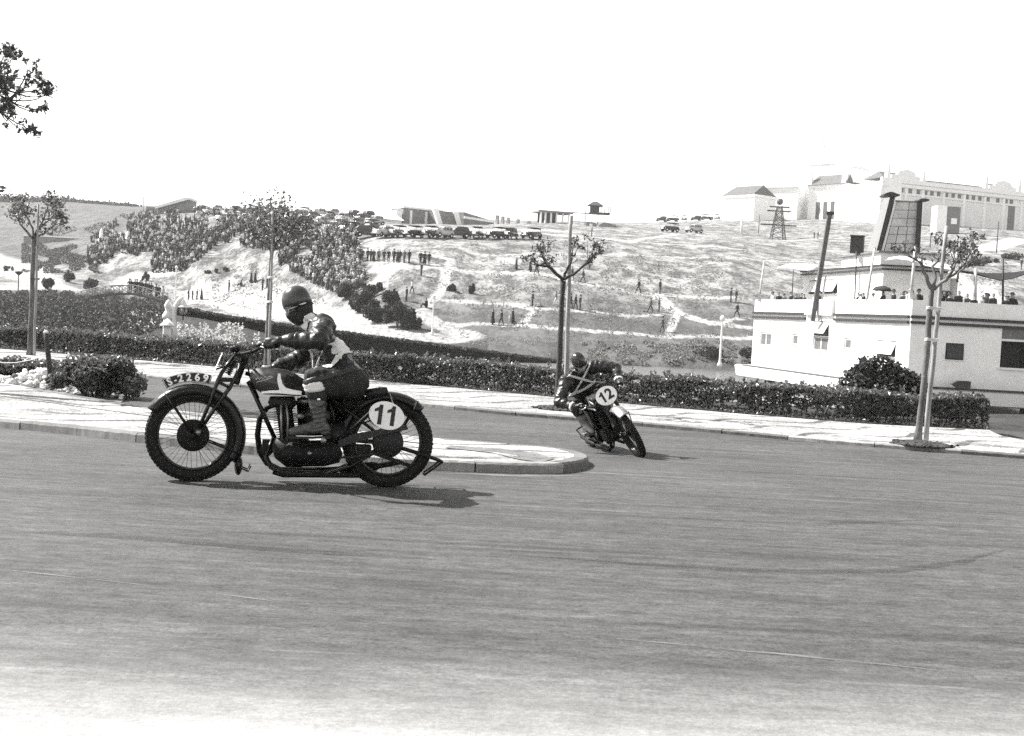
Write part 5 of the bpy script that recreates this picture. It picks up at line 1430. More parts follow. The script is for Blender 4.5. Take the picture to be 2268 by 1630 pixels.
def rider(label, loc, rot, scale, J, helmet_mat, masked, boots_mat=BOOT):
    root = empty('person', loc, rot, scale); tag(root, label, 'person')
    Mx, W = head_and_helmet(root, J['head'], J['face'], J['headup'], helmet_mat, SKIN)
    mb = MB()
    face_shapes(mb, W, Mx)
    limb(mb, [W(-0.01, 0, -0.08), W(-0.03, 0, -0.15), J['neck']], [0.062, 0.060, 0.075], 12)
    torso(mb, J['torso'])
    for s in ('L', 'R'):
        limb(mb, [J['sh' + s], Vector(J['sh' + s]).lerp(Vector(J['el' + s]), 0.5), J['el' + s], Vector(J['el' + s]).lerp(Vector(J['wr' + s]), 0.4), J['wr' + s]], [0.088, 0.076, 0.066, 0.060, 0.044], 14)
        limb(mb, [J['hip' + s], Vector(J['hip' + s]).lerp(Vector(J['kn' + s]), 0.5), J['kn' + s]], [0.125, 0.112, 0.082], 16)
        limb(mb, [J['kn' + s], Vector(J['kn' + s]).lerp(Vector(J['an' + s]), 0.35), Vector(J['kn' + s]).lerp(Vector(J['an' + s]), 0.6)], [0.080, 0.066, 0.055], 14)
    me = remesh(mb, 'body', 0.013, 5)
    hc = Vector(J['head']); belt = J['belt']
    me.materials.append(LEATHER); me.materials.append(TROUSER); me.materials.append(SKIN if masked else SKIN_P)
    segs = {'arm': [(J['shL'], J['elL']), (J['elL'], J['wrL']), (J['shR'], J['elR']), (J['elR'], J['wrR'])], 'leg': [(J['hipL'], J['knL']), (J['knL'], J['anL']), (J['hipR'], J['knR']), (J['knR'], J['anR'])]}
    sg = [(Vector(a), Vector(b), k) for k, l in segs.items() for a, b in l]
    def near(Pn):
        best = np.full(len(Pn), 9.0); kind = np.zeros(len(Pn), int); tt_ = np.zeros(len(Pn)); axs = np.zeros((len(Pn), 3))
        for a, b, k in sg:
            a = np.array(a); ab = np.array(b) - a; t_ = np.clip((Pn - a) @ ab / (ab @ ab), 0, 1); d = np.linalg.norm(Pn - a - t_[:, None] * ab, axis=1)
            m_ = d < best; best[m_] = d[m_]; kind[m_] = 1 if k == 'arm' else 2; tt_[m_] = t_[m_]; axs[m_] = ab / np.linalg.norm(ab)
        return best, kind, tt_, axs
    n_ = len(me.vertices); co = np.empty(n_ * 3, np.float32); me.vertices.foreach_get('co', co); co = co.reshape(-1, 3).astype(float)
    nr = np.empty(n_ * 3, np.float32); me.vertices.foreach_get('normal', nr); nr = nr.reshape(-1, 3)
    d, k, t_, ax = near(co); hdv = np.linalg.norm(co - np.array(hc), axis=1)
    ns1 = np.array([mnoise.noise(Vector(p) * 7) for p in co]); ns2 = np.array([mnoise.noise(Vector(p) * 4 + Vector((9, 0, 0))) for p in co]); ns3 = np.array([mnoise.noise(Vector(p) * 16) for p in co])
    tors = np.array([0.55, 0, 0.83]); arm = (k == 1) & (d < 0.115); leg = (k == 2) & (d < 0.15)
    axx = np.where((arm | leg)[:, None], ax, tors)
    al = (co * axx).sum(1); cs = co + axx * (al * np.where(arm, 2.2, np.where(leg, 1.5, 1.2)))[:, None]     # squeeze along the limb: creases run across it
    rg = np.array([1 - abs(mnoise.noise(Vector(q) * 8.5)) * 2.2 for q in cs]); rg2 = np.array([1 - abs(mnoise.noise(Vector(q) * 4.5 + Vector((5, 3, 1)))) * 2.2 for q in cs])
    off = 0.011 * np.clip(rg, -0.3, 1) ** 3 * np.clip(0.35 + 1.2 * np.abs(ns2), 0, 1) + 0.014 * (np.clip(rg2, 0, 1) ** 2 - 0.3) + 0.006 * ns1 + 0.003 * ns3
    off[hdv < 0.165] = 0
    co2 = co + nr * off[:, None]; me.vertices.foreach_set('co', co2.astype(np.float32).ravel())
    nk = Vector(J['neck'])
    cen = np.array([p.center for p in me.polygons]); d, k, t_, ax = near(cen)
    mi = np.zeros(len(cen), int)
    bel = np.array([belt(Vector(c)) for c in cen])
    mi[bel | ((k == 2) & (t_ > 0.18))] = 1
    mi[(k == 1) & (d < 0.12)] = 0
    mi[(np.linalg.norm(cen - np.array(hc), axis=1) < 0.16) & (np.linalg.norm(cen - np.array(nk), axis=1) > 0.075)] = 2
    me.polygons.foreach_set('material_index', mi.astype(np.int32))
    me.update()
    body = mesh_obj('body', me, root)
    bvh = BVHTree.FromPolygons([v.co for v in me.vertices], [p.vertices for p in me.polygons])
    for s in ('L', 'R'):
        glove(root, J['wr' + s], J['gr' + s], J['gax' + s], J['el' + s])
        boot(root, J['kn' + s], J['an' + s], J['toe' + s], mat=boots_mat, tall=J.get('tall', 0.30), cuff=J.get('cuff', True))
    return root, bvh, W

DV = lambda x, y: Vector((-x, 0, -y))
J1 = dict(head=B(1108, 200, 0.0), face=(0.93, 0.02, -0.36), headup=(0.30, 0, 0.95), neck=B(1200, 335),
  torso=[(B(1202, 335), (1, 0, 0.5), 0.075, 0.085), (B(1240, 348), (1, 0, 0.55), 0.100, 0.175), (B(1285, 405), (1, 0, 0.50), 0.120, 0.205), (B(1335, 470), (1, 0, 0.42), 0.132, 0.195), (B(1385, 545), (1, 0, 0.40), 0.138, 0.178), (B(1425, 620), (1, 0, 0.42), 0.150, 0.178), (B(1455, 690), (1, 0, 0.35), 0.158, 0.190), (B(1480, 755), (1, 0, 0.15), 0.140, 0.182), (B(1485, 800), (1, 0, 0), 0.10, 0.14)],
  shL=B(1285, 375, 0.195), elL=B(1262, 470, 0.405), wrL=B(1042, 472, 0.335), grL=B(948, 494, 0.330), gaxL=B(968, 493, 0.345) - B(880, 492, 0.30),
  shR=B(1268, 385, -0.195), elR=B(1120, 590, -0.33), wrR=B(945, 655, -0.215), grR=B(870, 690, -0.20), gaxR=(0.3, 0.1, 1.0),
  hipL=B(1475, 745, 0.115), knL=B(1232, 728, 0.205), anL=B(1270, 1020, 0.190), toeL=(1, 0.05, -0.02),
  hipR=B(1475, 745, -0.115), knR=B(1232, 728, -0.205), anR=B(1270, 1020, -0.190), toeR=(1, -0.05, -0.02),
  belt=lambda c: (c - B(1455, 640)).dot((B(1470, 800) - B(1400, 560)).normalized()) > 0.045, tall=0.235)
rot1 = (B1_LEAN, 0, B1_HEAD)
r1, bvh1, W1 = rider('masked rider in dark leathers and round grey helmet astride motorcycle eleven', B1_LOC, rot1, S1, J1, HELMET, True)
# black scarf over the lower face
mb = MB(); rings = []
for u, f, w, o_ in ((-0.062, 0.122, 0.066, 0.0), (-0.09, 0.124, 0.072, 0.0), (-0.12, 0.112, 0.072, 0.0), (-0.155, 0.09, 0.068, -0.005), (-0.185, 0.06, 0.065, -0.02)):
    rings.append([W1(f * math.cos(a) if math.cos(a) > 0 else 0.09 * math.cos(a), w * math.sin(a) * 1.08, u) for a in [2 * math.pi * k / 24 for k in range(24)]])
mb.loft(rings, True); fix_normals(mb.build('face_scarf', FLAP, r1))
# white bib panel over the back, side straps and collar
def zoomc(p):
    a, b = -p.x / KZ, (0.33 - p.z) / KZ; return 1073.5 + a * 0.99912 - b * 0.0419, 1140.5 + a * 0.0419 + b * 0.99912
def cloth_from_body(name, bo, test, mat, parent, off=0.008):
    """garment cut from the body's own surface, lifted off it"""
    me = bo.data; bm = bmesh.new(); bm.from_mesh(me); bm.faces.ensure_lookup_table()
    bmesh.ops.delete(bm, geom=[f for f in bm.faces if not test(f.calc_center_median(), f.material_index)], context='FACES')
    for v in bm.verts: v.co = v.co + v.normal * off
    for _ in range(3):
        for v in [v for v in bm.verts if v.is_boundary]:
            nb_ = [e.other_vert(v).co for e in v.link_edges if e.is_boundary]
            if len(nb_) == 2: v.co = v.co.lerp((nb_[0] + nb_[1]) / 2, 0.5)
    m2 = bpy.data.meshes.new(name); bm.to_mesh(m2); bm.free(); m2.materials.clear()
    for p in m2.polygons: p.material_index = 0; p.use_smooth = True
    o = mesh_obj(name, m2, parent, [mat]); o.modifiers.new('t', 'SOLIDIFY').thickness = 0.004; return o
body1 = [c for c in r1.children if c.name.startswith('body')][0]
BIBP = [(1375, 330), (1700, 330), (1700, 538), (1535, 546), (1345, 558), (1350, 490), (1380, 430)]
def armd(p):
    return min((p - (a + (b - a) * max(0, min(1, (p - a).dot(b - a) / (b - a).dot(b - a))))).length for a, b in ((Vector(J1['sh' + s]), Vector(J1['el' + s])) for s in 'LR'))
def inp(x, y, P):
    c = False
    for i in range(len(P)):
        (x0, y0), (x1, y1) = P[i], P[i - 1]
        if (y0 > y) != (y1 > y) and x < (x1 - x0) * (y - y0) / (y1 - y0) + x0: c = not c
    return c
cloth_from_body('race_bib', body1, lambda c, m_: inp(*zoomc(c), BIBP) and armd(c) > 0.074, BIBM, r1)
cloth_from_body('waist_belt', body1, lambda c, m_: abs((c - B(1455, 640)).dot((B(1470, 800) - B(1400, 560)).normalized()) - 0.03) < 0.02 and armd(c) > 0.1 and c.z > 0.72, M('belt_leather', 0.03, 0.4), r1, 0.007)
for s in (1, -1):
    drape('bib_strap', bvh1, [B(1500, 500, s * 0.19), B(1420, 515, s * 0.26), B(1330, 535, s * 0.26), B(1250, 530, s * 0.24), B(1200, 510, s * 0.15)], 0.042, BIBM, r1, 0.008)
    drape('bib_strap', bvh1, [B(1420, 545, s * 0.26), B(1370, 590, s * 0.24), B(1320, 640, s * 0.22), B(1290, 665, s * 0.2)], 0.038, BIBM, r1, 0.008)
    drape('bib_strap', bvh1, [B(1190, 512, s * 0.13), B(1200, 560, s * 0.14), B(1225, 610, s * 0.15)], 0.022, BIBM, r1, 0.006)
drape('shirt_collar', bvh1, [B(1150, 385, 0.05), B(1165, 340, 0.09), B(1195, 298, 0.10), B(1220, 280, 0.05)], 0.055, BIBM, r1, 0.010)

P2 = lambda x, y, z: Vector((x, y, z))
LB = lambda p: steer2(Vector((p.x + 0.13 * min(1, abs(p.y) / 0.2), p.y * 0.86, p.z - 0.20 * min(1, abs(p.y) / 0.2))))
J2 = dict(head=P2(0.10, 0.0, 1.275), face=(0.90, 0.05, -0.42), headup=(0.42, 0, 0.9), neck=P2(-0.02, 0, 1.165),
  torso=[(P2(-0.02, 0, 1.17), (1, 0, 0.5), 0.075, 0.085), (P2(-0.06, 0, 1.14), (1, 0, 0.6), 0.10, 0.175), (P2(-0.12, 0, 1.07), (1, 0, 0.6), 0.122, 0.21), (P2(-0.19, 0, 0.99), (1, 0, 0.5), 0.135, 0.20), (P2(-0.26, 0, 0.91), (1, 0, 0.45), 0.138, 0.18), (P2(-0.32, 0, 0.83), (1, 0, 0.4), 0.15, 0.18), (P2(-0.37, 0, 0.77), (1, 0, 0.3), 0.155, 0.19), (P2(-0.41, 0, 0.72), (1, 0, 0.1), 0.14, 0.18), (P2(-0.42, 0, 0.68), (1, 0, 0), 0.10, 0.14)],
  shL=P2(-0.10, 0.20, 1.08), elL=P2(0.03, 0.42, 0.955), wrL=P2(0.185, 0.325, 0.81), grL=LB(B(945, 492, 0.333)), gaxL=LB(B(968, 493, 0.345)) - LB(B(880, 492, 0.30)),
  shR=P2(-0.10, -0.20, 1.08), elR=P2(0.0, -0.43, 0.93), wrR=P2(0.185, -0.325, 0.81), grR=LB(B(945, 492, -0.333)), gaxR=LB(B(968, 493, -0.345)) - LB(B(880, 492, -0.30)),
  hipL=P2(-0.41, 0.115, 0.74), knL=P2(-0.15, 0.225, 0.75), anL=B(1270, 1020, 0.190), toeL=(1, 0.05, -0.02),
  hipR=P2(-0.41, -0.115, 0.74), knR=P2(-0.15, -0.235, 0.75), anR=B(1270, 1020, -0.195), toeR=(1, -0.08, -0.02),
  belt=lambda c: c.z < 0.80 and c.x < 0.0, tall=0.20, cuff=False)
rot2 = (L2, 0, H2)
r2, bvh2, W2 = rider('rider in dark leathers, goggles and white crossed bib straps leaning on motorcycle twelve', B2_LOC, rot2, S2, J2, HELMET_D, False, M('pale_scuffed_boot', 0.3, 0.6))
body2 = [c for c in r2.children if c.name.startswith('body')][0]
def ax2(z): return -0.02 - (1.165 - z) * 0.86
def arm2(p): return min((p - (a + (b - a) * max(0, min(1, (p - a).dot(b - a) / (b - a).dot(b - a))))).length for a, b in ((Vector(J2['sh' + s]), Vector(J2['el' + s])) for s in 'LR'))
def strap2(sg):
    def f(c, m_):
        if c.x < ax2(c.z) + 0.0 or arm2(c) < 0.085 or m_ == 2 or not (0.86 < c.z < 1.2): return False
        k = (c.z - 0.87) / 0.28; return abs(c.y - sg * (-0.15 + 0.30 * k)) < 0.021
    return f
cloth_from_body('bib_strap', body2, strap2(1), BIBM, r2, 0.006); cloth_from_body('bib_strap', body2, strap2(-1), BIBM, r2, 0.010)
cloth_from_body('bib_strap', body2, lambda c, m_: abs(c.z - 0.865 - 0.3 * c.y * c.y) < 0.019 and c.x > ax2(c.z) and abs(c.y) < 0.2 and arm2(c) > 0.09, BIBM, r2, 0.008)
for s in (1, -1):
    w_ = J2['wrL' if s > 0 else 'wrR']; e_ = Vector(J2['elL' if s > 0 else 'elR']); d = (e_ - w_).normalized(); mb = MB(); mb.lathe([(0.05, 0.03), (0.058, 0.034), (0.058, 0.055), (0.05, 0.058)], w_, d, 16); fix_normals(mb.build('white_cuff', BIBM, r2))
# ================================================================ SHIP-SHAPED HOUSE IN THE LAKE
PLASTER = M('white_plaster', 0.66, 0.85, 0.08, 1.2, 0.25, 20, 0.01, 0.2)
PLASTER2 = M('white_render_weathered', 0.58, 0.85, 0.14, 0.8, 0.25, 20, 0.01, 0.2)
DARKLINE = M('dark_moulding_paint', 0.035, 0.6, 0.3, 3)
DARKGLASS = M('dark_window_glass', 0.03, 0.12, 0.3, 4, spec=0.5)
GREYPANE = M('grey_frosted_pane', 0.16, 0.3, 0.3, 3)
FRAMEW = M('white_window_frame', 0.6, 0.6, 0.1, 3)
CANVAS = M('pale_canvas', 0.55, 0.9, 0.12, 1.5, 0.3, 10, 0.02, 0.1)
CANVAS_D = M('dark_canvas', 0.035, 0.9, 0.25, 1.5, 0.3, 10, 0.02, 0.1)
MASTM = M('grey_mast_timber', 0.12, 0.8, 0.3, 3)
LATT = M('milky_lattice_glass', 0.45, 0.35, 0.2, 1.0)
POLEW = M('pale_pole', 0.42, 0.7, 0.2, 3)

SA, SCc, SB = at(1668, 740, 95), at(2016, 740, 72), at(2340, 740, 71.5)
for p_ in (SA, SCc, SB): p_.z = 0
ship = empty('ship_house', (SCc.x, SCc.y, LAKE_Z)); tag(ship, 'white ship shaped house with funnel and mast standing in the lake', 'building')
so_ = Vector(ship.location)
class Face:
    def __init__(s, a, b):
        s.a = Vector(a); s.e = (Vector(b) - s.a); s.e.z = 0; s.L = s.e.length; s.e.normalize(); s.n = Vector((s.e.y, -s.e.x, 0))
        if s.n.dot(Vector((0, 0, 0)) - s.a) < 0: s.n = -s.n
    def hit(s, px, py):
        d = pdir(px, py); o = Vector((0, 0, CAM_H)); t_ = (s.a - o).dot(s.n) / d.dot(s.n); p = o + d * t_
        return (p - s.a).dot(s.e), p.z
    def P(s, u, z, d=0.0): return Vector((s.a.x + s.e.x * u + s.n.x * d, s.a.y + s.e.y * u + s.n.y * d, z))
    def box(s, mb, u0, u1, z0, z1, d0, d1):
        vs = [s.P(u, z, d) - so_ for d in (d0, d1) for z in (z0, z1) for u in (u0, u1)]
        mb.add(vs, [(0, 2, 3, 1), (4, 5, 7, 6), (0, 1, 5, 4), (2, 6, 7, 3), (0, 4, 6, 2), (1, 3, 7, 5)], False)
FL, FR = Face(SA, SCc), Face(SCc, SB)
Z_TOP, Z_DECK, Z_HL, Z_BOT = 3.33, 2.2, -1.8, -2.75
SBk = SB + Vector((3, 20, 0)); SAk = SA + Vector((9, 9, 0))
plan = [SA, SCc, SB, SBk, SAk]
def off_plan(pl, d):
    n = len(pl); out = []
    for i in range(n):
        a, b, c = pl[i - 1], pl[i], pl[(i + 1) % n]
        e0 = (b - a).normalized(); e1 = (c - b).normalized(); n0 = Vector((e0.y, -e0.x, 0)); n1 = Vector((e1.y, -e1.x, 0))
        if n0.dot(Vector(a) - Vector((30, 90, 0))) < 0: n0 = -n0
        if n1.dot(Vector(b) - Vector((30, 90, 0))) < 0: n1 = -n1
        m_ = (n0 + n1); m_ = m_ / max(m_.dot(n0), 0.35); out.append(b + m_ * d)
    return out
def block(name, pl, z0, z1, mat, parent=ship, cap=True):
    mb = MB(); n = len(pl)
    vs = [Vector((p.x, p.y, z)) - so_ for z in (z0, z1) for p in pl]
    F = [(i, (i + 1) % n, n + (i + 1) % n, n + i) for i in range(n)]
    F += [tuple(range(n - 1, -1, -1)), tuple(range(n, 2 * n))]
    mb.add(vs, F, False); return fix_normals(mb.build(name, mat, parent))
# hull: flared lower band overhanging the water on piers
hp0 = off_plan(plan, 0.55); hp0[0] = hp0[0] + (hp0[0] - hp0[1]).normalized() * 1.5
mb = MB(); rings = []
for z, d in ((Z_BOT, -0.1), (Z_BOT + 0.1, 0.45), (Z_HL - 0.1, 0.6), (Z_HL, 0.5)):
    q = off_plan(plan, d); q[0] = q[0] + (q[0] - q[1]).normalized() * 1.6; rings.append([Vector((p.x, p.y, z)) - so_ for p in q])
mb.loft(rings, smooth=False); fix_normals(mb.build('hull', PLASTER2, ship))
for i, f in enumerate((0.06, 0.35, 0.7)):
    p = SA.lerp(SCc, f) + Vector((1.2, 1.2, 0)); mb = MB(); mb.lathe([(0.4, 0), (0.4, 1.6)], Vector((p.x, p.y, LAKE_Z - 1.2)) - so_, (0, 0, 1), 12); mb.build('pier', DARKLINE, ship)
for i, f in enumerate((0.15, 0.5, 0.85)):
    p = SCc.lerp(SB, f) + Vector((0.5, 1.5, 0)); mb = MB(); mb.lathe([(0.4, 0), (0.4, 1.6)], Vector((p.x, p.y, LAKE_Z - 1.2)) - so_, (0, 0, 1), 12); mb.build('pier', DARKLINE, ship)
# walls with real window openings: build each face as strips round the openings
def wall_face(F, u0, u1, z0, z1, holes, name):
    """holes (u0,u1,z0,z1) sorted along u, not overlapping"""
    mb = MB(); us = u0; T = 0.28
    for h in sorted(holes):
        F.box(mb, us, h[0], z0, z1, -T, 0); F.box(mb, h[0], h[1], z0, h[2], -T, 0); F.box(mb, h[0], h[1], h[3], z1, -T, 0); us = h[1]
    F.box(mb, us, u1, z0, z1, -T, 0)
    return fix_normals(mb.build(name, PLASTER, ship))
def rect(F, x0, y0, x1, y1):
    ua, za = F.hit(x0, (y0 + y1) / 2); ub, _ = F.hit(x1, (y0 + y1) / 2); xm = (x0 + x1) / 2
    _, zt = F.hit(xm, y0); _, zb = F.hit(xm, y1); return (min(ua, ub), max(ua, ub), zb, zt)
HL = dict(w1=rect(FL, 1683, 736, 1708, 766), w2=rect(FL, 1754, 740, 1767, 764), wb=rect(FL, 1801, 711, 1835, 778), w3=rect(FL, 1869, 749, 1885, 774), w4=rect(FL, 1943, 754, 1984, 789))
HR = dict(w5=rect(FR, 2094, 760, 2135, 797), w6=rect(FR, 2217, 727, 2310, 816))
wall_face(FL, 0, FL.L, Z_HL, Z_TOP, list(HL.values()), 'wall')
wall_face(FR, 0, FR.L, Z_HL, Z_TOP, list(HR.values()), 'wall')
block('rear_wall', [SA + Vector((1.0, 0.3, 0)), SAk, SBk, SB + Vector((-0.5, 0.4, 0)), SB + Vector((-0.5, 1.4, 0)), SBk + Vector((-1.5, -1.5, 0)), SAk + Vector((0.6, -2.0, 0)), SA + Vector((1.8, 0.8, 0))], Z_HL, Z_TOP - 0.6, PLASTER)
block('deck', off_plan(plan, -0.35), Z_DECK - 0.25, Z_DECK, PLASTER2)
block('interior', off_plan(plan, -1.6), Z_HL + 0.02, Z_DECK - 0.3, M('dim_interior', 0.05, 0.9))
def window(F, r, panes, glass, tilt=0.0, sash_mat=FRAMEW, hinge='top', name='window'):
    """frame round the opening, dark reveal glass, sashes swung out when tilt > 0"""
    u0, u1, z0, z1 = r; fr = 0.06
    mb = MB()
    for a in ((u0, u0 + fr, z0, z1), (u1 - fr, u1, z0, z1), (u0 + fr, u1 - fr, z0, z0 + fr), (u0 + fr, u1 - fr, z1 - fr, z1)): F.box(mb, *a, -0.2, -0.08)
    w = fix_normals(mb.build(name, DARKLINE, ship))
    mb = MB(); F.box(mb, u0 + 0.002, u1 - 0.002, z0 + 0.002, z1 - 0.002, -0.24, -0.2); fix_normals(mb.build('glass', DARKGLASS if tilt else glass, w))
    mb = MB(); F.box(mb, u0 - 0.05, u1 + 0.05, z0 - 0.06, z0, 0.0, 0.07); fix_normals(mb.build('sill', FRAMEW, w))
    for k in range(panes):
        a = u0 + fr + (u1 - u0 - 2 * fr) * k / panes; b = u0 + fr + (u1 - u0 - 2 * fr) * (k + 1) / panes - 0.02
        mb = MB(); H = z1 - z0 - 2 * fr; zz = z1 - fr
        def Q(u, h, d):       # sash hinged at the top, swung outwards
            return F.P(u, zz - h * math.cos(tilt), -0.1 + h * math.sin(tilt) + d) - so_
        for (ua, ub, ha, hb3) in ((a, a + 0.05, 0, H), (b - 0.05, b, 0, H), (a + 0.05, b - 0.05, 0, 0.05), (a + 0.05, b - 0.05, H - 0.05, H)):
            vs = [Q(u, h, d) for d in (0, 0.04) for h in (ha, hb3) for u in (ua, ub)]
            mb.add(vs, [(0, 2, 3, 1), (4, 5, 7, 6), (0, 1, 5, 4), (2, 6, 7, 3), (0, 4, 6, 2), (1, 3, 7, 5)], False)
        fix_normals(mb.build('sash', sash_mat, w))
        mb = MB(); vs = [Q(u, h, d) for d in (0.012, 0.02) for h in (0.05, H - 0.05) for u in (a + 0.05, b - 0.05)]
        mb.add(vs, [(0, 2, 3, 1), (4, 5, 7, 6), (0, 1, 5, 4), (2, 6, 7, 3), (0, 4, 6, 2), (1, 3, 7, 5)], False); fix_normals(mb.build('pane', glass, w))
    return w
window(FL, HL['w1'], 2, GREYPANE); window(FL, HL['w2'], 1, GREYPANE); window(FL, HL['w3'], 1, GREYPANE)
window(FL, HL['w4'], 2, M('pale_open_pane', 0.5, 0.5), R(24)); window(FR, HR['w5'], 1, DARKGLASS, R(18), DARKLINE)
u0, u1, z0, z1 = HL['wb']; zm = (z0 + z1) / 2
window(FL, (u0, u1, z0, zm - 0.02), 2, GREYPANE); window(FL, (u0, u1, zm + 0.02, z1), 2, M('half_open_pane', 0.35, 0.4), R(30))
# wide kiosk opening with counter on the right face
u0, u1, z0, z1 = HR['w6']; mb = MB(); FR.box(mb, u0 - 0.1, u1, z0 - 0.12, z0, -0.25, 0.2); k_ = fix_normals(mb.build('kiosk_counter', FRAMEW, ship))
mb = MB(); FR.box(mb, u0, u1, z0 + 1.55, z0 + 1.68, -0.15, -0.05); fix_normals(mb.build('kiosk_rail', FRAMEW, k_))
mb = MB(); FR.box(mb, u0 + 0.02, u1, z1 - 0.75, z1 - 0.05, -0.14, -0.10); fix_normals(mb.build('kiosk_blind', GREYPANE, k_))
# double dark mouldings
for F, segs in ((FL, ((1666, 1786), (1850, 2015.5))), (FR, ((2016, 2336),))):
    for xa, xb in segs:
        ua = max(F.hit(xa, 700)[0], -0.05); ub = min(F.hit(xb, 700)[0], F.L + 0.05)
        for z in (2.33, 2.0):
            mb = MB(); F.box(mb, ua, ub, z - 0.085, z + 0.085, 0.0, 0.16); fix_normals(mb.build('moulding', DARKLINE, ship))
mb = MB(); FR.box(mb, 0.2, FR.L, Z_HL + 0.0, Z_HL + 0.09, 0.0, 0.7); fix_normals(mb.build('moulding', DARKLINE, ship))
mb = MB(); FL.box(mb, -0.5, FL.L - 0.1, Z_HL - 0.005, Z_HL + 0.05, 0.0, 0.62); fix_normals(mb.build('moulding', M('grey_moulding', 0.14), ship))
u0, u1, z0, z1 = rect(FR, 2107, 842, 2139, 858)
mb = MB(); mb.prism([(u0 - 0.25, (z0 + z1) / 2), (u0 + 0.1, z0), (u1, z0), (u1, z1), (u0 + 0.1, z1)], 0.62, 0.95, lambda a, b, d: FR.P(a, b, d) - so_); fix_normals(mb.build('anchor_box', DARKLINE, ship))
# projecting centre bay running up to the cabin
ub0, ub1 = FL.hit(1788, 690)[0], FL.hit(1848, 690)[0]; zb = 2.5
mb = MB(); FL.box(mb, ub0, ub1, HL['wb'][3] + 0.4, Z_TOP + 0.001, 0.0, 0.22); fix_normals(mb.build('bay', PLASTER, ship))
# upper cabin: plan set back from the parapet
CA, CC = at(1778, 640, 94.5), at(1954, 640, 79.5); CA.z = CC.z = 0; CB = CC + (SB - SCc).normalized() * 4.3
FCL, FCR = Face(CA, CC), Face(CC, CB); Z_CR = 5.38
hcab = rect(FCL, 1792, 619, 1855, 651)
mb = MB(); T = 0.2
h = hcab
for F, u0, u1, hs in ((FCL, 0, FCL.L, [hcab]), (FCR, 0, FCR.L, [])):
    us = u0
    for h in hs:
        F.box(mb, us, h[0], Z_DECK, Z_CR, -T, 0); F.box(mb, h[0], h[1], Z_DECK, h[2], -T, 0); F.box(mb, h[0], h[1], h[3], Z_CR, -T, 0); us = h[1]
    F.box(mb, us, u1, Z_DECK, Z_CR, -T, 0)
fix_normals(mb.build('cabin_wall', PLASTER2, ship))
window(FCL, hcab, 4, M('tilted_pane', 0.5, 0.4), R(26))
cpl = [CA, CC, CB, CB + Vector((1, 6, 0)), CA + Vector((7, 3, 0))]
block('cabin_core', off_plan(cpl, -0.6), Z_DECK + 0.01, Z_CR - 0.3, PLASTER2)
for z0, z1, d, mt in ((Z_CR, Z_CR + 0.10, 0.22, DARKLINE), (Z_CR + 0.10, Z_CR + 0.24, 0.12, PLASTER2), (Z_CR + 0.24, Z_CR + 0.34, 0.25, DARKLINE)):
    block('cabin_roof', off_plan(cpl, d), z0, z1, mt)
CA2, CC2 = at(1864, 580, 88), at(1950, 580, 80); CA2.z = CC2.z = 0; CB2 = CC2 + (SB - SCc).normalized() * 4.6
block('upper_cabin', [CA2, CC2, CB2, CB2 + Vector((1, 6, 0)), CA2 + Vector((6, 3, 0))], Z_CR + 0.34, 6.52, PLASTER)
block('upper_roof', off_plan([CA2, CC2, CB2, CB2 + Vector((1, 6, 0)), CA2 + Vector((6, 3, 0))], 0.2), 6.52, 6.63, M('grey_roof_edge', 0.2))
mb = MB(); q = rect(FCR, 2079, 600, 2108, 668)
FCR.box(mb, q[0], q[1], Z_DECK, Z_DECK + 2.0, -0.05, 0.03); fix_normals(mb.build('cabin_door', DARKLINE, ship))
# funnel: two black fins carrying wing caps, glazed lattice between, grey flank
fy = 82.0
pf = lambda x, y, d=0.0: at(x, y, fy + d) - so_
def slabpx(name, quad, d0, d1, mat, parent=ship):
    mb = MB(); vs = [pf(x, y, d0) for x, y in quad] + [pf(x, y, d1) for x, y in quad]; n = 4
    mb.add(vs, [(3, 2, 1, 0), (4, 5, 6, 7)] + [(i, (i + 1) % 4, 4 + (i + 1) % 4, 4 + i) for i in range(4)], False); return fix_normals(mb.build(name, mat, parent))
fun = slabpx('funnel', [(1951, 556.5), (2029, 559), (2033, 446), (1983, 443)], 0.3, 3.2, M('funnel_core', 0.3))
# flank: from the left fin back
mb = MB(); qf = [pf(1943, 556.5, 0.2), pf(1973, 434, 0.2), at(1958, 438, 88) - so_, at(1919, 557, 88) - so_]; qb = [p + Vector((0.35, 0.1, 0)) for p in qf]
mb.add(qf + qb, [(0, 1, 2, 3), (7, 6, 5, 4), (0, 4, 5, 1), (1, 5, 6, 2), (2, 6, 7, 3), (3, 7, 4, 0)], False); fix_normals(mb.build('funnel_flank', M('grey_flank', 0.22), fun))
slabpx('fin', [(1941, 557), (1951, 557), (1981, 434), (1972, 433)], -0.15, 0.35, DARKLINE, fun)
slabpx('fin', [(2027, 559), (2037.5, 559), (2043.5, 446), (2032.5, 445.5)], -0.15, 3.3, DARKLINE, fun)
slabpx('white_panel', [(1951.5, 557), (1957, 557), (1985.5, 447), (1981.5, 446)], 0.05, 0.3, PLASTER, fun)
for cx0, cx1, cy, w_ in ((1953, 1988, 433.5, 1), (2031, 2053, 444.5, 0.4)):
    mb = MB(); rings = []
    for i in range(9):
        f = i / 8; x = cx0 + (cx1 - cx0) * f; th = 0.05 + 0.10 * math.sin(math.pi * min(1, f * 1.2)) * w_; c = pf(x, cy - 2.2 * math.sin(math.pi * f) * w_, 0.1)
        rings.append([c + Vector((0, -0.5, -th)), c + Vector((0, 0.6, -th)), c + Vector((0, 0.6, th)), c + Vector((0, -0.5, th))])
    mb.loft(rings, smooth=False); fix_normals(mb.build('wing_cap', DARKLINE, fun))
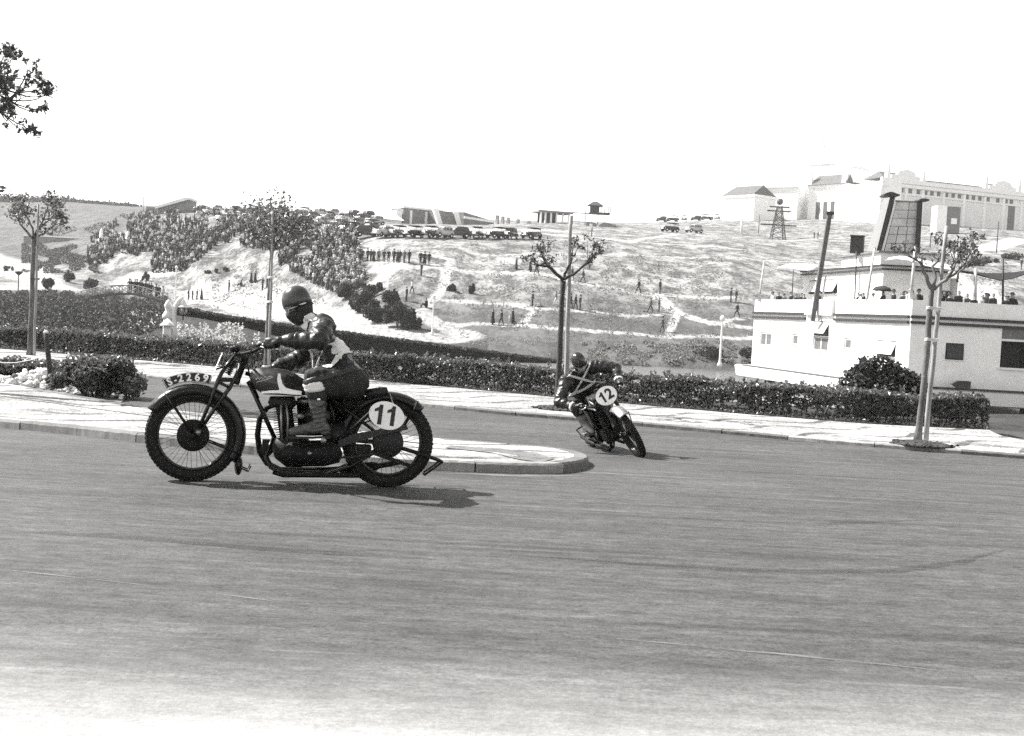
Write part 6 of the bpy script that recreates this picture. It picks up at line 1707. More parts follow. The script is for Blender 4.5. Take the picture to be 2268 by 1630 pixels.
# glazing panes and bars
L_ = lambda f: (1958 + (1985.5 - 1958) * f, 556.5 + (447.5 - 556.5) * f); R_ = lambda f: (2027 + (2032 - 2027) * f, 558 + (448 - 558) * f)
rows = [0.0, 0.165, 0.345, 0.51, 0.675, 0.84, 1.0]
for i in range(6):
    (xa, ya), (xb, yb) = L_(rows[i]), L_(rows[i + 1]); (xc, yc), (xd, yd) = R_(rows[i]), R_(rows[i + 1])
    cols = [0, 0.32, 0.66, 1.0] if i < 3 else [0, 0.62, 1.0]
    for j in range(len(cols) - 1):
        a, b = cols[j] + 0.012, cols[j + 1] - 0.012; g_ = 0.5
        quad = [(xa + (xc - xa) * a, ya + (yc - ya) * a - g_), (xa + (xc - xa) * b, ya + (yc - ya) * b - g_), (xb + (xd - xb) * b, yb + (yd - yb) * b + g_), (xb + (xd - xb) * a, yb + (yd - yb) * a + g_)]
        slabpx('glass_pane', quad, 0.2, 0.26, LATT, fun)
slabpx('lattice', [(1957.5, 557), (2027.5, 558.5), (2032, 447), (1985, 446.5)], 0.265, 0.3, DARKLINE, fun)
# chest on the roof
bxp = at(1899, 556, 80) ; bxp.z = 6.63
mb = MB(); Mz = Matrix.Rotation(R(-22), 3, 'Z'); c_ = at(1899, 536, 84) - so_; mb.box((c_.x, c_.y, 6.63 + 0.58 - so_.z), (0.42, 0.42, 0.575), Mz); mb.box((c_.x, c_.y, 6.63 + 1.19 - so_.z), (0.46, 0.46, 0.03), Mz); fix_normals(mb.build('roof_chest', M('dark_grey_chest', 0.045), ship))
# mast leaning on the bay
ma, mt_ = FL.P(FL.hit(1816, 712)[0], FL.hit(1816, 712)[1], 0.55), at(1838, 472, 84.3)
mb = MB(); mb.obar(ma - so_, mt_ - so_, 0.14, 0.14, (0, 1, 0)); ms = mb.build('mast', MASTM, ship); fix_normals(ms)
mb = MB(); mb.box(mt_ - so_, (0.25, 0.22, 0.1)); fix_normals(mb.build('mast_cap', DARKLINE, ms))
mb = MB(); mb.obar(ma - so_ + Vector((0.42, 0, 0)), ma.lerp(mt_, 0.42) - so_ + Vector((0.42, 0, 0)), 0.06, 0.06, (0, 1, 0)); fix_normals(mb.build('mast_brace', POLEW, ms))
# poles and awnings
def shpole(x0, y0, x1, y1, Y, r, mat=POLEW):
    mb = MB(); mb.tube([at(x0, y0, Y) - so_, at(x1, y1, Y) - so_], [r, r * 0.8], 6); return mb.build('deck_pole', mat, ship)
shpole(1681, 668, 1693, 577, 94, 0.09); shpole(1920, 668, 1937, 550, 77.5, 0.08); shpole(2017, 668, 2027, 546, 72.5, 0.10); shpole(1754, 668, 1757, 598, 91, 0.04, DARKLINE)
shpole(2159, 672, 2161, 594, 73, 0.12); shpole(2221, 674, 2222, 572, 74, 0.07, DARKLINE); shpole(1893, 668, 1897, 556, 80, 0.05, DARKLINE)
def awning(pts_a, pts_b, mat, Ya, Yb, name='awning'):
    mb = MB(); A_ = [at(x, y, Ya) - so_ for x, y in pts_a]; B_ = [at(x, y, Yb) - so_ for x, y in pts_b]; n = len(A_)
    rings = []
    for a, b in zip(A_, B_):
        row = [a.lerp(b, k / 6) + Vector((0, 0, -0.10 * math.sin(math.pi * k / 6))) for k in range(7)]; rings.append(row)
    vs = [p for r in rings for p in r]; F = [(i * 7 + k, i * 7 + k + 1, (i + 1) * 7 + k + 1, (i + 1) * 7 + k) for i in range(n - 1) for k in range(6)]
    mb.add(vs, F, True); o = mb.build(name, mat, ship); so2 = o.modifiers.new('s', 'SOLIDIFY'); so2.thickness = 0.04; return o
awning([(1706, 600), (1725, 594), (1750, 595), (1775, 599), (1795, 601)], [(1725, 592), (1745, 586), (1770, 584), (1795, 586), (1822, 591)], CANVAS, 92, 97)
awning([(2128, 600), (2160, 606), (2190, 616), (2215, 622), (2245, 617), (2275, 606), (2310, 596)], [(2110, 598), (2150, 602), (2185, 606), (2215, 606), (2245, 604), (2275, 600), (2310, 594)], CANVAS_D, 73, 80)
awning([(1960, 577), (1985, 574), (2010, 577), (2040, 588), (2090, 596), (2130, 602)], [(1968, 572), (1992, 568), (2015, 570), (2045, 577), (2095, 586), (2135, 596)], CANVAS, 73.5, 78)

# ---------------------------------------------------------------- white lamp posts round the lake
def lamp_post(label, px, py_top, py_base, r=0.11):
    b = on_terrain(px, py_base); root = empty('lamp_post', b); tag(root, label, 'lamp post'); Hh = (at(px + (py_base - py_top) * 0.053, py_top, b.y) - b).z
    mb = MB(); mb.lathe([(r * 2.2, 0), (r * 2.0, 0.25), (r * 1.2, 0.4), (r, 0.6), (r * 0.7, Hh * 0.9), (r * 0.9, Hh * 0.92), (r * 0.5, Hh * 0.94)], (0, 0, 0), (0, 0, 1), 12); mb.build('post', PLASTER, root)
    mb = MB(); mb.ell((0, 0, Hh * 0.97), (r * 2.3, r * 2.3, r * 2.6)); mb.build('globe', FRAMEW, root); return root
lamp_post('white lamp post on the lake bank beside the ship house', 1594, 702, 811)
lamp_post('white lamp post beside the bright path below the hillside bush', 957, 655, 742, 0.09)
lamp_post('thin white lamp post on the path behind rider eleven', 700, 640, 712, 0.07)
lamp_post('pale tall lamp post at the end of the footbridge', 388, 590, 668, 0.10)
# ================================================================ PEOPLE ON THE HILL
SKINF = M('far_skin', 0.28, 0.8); HAIRF = M('far_dark_hair', 0.03, 0.8); HATL = M('straw_hat', 0.45, 0.9)
CL = [M('cloth_%d' % i, v, 0.9, 0.15, 5) for i, v in enumerate((0.018, 0.035, 0.07, 0.16, 0.5))]
def person_mesh(pose, top, bot, hat):
    mb = MB()
    hz = 1.60
    if pose == 'sit':
        sh = 0.62; hz = 0.82; limb(mb, [(0, 0, 0.16), (0, 0, 0.40), (0.02, 0, 0.58)], [0.16, 0.16, 0.15], 10, 3)
        for s in (-1, 1): limb(mb, [(0, s * 0.1, 0.14), (0.36, s * 0.12, 0.34), (0.5, s * 0.12, 0.04)], [0.09, 0.075, 0.06], 8, 2); limb(mb, [(0.02, s * 0.19, 0.58), (0.12, s * 0.22, 0.36), (0.32, s * 0.1, 0.34)], [0.07, 0.055, 0.045], 8, 2)
    else:
        limb(mb, [(0, 0, 0.92), (0.0, 0, 1.12), (0.01, 0, 1.36)], [0.155, 0.145, 0.15], 12, 3)
        mb.ell((0.01, 0, 1.36), (0.12, 0.20, 0.09))
        st = {'stand': 0.03, 'walk': 0.24, 'stride': 0.34, 'skirt': 0.02, 'lean': 0.02}[pose]
        if pose == 'skirt': mb.lathe([(0.13, 1.0), (0.17, 0.85), (0.22, 0.5), (0.27, 0.18), (0.20, 0.16)], (0, 0, 0), (0, 0, 1), 14)
        for s in (-1, 1):
            dx = st * s
            limb(mb, [(0, s * 0.09, 0.9), (dx * 0.55 + (0.05 if s > 0 else 0.0), s * 0.09, 0.48), (dx, s * 0.09, 0.07)], [0.095, 0.07, 0.05], 8, 2)
            limb(mb, [(dx - 0.03, s * 0.09, 0.045), (dx + 0.13, s * 0.10, 0.035)], [0.045, 0.04], 8, 2)
            if pose == 'lean': limb(mb, [(0.02, s * 0.2, 1.36), (0.14, s * 0.27, 1.12), (0.36, s * 0.18, 1.10)], [0.07, 0.055, 0.04], 8, 2)
            else: limb(mb, [(0.0, s * 0.21, 1.36), (-dx * 0.4, s * 0.26, 1.08), (-dx * 0.8 + 0.06, s * 0.25, 0.84)], [0.07, 0.055, 0.042], 8, 2)
    limb(mb, [(0.02, 0, hz - 0.19), (0.03, 0, hz - 0.05)], [0.055, 0.06], 8, 2)
    mb.ell((0.035, 0, hz), (0.10, 0.082, 0.125)); mb.ell((0.13, 0, hz - 0.02), (0.02, 0.015, 0.025))
    if hat == 'hat': mb.lathe([(0.02, 0.20), (0.10, 0.185), (0.11, 0.08), (0.185, 0.07), (0.185, 0.055), (0.09, 0.05)], (0.03, 0, hz), (0, 0, 1), 14)
    elif hat == 'cap': mb.ell((0.03, 0, hz + 0.075), (0.125, 0.11, 0.065)); mb.ell((0.13, 0, hz + 0.05), (0.07, 0.07, 0.02))
    me = remesh(mb, 'person', 0.026, 2)
    me.materials.append(CL[top]); me.materials.append(CL[bot]); me.materials.append(SKINF); me.materials.append(HATL if hat == 'hat' and top > 2 else HAIRF); me.materials.append(CL[0])
    wz = 0.30 if pose == 'sit' else 0.93
    for p in me.polygons:
        c = p.center
        if c.z > hz + (0.045 if hat else 0.05): mi = 3
        elif c.z > hz - 0.16: mi = 2 if (c.x > -0.02 or hat) else 3
        elif c.z < 0.075: mi = 4
        elif (abs(c.y) > 0.17 and c.z < 0.90 and pose not in ('sit', 'skirt') and pose != 'lean'): mi = 2
        elif c.z < wz and abs(c.y) < 0.17 or (pose == 'skirt' and c.z < wz): mi = 1
        else: mi = 0
        p.material_index = mi
    return me
PM = {}
def pmesh(pose, top, bot, hat):
    k = (pose, top, bot, hat)
    if k not in PM: PM[k] = person_mesh(*k)
    return PM[k]
def person(px, py, pose, top, bot, hat, label, group=None, face=None, sc=1.0, loc=None):
    p = on_terrain(px, py) if loc is None else loc
    o = link(bpy.data.objects.new('person', pmesh(pose, top, bot, hat))); o.location = p
    o.rotation_euler = (0, 0, random.uniform(0, 6.28) if face is None else face); o.scale = (sc, sc, sc * random.uniform(0.97, 1.03))
    tag(o, label, 'person', group); return o
PI = math.pi
WALK = [
 (1091, 719, 'skirt', 0, 0, '', 'woman in long black dress at the front of three on the lowest hill path', PI * 0.9, 1),
 (1110, 721, 'walk', 0, 0, 'hat', 'man in dark suit walking between two women on the lowest hill path', PI * 0.95, 1.02),
 (1135, 717, 'skirt', 0, 1, '', 'dark dressed woman last of three on the lowest hill path', PI, 1),
 (1128, 716, 'stand', 4, 4, '', 'small child in pale clothes beside the woman on the lowest path', PI, 0.6),
 (1179, 678, 'stand', 1, 1, 'hat', 'man standing alone on the slope beside the bare staked tree', PI, 1),
 (1231, 676, 'walk', 3, 4, '', 'pale clothed figure on the slope partly hidden by the bare tree trunk', PI, 0.95),
 (1263, 683, 'walk', 0, 0, 'hat', 'man in dark suit striding just right of the bare tree stake', 0, 1),
 (1274, 685, 'walk', 0, 1, '', 'man in dark suit, middle of three walking right of the stake', 0, 1),
 (1284, 687, 'stand', 1, 2, 'hat', 'man in greyish suit, last of three walking right of the stake', 0, 1),
 (1143, 598, 'skirt', 2, 2, '', 'woman in grey dress walking on the upper hill path', 0, 0.97),
 (1174, 602, 'skirt', 0, 0, 'cap', 'cloaked dark figure on the upper hill path near a walking man', 0, 1),
 (1188, 609, 'stride', 0, 0, 'hat', 'man in dark suit striding along the upper hill path', 0, 1),
 (1267, 621, 'walk', 1, 1, '', 'man behind the branches of the bare tree on the hill', PI, 1),
 (1291, 626, 'stride', 1, 2, '', 'man striding beyond the right branch of the bare tree', PI, 1),
 (1414, 649, 'stride', 0, 0, 'cap', 'man in dark clothes taking a long stride in mid slope', PI, 1),
 (1461, 651, 'stand', 0, 0, 'cap', 'man in dark suit standing upright in mid slope', 0.3, 1.05),
 (1440, 692, 'stride', 3, 1, '', 'man in light shirt and dark trousers striding below mid slope', 0, 1),
 (1459, 691, 'stand', 2, 2, '', 'man in grey suit beside the man in light shirt', 0, 1),
 (1467, 736, 'walk', 2, 2, 'hat', 'man in grey suit walking alone on the lowest path', PI, 1.02),
 (1618, 670, 'stand', 1, 1, 'hat', 'dark suited man, nearer the tree of a pair beside the ship house', 0, 1),
 (1630, 671, 'stand', 0, 0, '', 'stout man in black, second of a pair beside the ship house', PI, 1.02),
 (1632, 703, 'stride', 0, 0, 'cap', 'dark striding man on the path just left of the ship house', PI, 1),
 (1310, 524, 'stand', 3, 2, '', 'man standing alone on the light upper track beneath the scaffold tower', 0, 1),
 (1803, 530, 'stand', 0, 0, '', 'one of two dark figures standing behind the mast of the ship house', 0, 1),
 (1811, 530, 'stand', 0, 1, '', 'second of two dark figures standing behind the mast', 0, 1),
 (2120, 549, 'walk', 0, 0, 'hat', 'dark figure walking on the wide pale track above the dark awning', PI, 1),
 (2136, 550, 'walk', 1, 0, 'hat', 'larger dark figure following on the wide pale track above the awning', PI, 1.08),
 (2072, 541, 'sit', 0, 0, '', 'dark figure seated on the bank beside the funnel', 0, 1.2),
 (2098, 523, 'stand', 0, 1, '', 'tiny lone figure on the track below the palace kiosk', 0, 1),
 (2262, 597, 'stand', 0, 0, '', 'dark figure at the picture edge beside the shrub on the bank', PI, 1),
 (933, 611, 'stand', 1, 1, 'cap', 'lone man standing below the end of the standing row', PI, 1.02),
 (944, 681, 'sit', 0, 0, '', 'woman in black seated on the path right of the dark bushes', PI, 1.25),
 (900, 668, 'stand', 1, 1, '', 'man standing at the upper edge of the dark bushes', PI, 1.05),
 (912, 650, 'walk', 4, 1, '', 'figure in white shirt beside the dark bushes', 0, 1),
 (417, 664, 'stand', 0, 0, '', 'dark figure, first of four standing on the white path beyond the lantern', 0, 0.98),
 (426, 664, 'stand', 1, 2, '', 'second of four people standing on the white path', 0, 0.9),
 (436, 664, 'stand', 2, 2, '', 'paler third of four people standing on the white path', PI, 0.9),
 (446, 664, 'skirt', 0, 0, '', 'woman in long black, last of four on the white path', PI, 1),
 (507, 646, 'stand', 2, 1, 'hat', 'lone man standing on the pale slope beyond the four people', PI, 1),
 (534, 634, 'sit', 1, 0, '', 'figure seated on the pale slope left of the black robed pair', PI, 1.1),
 (556, 626, 'skirt', 0, 0, '', 'black robed figure, first of a pair left of the staked tree', 0, 1.02),
 (565, 626, 'skirt', 0, 0, 'hat', 'black robed figure with hat, second of a pair left of the staked tree', 0, 1.04),
 (581, 643, 'stand', 1, 0, '', 'man standing close to the stake behind rider eleven', 0, 1.1),
 (591, 638, 'stand', 0, 0, '', 'man half hidden by the stake behind rider eleven', 0, 1.0)]
for px, py, po, tp_, bt_, ht, lb, fc, sc_ in WALK: person(px, py, po, tp_, bt_, ht, lb, None, fc, sc_)
# the row standing along the brow
g = random.Random(4); rowx = (783, 791, 802, 814, 821, 827, 838, 850, 860, 872, 880, 885, 895, 906, 931, 940, 950)
for i, x in enumerate(rowx):
    py = 577 + (x - 783) * 0.045 + (2 if x > 925 else 0); t_ = (0, 1, 2, 0, 0, 1, 3, 2, 0, 0, 1, 0, 3, 0, 0, 0, 1)[i]
    person(x, py, 'stand' if i % 5 else 'skirt', t_, min(t_, 2), ('hat', 'cap', '')[i % 3], 'person %s from the tree in the row standing along the brow' % ('one two three four five six seven eight nine ten eleven twelve thirteen fourteen fifteen sixteen seventeen'.split()[i]), 'row of people standing on the brow', g.uniform(-0.6, 0.6) - PI / 2, 1.0)
# people at the rail of the ship house
def on_deck(F, px, d, z=Z_DECK):
    u, _ = F.hit(px, 655); p = F.P(u, z, -d); return p
deck_l = [1690, 1697, 1706, 1715, 1724, 1733, 1742, 1751, 1760, 1768, 1776, 1863, 1884, 1893, 1901, 1958, 1965, 1972, 1978, 1986, 1994, 2003]
deck_r = [2026, 2096, 2104, 2112, 2133, 2156, 2166, 2189, 2197, 2204, 2210, 2238, 2248, 2258, 2264]
words = 'first second third fourth fifth sixth seventh eighth ninth tenth eleventh twelfth thirteenth fourteenth fifteenth sixteenth seventeenth eighteenth nineteenth twentieth'.split()
groups3 = [(deck_l[:11], FL, 'spectator at the ship house rail left of the mast, %s from the bow', 0.75), (deck_l[11:15], FL, 'spectator at the rail between the mast and the umbrella, %s from the mast', 0.75), (deck_l[15:], FL, 'spectator at the rail before the cabin corner, %s from the umbrella', 0.75), (deck_r[:4], FR, 'spectator at the rail behind the leaning tree, %s from the deck corner', 0.8), (deck_r[4:], FR, 'spectator at the rail under the dark awning, %s from the leaning tree', 0.8)]
for lst, F, lb, dd in groups3:
    for i, x in enumerate(lst):
        t_ = g.choice((0, 0, 1, 1, 2, 3, 4)); h_ = g.choice(('hat', '', 'cap', ''))
        p = on_deck(F, x + g.uniform(-1, 1), dd + g.uniform(-0.1, 0.6)); p.z += 0.0
        ang = math.atan2(F.n.y, F.n.x) + g.uniform(-0.5, 0.5)
        person(0, 0, 'lean' if i % 2 else 'stand', t_, 1, h_, lb % words[i], 'spectators along the ship house rail', ang, g.uniform(0.93, 1.05), p)
# dark umbrella held over the rail
up_ = on_deck(FL, 1924, 0.9); ur = empty('umbrella', (up_.x, up_.y, 0)); tag(ur, 'open dark umbrella above the rail of the ship house', 'umbrella')
zt = 3.95; mb = MB(); rings = []
for i in range(7):
    a = math.pi / 2 * i / 6; rings.append([Vector((0.62 * math.cos(a) * (1 - 0.05 * (k % 2)) * math.cos(2 * PI * k / 16), 0.62 * math.cos(a) * (1 - 0.05 * (k % 2)) * math.sin(2 * PI * k / 16), zt + 0.30 * math.sin(a) - 0.03 * (k % 2))) for k in range(16)])
mb.loft(rings, False); c_ = fix_normals(mb.build('canopy', CL[1], ur)); c_.modifiers.new('s', 'SOLIDIFY').thickness = 0.015
mb = MB(); mb.tube([(0, 0, zt + 0.4), (0, 0, zt - 0.75)], 0.015, 6); mb.build('shaft', DARKLINE, ur)
person(0, 0, 'lean', 1, 1, '', 'spectator beneath the dark umbrella at the ship house rail', None, math.atan2(FL.n.y, FL.n.x), 0.98, Vector((up_.x + 0.15, up_.y + 0.1, Z_DECK)))
kp = FR.P(FR.hit(2256, 780)[0], HR['w6'][2] - 0.95, -0.75)
# ---------------------------------------------------------------- the crowd
CROWD = [[(192, 548), (235, 502), (290, 480), (420, 464), (470, 472), (482, 540), (445, 572), (410, 600), (340, 606), (330, 575), (262, 560), (225, 592), (196, 584)],
         [(420, 466), (560, 480), (640, 502), (660, 562), (560, 552), (480, 537)], [(640, 502), (785, 508), (796, 560), (808, 640), (762, 658), (700, 632), (612, 585), (640, 560)]]
def in_poly(x, y, P):
    c = False
    for i in range(len(P)):
        x0, y0 = P[i]; x1, y1 = P[i - 1]
        if (y0 > y) != (y1 > y) and x < (x1 - x0) * (y - y0) / (y1 - y0) + x0: c = not c
    return c
def cross(X, Y, Z, T, k):
    a, b = Z[k - 1] - T[k - 1], Z[k] - T[k]; f = a / (a - b) if a != b else 1.0
    return [q[k - 1] + (q[k] - q[k - 1]) * f for q in (X, Y, T)]
g = random.Random(12); pts = []
cell = {}
for pl in CROWD:
    x0, x1 = min(p[0] for p in pl), max(p[0] for p in pl); y0, y1 = min(p[1] for p in pl), max(p[1] for p in pl)
    for _ in range(int((x1 - x0) * (y1 - y0) / 5)):
        x, y = g.uniform(x0, x1), g.uniform(y0, y1)
        if not in_poly(x, y, pl): continue
        if mnoise.noise(Vector((x * 0.02, y * 0.03, 3))) < -0.28: continue
        k = (int(x / 5.0), int(y / 5.0))
        if any((abs(x - q[0]) < 3.4 and abs(y - q[1]) < 3.3) for i in (-1, 0, 1) for j in (-1, 0, 1) for q in cell.get((k[0] + i, k[1] + j), [])): continue
        cell.setdefault(k, []).append((x, y)); pts.append((x, y))
W3 = []
Ys = np.exp(np.linspace(math.log(110), math.log(420), 260))
D = np.array([list(pdir(x, y)) for x, y in pts])
Xs = (D[:, 0] / D[:, 1])[:, None] * Ys[None]; Zs = CAM_H + (D[:, 2] / D[:, 1])[:, None] * Ys[None]
TZ = terrain_z(Xs, np.repeat(Ys[None], len(pts), 0), False)
ix = np.argmax(Zs <= TZ, axis=1)
W3 = [Vector(cross(Xs[i], Ys, Zs[i], TZ[i], k)) for i, k in enumerate(ix) if k > 0]
W3.sort(key=lambda p: p.y)
kinds = [(po, t_, b_, h_) for po, t_, b_, h_ in (('stand', 0, 0, 'hat'), ('stand', 1, 1, 'cap'), ('skirt', 2, 1, ''), ('stand', 3, 1, 'hat'), ('skirt', 4, 3, ''), ('sit', 0, 0, ''), ('sit', 4, 1, ''), ('stand', 4, 2, ''), ('lean', 1, 0, 'hat'), ('sit', 2, 1, 'hat'), ('stand', 2, 0, 'cap'))]
NIND = 175
for i, p in enumerate(W3[:NIND]):
    po, t_, b_, h_ = g.choice(kinds)
    tone = {0: 'black', 1: 'dark', 2: 'grey', 3: 'light grey', 4: 'white'}[t_]; act = {'sit': 'sitting', 'stand': 'standing', 'skirt': 'in a long skirt', 'lean': 'standing'}[po]
    person(0, 0, po, t_, b_, h_, '%s clad spectator %s in the crowd flank %s' % (tone, act, 'above the dark bushes' if p.x > -20 else 'behind the staked tree' if p.x > -32 else 'on the far side'), 'near flank of the crowd on the slope', -PI / 2 + g.uniform(-0.9, 0.9), g.uniform(0.93, 1.05), p)
# everyone behind them reads as one mass
srcs = []
for k in kinds:
    me = pmesh(*k); o = bpy.data.objects.new('t', me); dm = o.modifiers.new('d', 'DECIMATE'); dm.ratio = 0.07
    m2 = eval_mesh(o)
    m2.calc_loop_triangles(); V = np.array([v.co for v in m2.vertices]); F = np.array([t.vertices[:] for t in m2.loop_triangles]); vals = [CLV for CLV in (0.018, 0.035, 0.07, 0.16, 0.5)]
    lut = [vals[k[1]], vals[k[2]], 0.28, 0.45 if (k[3] == 'hat' and k[1] > 2) else 0.03, 0.018]
    tone = np.array([lut[m2.polygons[t.polygon_index].material_index] for t in m2.loop_triangles]); srcs.append((V, F, tone))
AV = []; AF = []; AT = []; base = 0
for p in W3[NIND:]:
    V, F, tn = g.choice(srcs); a = -PI / 2 + g.uniform(-1, 1); c, s = math.cos(a), math.sin(a); sc_ = g.uniform(0.93, 1.06)
    X = V[:, 0] * c - V[:, 1] * s; Y = V[:, 0] * s + V[:, 1] * c
    Q = np.stack([X, Y, V[:, 2]], 1) * sc_ + np.array(p); T = Q[F].reshape(-1, 3); AV.append(T); AT.append(np.repeat(tn, 3)); 
AV = np.concatenate(AV); F = np.arange(len(AV)).reshape(-1, 3)
me = quads_mesh('crowd', AV, F, {'tone': np.concatenate(AT)})
t = NT('crowd_cloth'); t.grey(t.n('Attribute', _attribute_name='tone').outputs['Fac']); t.set(Roughness=0.9); t.b.inputs['Specular IOR Level'].default_value = 0.1
tag(mesh_obj('crowd', me, None, [t.mat]), 'dense crowd of spectators massed over the far slope', 'crowd', kind='stuff')

# ================================================================ CARS
CARC = [M('car_black', 0.012, 0.3, 0.2, 2, spec=0.4), M('car_dark_grey', 0.05, 0.35, 0.2, 2), M('car_grey', 0.13, 0.35, 0.2, 2), M('car_pale', 0.42, 0.35, 0.15, 2)]
CARG = M('car_glass', 0.02, 0.1, 0.1, 2); CART = M('car_tyre', 0.015, 0.8); CHR = M('car_plating', 0.6, 0.2, 0.1, 2, metal=1.0); CROOF = M('car_pale_roof', 0.55, 0.5)
def car_proto(kind, col, loc):
    root = empty('parked_car', loc)
    mb = MB()
    S = lambda pl, w, rd=0.08: mb.pillow(pl, w, rd, lambda a, b, d: Vector((a, d, b)), 0, 3)
    S([(-1.75, 0.45), (-1.85, 0.75), (-1.6, 1.05), (0.55, 1.08), (1.75, 1.0), (1.85, 0.55), (1.7, 0.42)], 0.62 if kind == 'tourer' else 0.66, 0.14)
    body = fix_normals(mb.build('body', CARC[col], root))
    if kind == 'sedan':
        mb = MB(); mb.pillow([(-1.65, 1.03), (-1.5, 1.45), (-1.2, 1.64), (-0.2, 1.68), (0.3, 1.62), (0.58, 1.08)], 0.62, 0.12, lambda a, b, d: Vector((a, d, b)), 0, 3); cb = fix_normals(mb.build('cabin', CARC[col], root))
        for s in (-1, 1):
            for a, b in ((-1.25, -0.72), (-0.62, -0.12), (-0.02, 0.34)):
                mb = MB(); mb.prism([(a, 1.14), (b, 1.14), (b - 0.04, 1.5), (a + 0.02, 1.5)], 0.615 * s, 0.635 * s, lambda p, q, d: Vector((p, d, q))); fix_normals(mb.build('window', CARG, cb))
        mb = MB(); mb.add([(0.60, -0.5, 1.14), (0.60, 0.5, 1.14), (0.38, 0.46, 1.54), (0.38, -0.46, 1.54)], [(0, 1, 2, 3)], False); w_ = mb.build('windscreen', CARG, cb); w_.modifiers.new('s', 'SOLIDIFY').thickness = 0.03
    else:
        mb = MB(); mb.pillow([(-1.6, 1.58), (-1.5, 1.72), (-0.3, 1.78), (0.35, 1.72), (0.4, 1.62)], 0.60, 0.06, lambda a, b, d: Vector((a, d, b)), 0, 2); fix_normals(mb.build('hood', CANVAS_D if col < 3 else CROOF, root))
        mb = MB()
        for s in (-1, 1): mb.tube([(0.55, s * 0.55, 1.05), (0.38, s * 0.55, 1.66)], 0.025, 5); mb.tube([(-1.5, s * 0.55, 1.0), (-1.5, s * 0.55, 1.6)], 0.02, 5)
        mb.tube([(0.38, -0.55, 1.66), (0.38, 0.55, 1.66)], 0.025, 5); mb.build('screen_frame', CARC[0], root)
        mb = MB(); mb.box((-0.9, 0, 1.06), (0.5, 0.5, 0.05)); mb.build('seat', CARC[0], root)
    for x in (-1.15, 1.25):
        for s in (-1, 1):
            mb = MB(); mb.lathe([(0.2, -0.07), (0.34, -0.07), (0.36, -0.03), (0.36, 0.03), (0.34, 0.07), (0.2, 0.07)], (x, s * 0.66, 0.36), (0, 1, 0), 18); w_ = fix_normals(mb.build('wheel', CART, root))
            mb = MB(); mb.lathe([(0.2, 0.072), (0.1, 0.1), (0.001, 0.1)], (x, s * 0.66, 0.36), (0, s, 0), 12); fix_normals(mb.build('hub', CHR, w_))
            mb = MB(); rings = []
            for i in range(10):
                a = R(15 + (165 - 15) * i / 9) if x < 0 else R(5 + (185 - 5) * i / 9); r_ = 0.43
                c = Vector((x + r_ * math.cos(a), s * 0.70, 0.36 + r_ * math.sin(a))); rings.append([c + Vector((0, e * 0.15, 0)) + Vector((math.cos(a), 0, math.sin(a))) * h for e, h in ((-1, -0.02), (-0.8, 0.05), (0, 0.09), (0.8, 0.05), (1, -0.02))])
            mb.loft(rings); fix_normals(mb.build('mudguard', CARC[col if col != 3 else 3], root))
    for s in (-1, 1):
        mb = MB(); mb.ell((1.72, s * 0.48, 0.92), (0.12, 0.13, 0.13)); mb.build('headlight', CHR, root)
        mb = MB(); mb.box((0.02, s * 0.70, 0.40), (0.85, 0.11, 0.025)); mb.build('running_board', CARC[0], root)
    mb = MB(); mb.bbox((1.84, 0, 0.76), (0.04, 0.30, 0.30), 0.03); mb.build('radiator', CHR, root)
    mb = MB(); mb.tube([(2.0, -0.7, 0.5), (2.04, 0, 0.5), (2.0, 0.7, 0.5)], 0.04, 6); mb.build('bumper', CHR, root)
    return root
protos = {}
def place_car(px, py, kind, col, heading, label, group=None, sc=1.0):
    p = on_terrain(px, py)
    if (kind, col) not in protos: o = car_proto(kind, col, p); protos[(kind, col)] = o
    else: o = copy_tree(protos[(kind, col)])
    o.location = p; o.rotation_euler = (0, 0, heading); o.scale = (sc,) * 3; tag(o, label, 'car', group)
    return o
FRONT = [(812, 526, 'sedan', 1, 0.35, 'dark grey sedan parked tail towards the crowd at the start of the front row'), (850, 526, 'sedan', 3, -2.2, 'pale sedan parked beside the dark sedan nearest the crowd'), (880, 526, 'tourer', 2, -2.0, 'light open tourer third in the front row of parked cars'), (915, 527, 'tourer', 0, -2.1, 'black hooded tourer in the middle of the front row'), (951, 527, 'tourer', 0, -2.0, 'black tourer beside a pale car in the front row'), (980, 527, 'sedan', 3, -2.3, 'pale low car between the dark tourers of the front row'), (1014, 527, 'sedan', 1, -2.9, 'dark grey sedan parked side on in the front row'), (1055, 528, 'tourer', 0, -1.75, 'black hooded car facing down the slope, fourth from the row end'), (1100, 529, 'tourer', 0, -2.3, 'small open dark car near the end of the row'), (1129, 529, 'sedan', 0, -1.9, 'tall black sedan next to last in the row'), (1177, 530, 'tourer', 0, -2.2, 'black hooded tourer last in the front row beside the open slope')]
for px, py, k, c, h_, lb in FRONT: place_car(px, py, k, c, h_, lb, 'front row of parked cars', 1.08)
BACK = [(470, 478), (505, 480), (540, 482), (575, 482), (612, 484), (648, 486), (500, 492), (545, 494), (590, 496), (640, 498), (680, 500), (690, 488), (725, 490), (758, 492), (720, 503), (752, 506), (790, 505), (800, 494), (830, 512), (775, 517), (735, 515), (830, 499), (445, 471), (485, 472), (520, 473), (558, 474), (595, 475), (630, 477), (668, 478), (705, 480), (742, 482), (780, 484), (812, 486), (660, 492)]
g = random.Random(3)
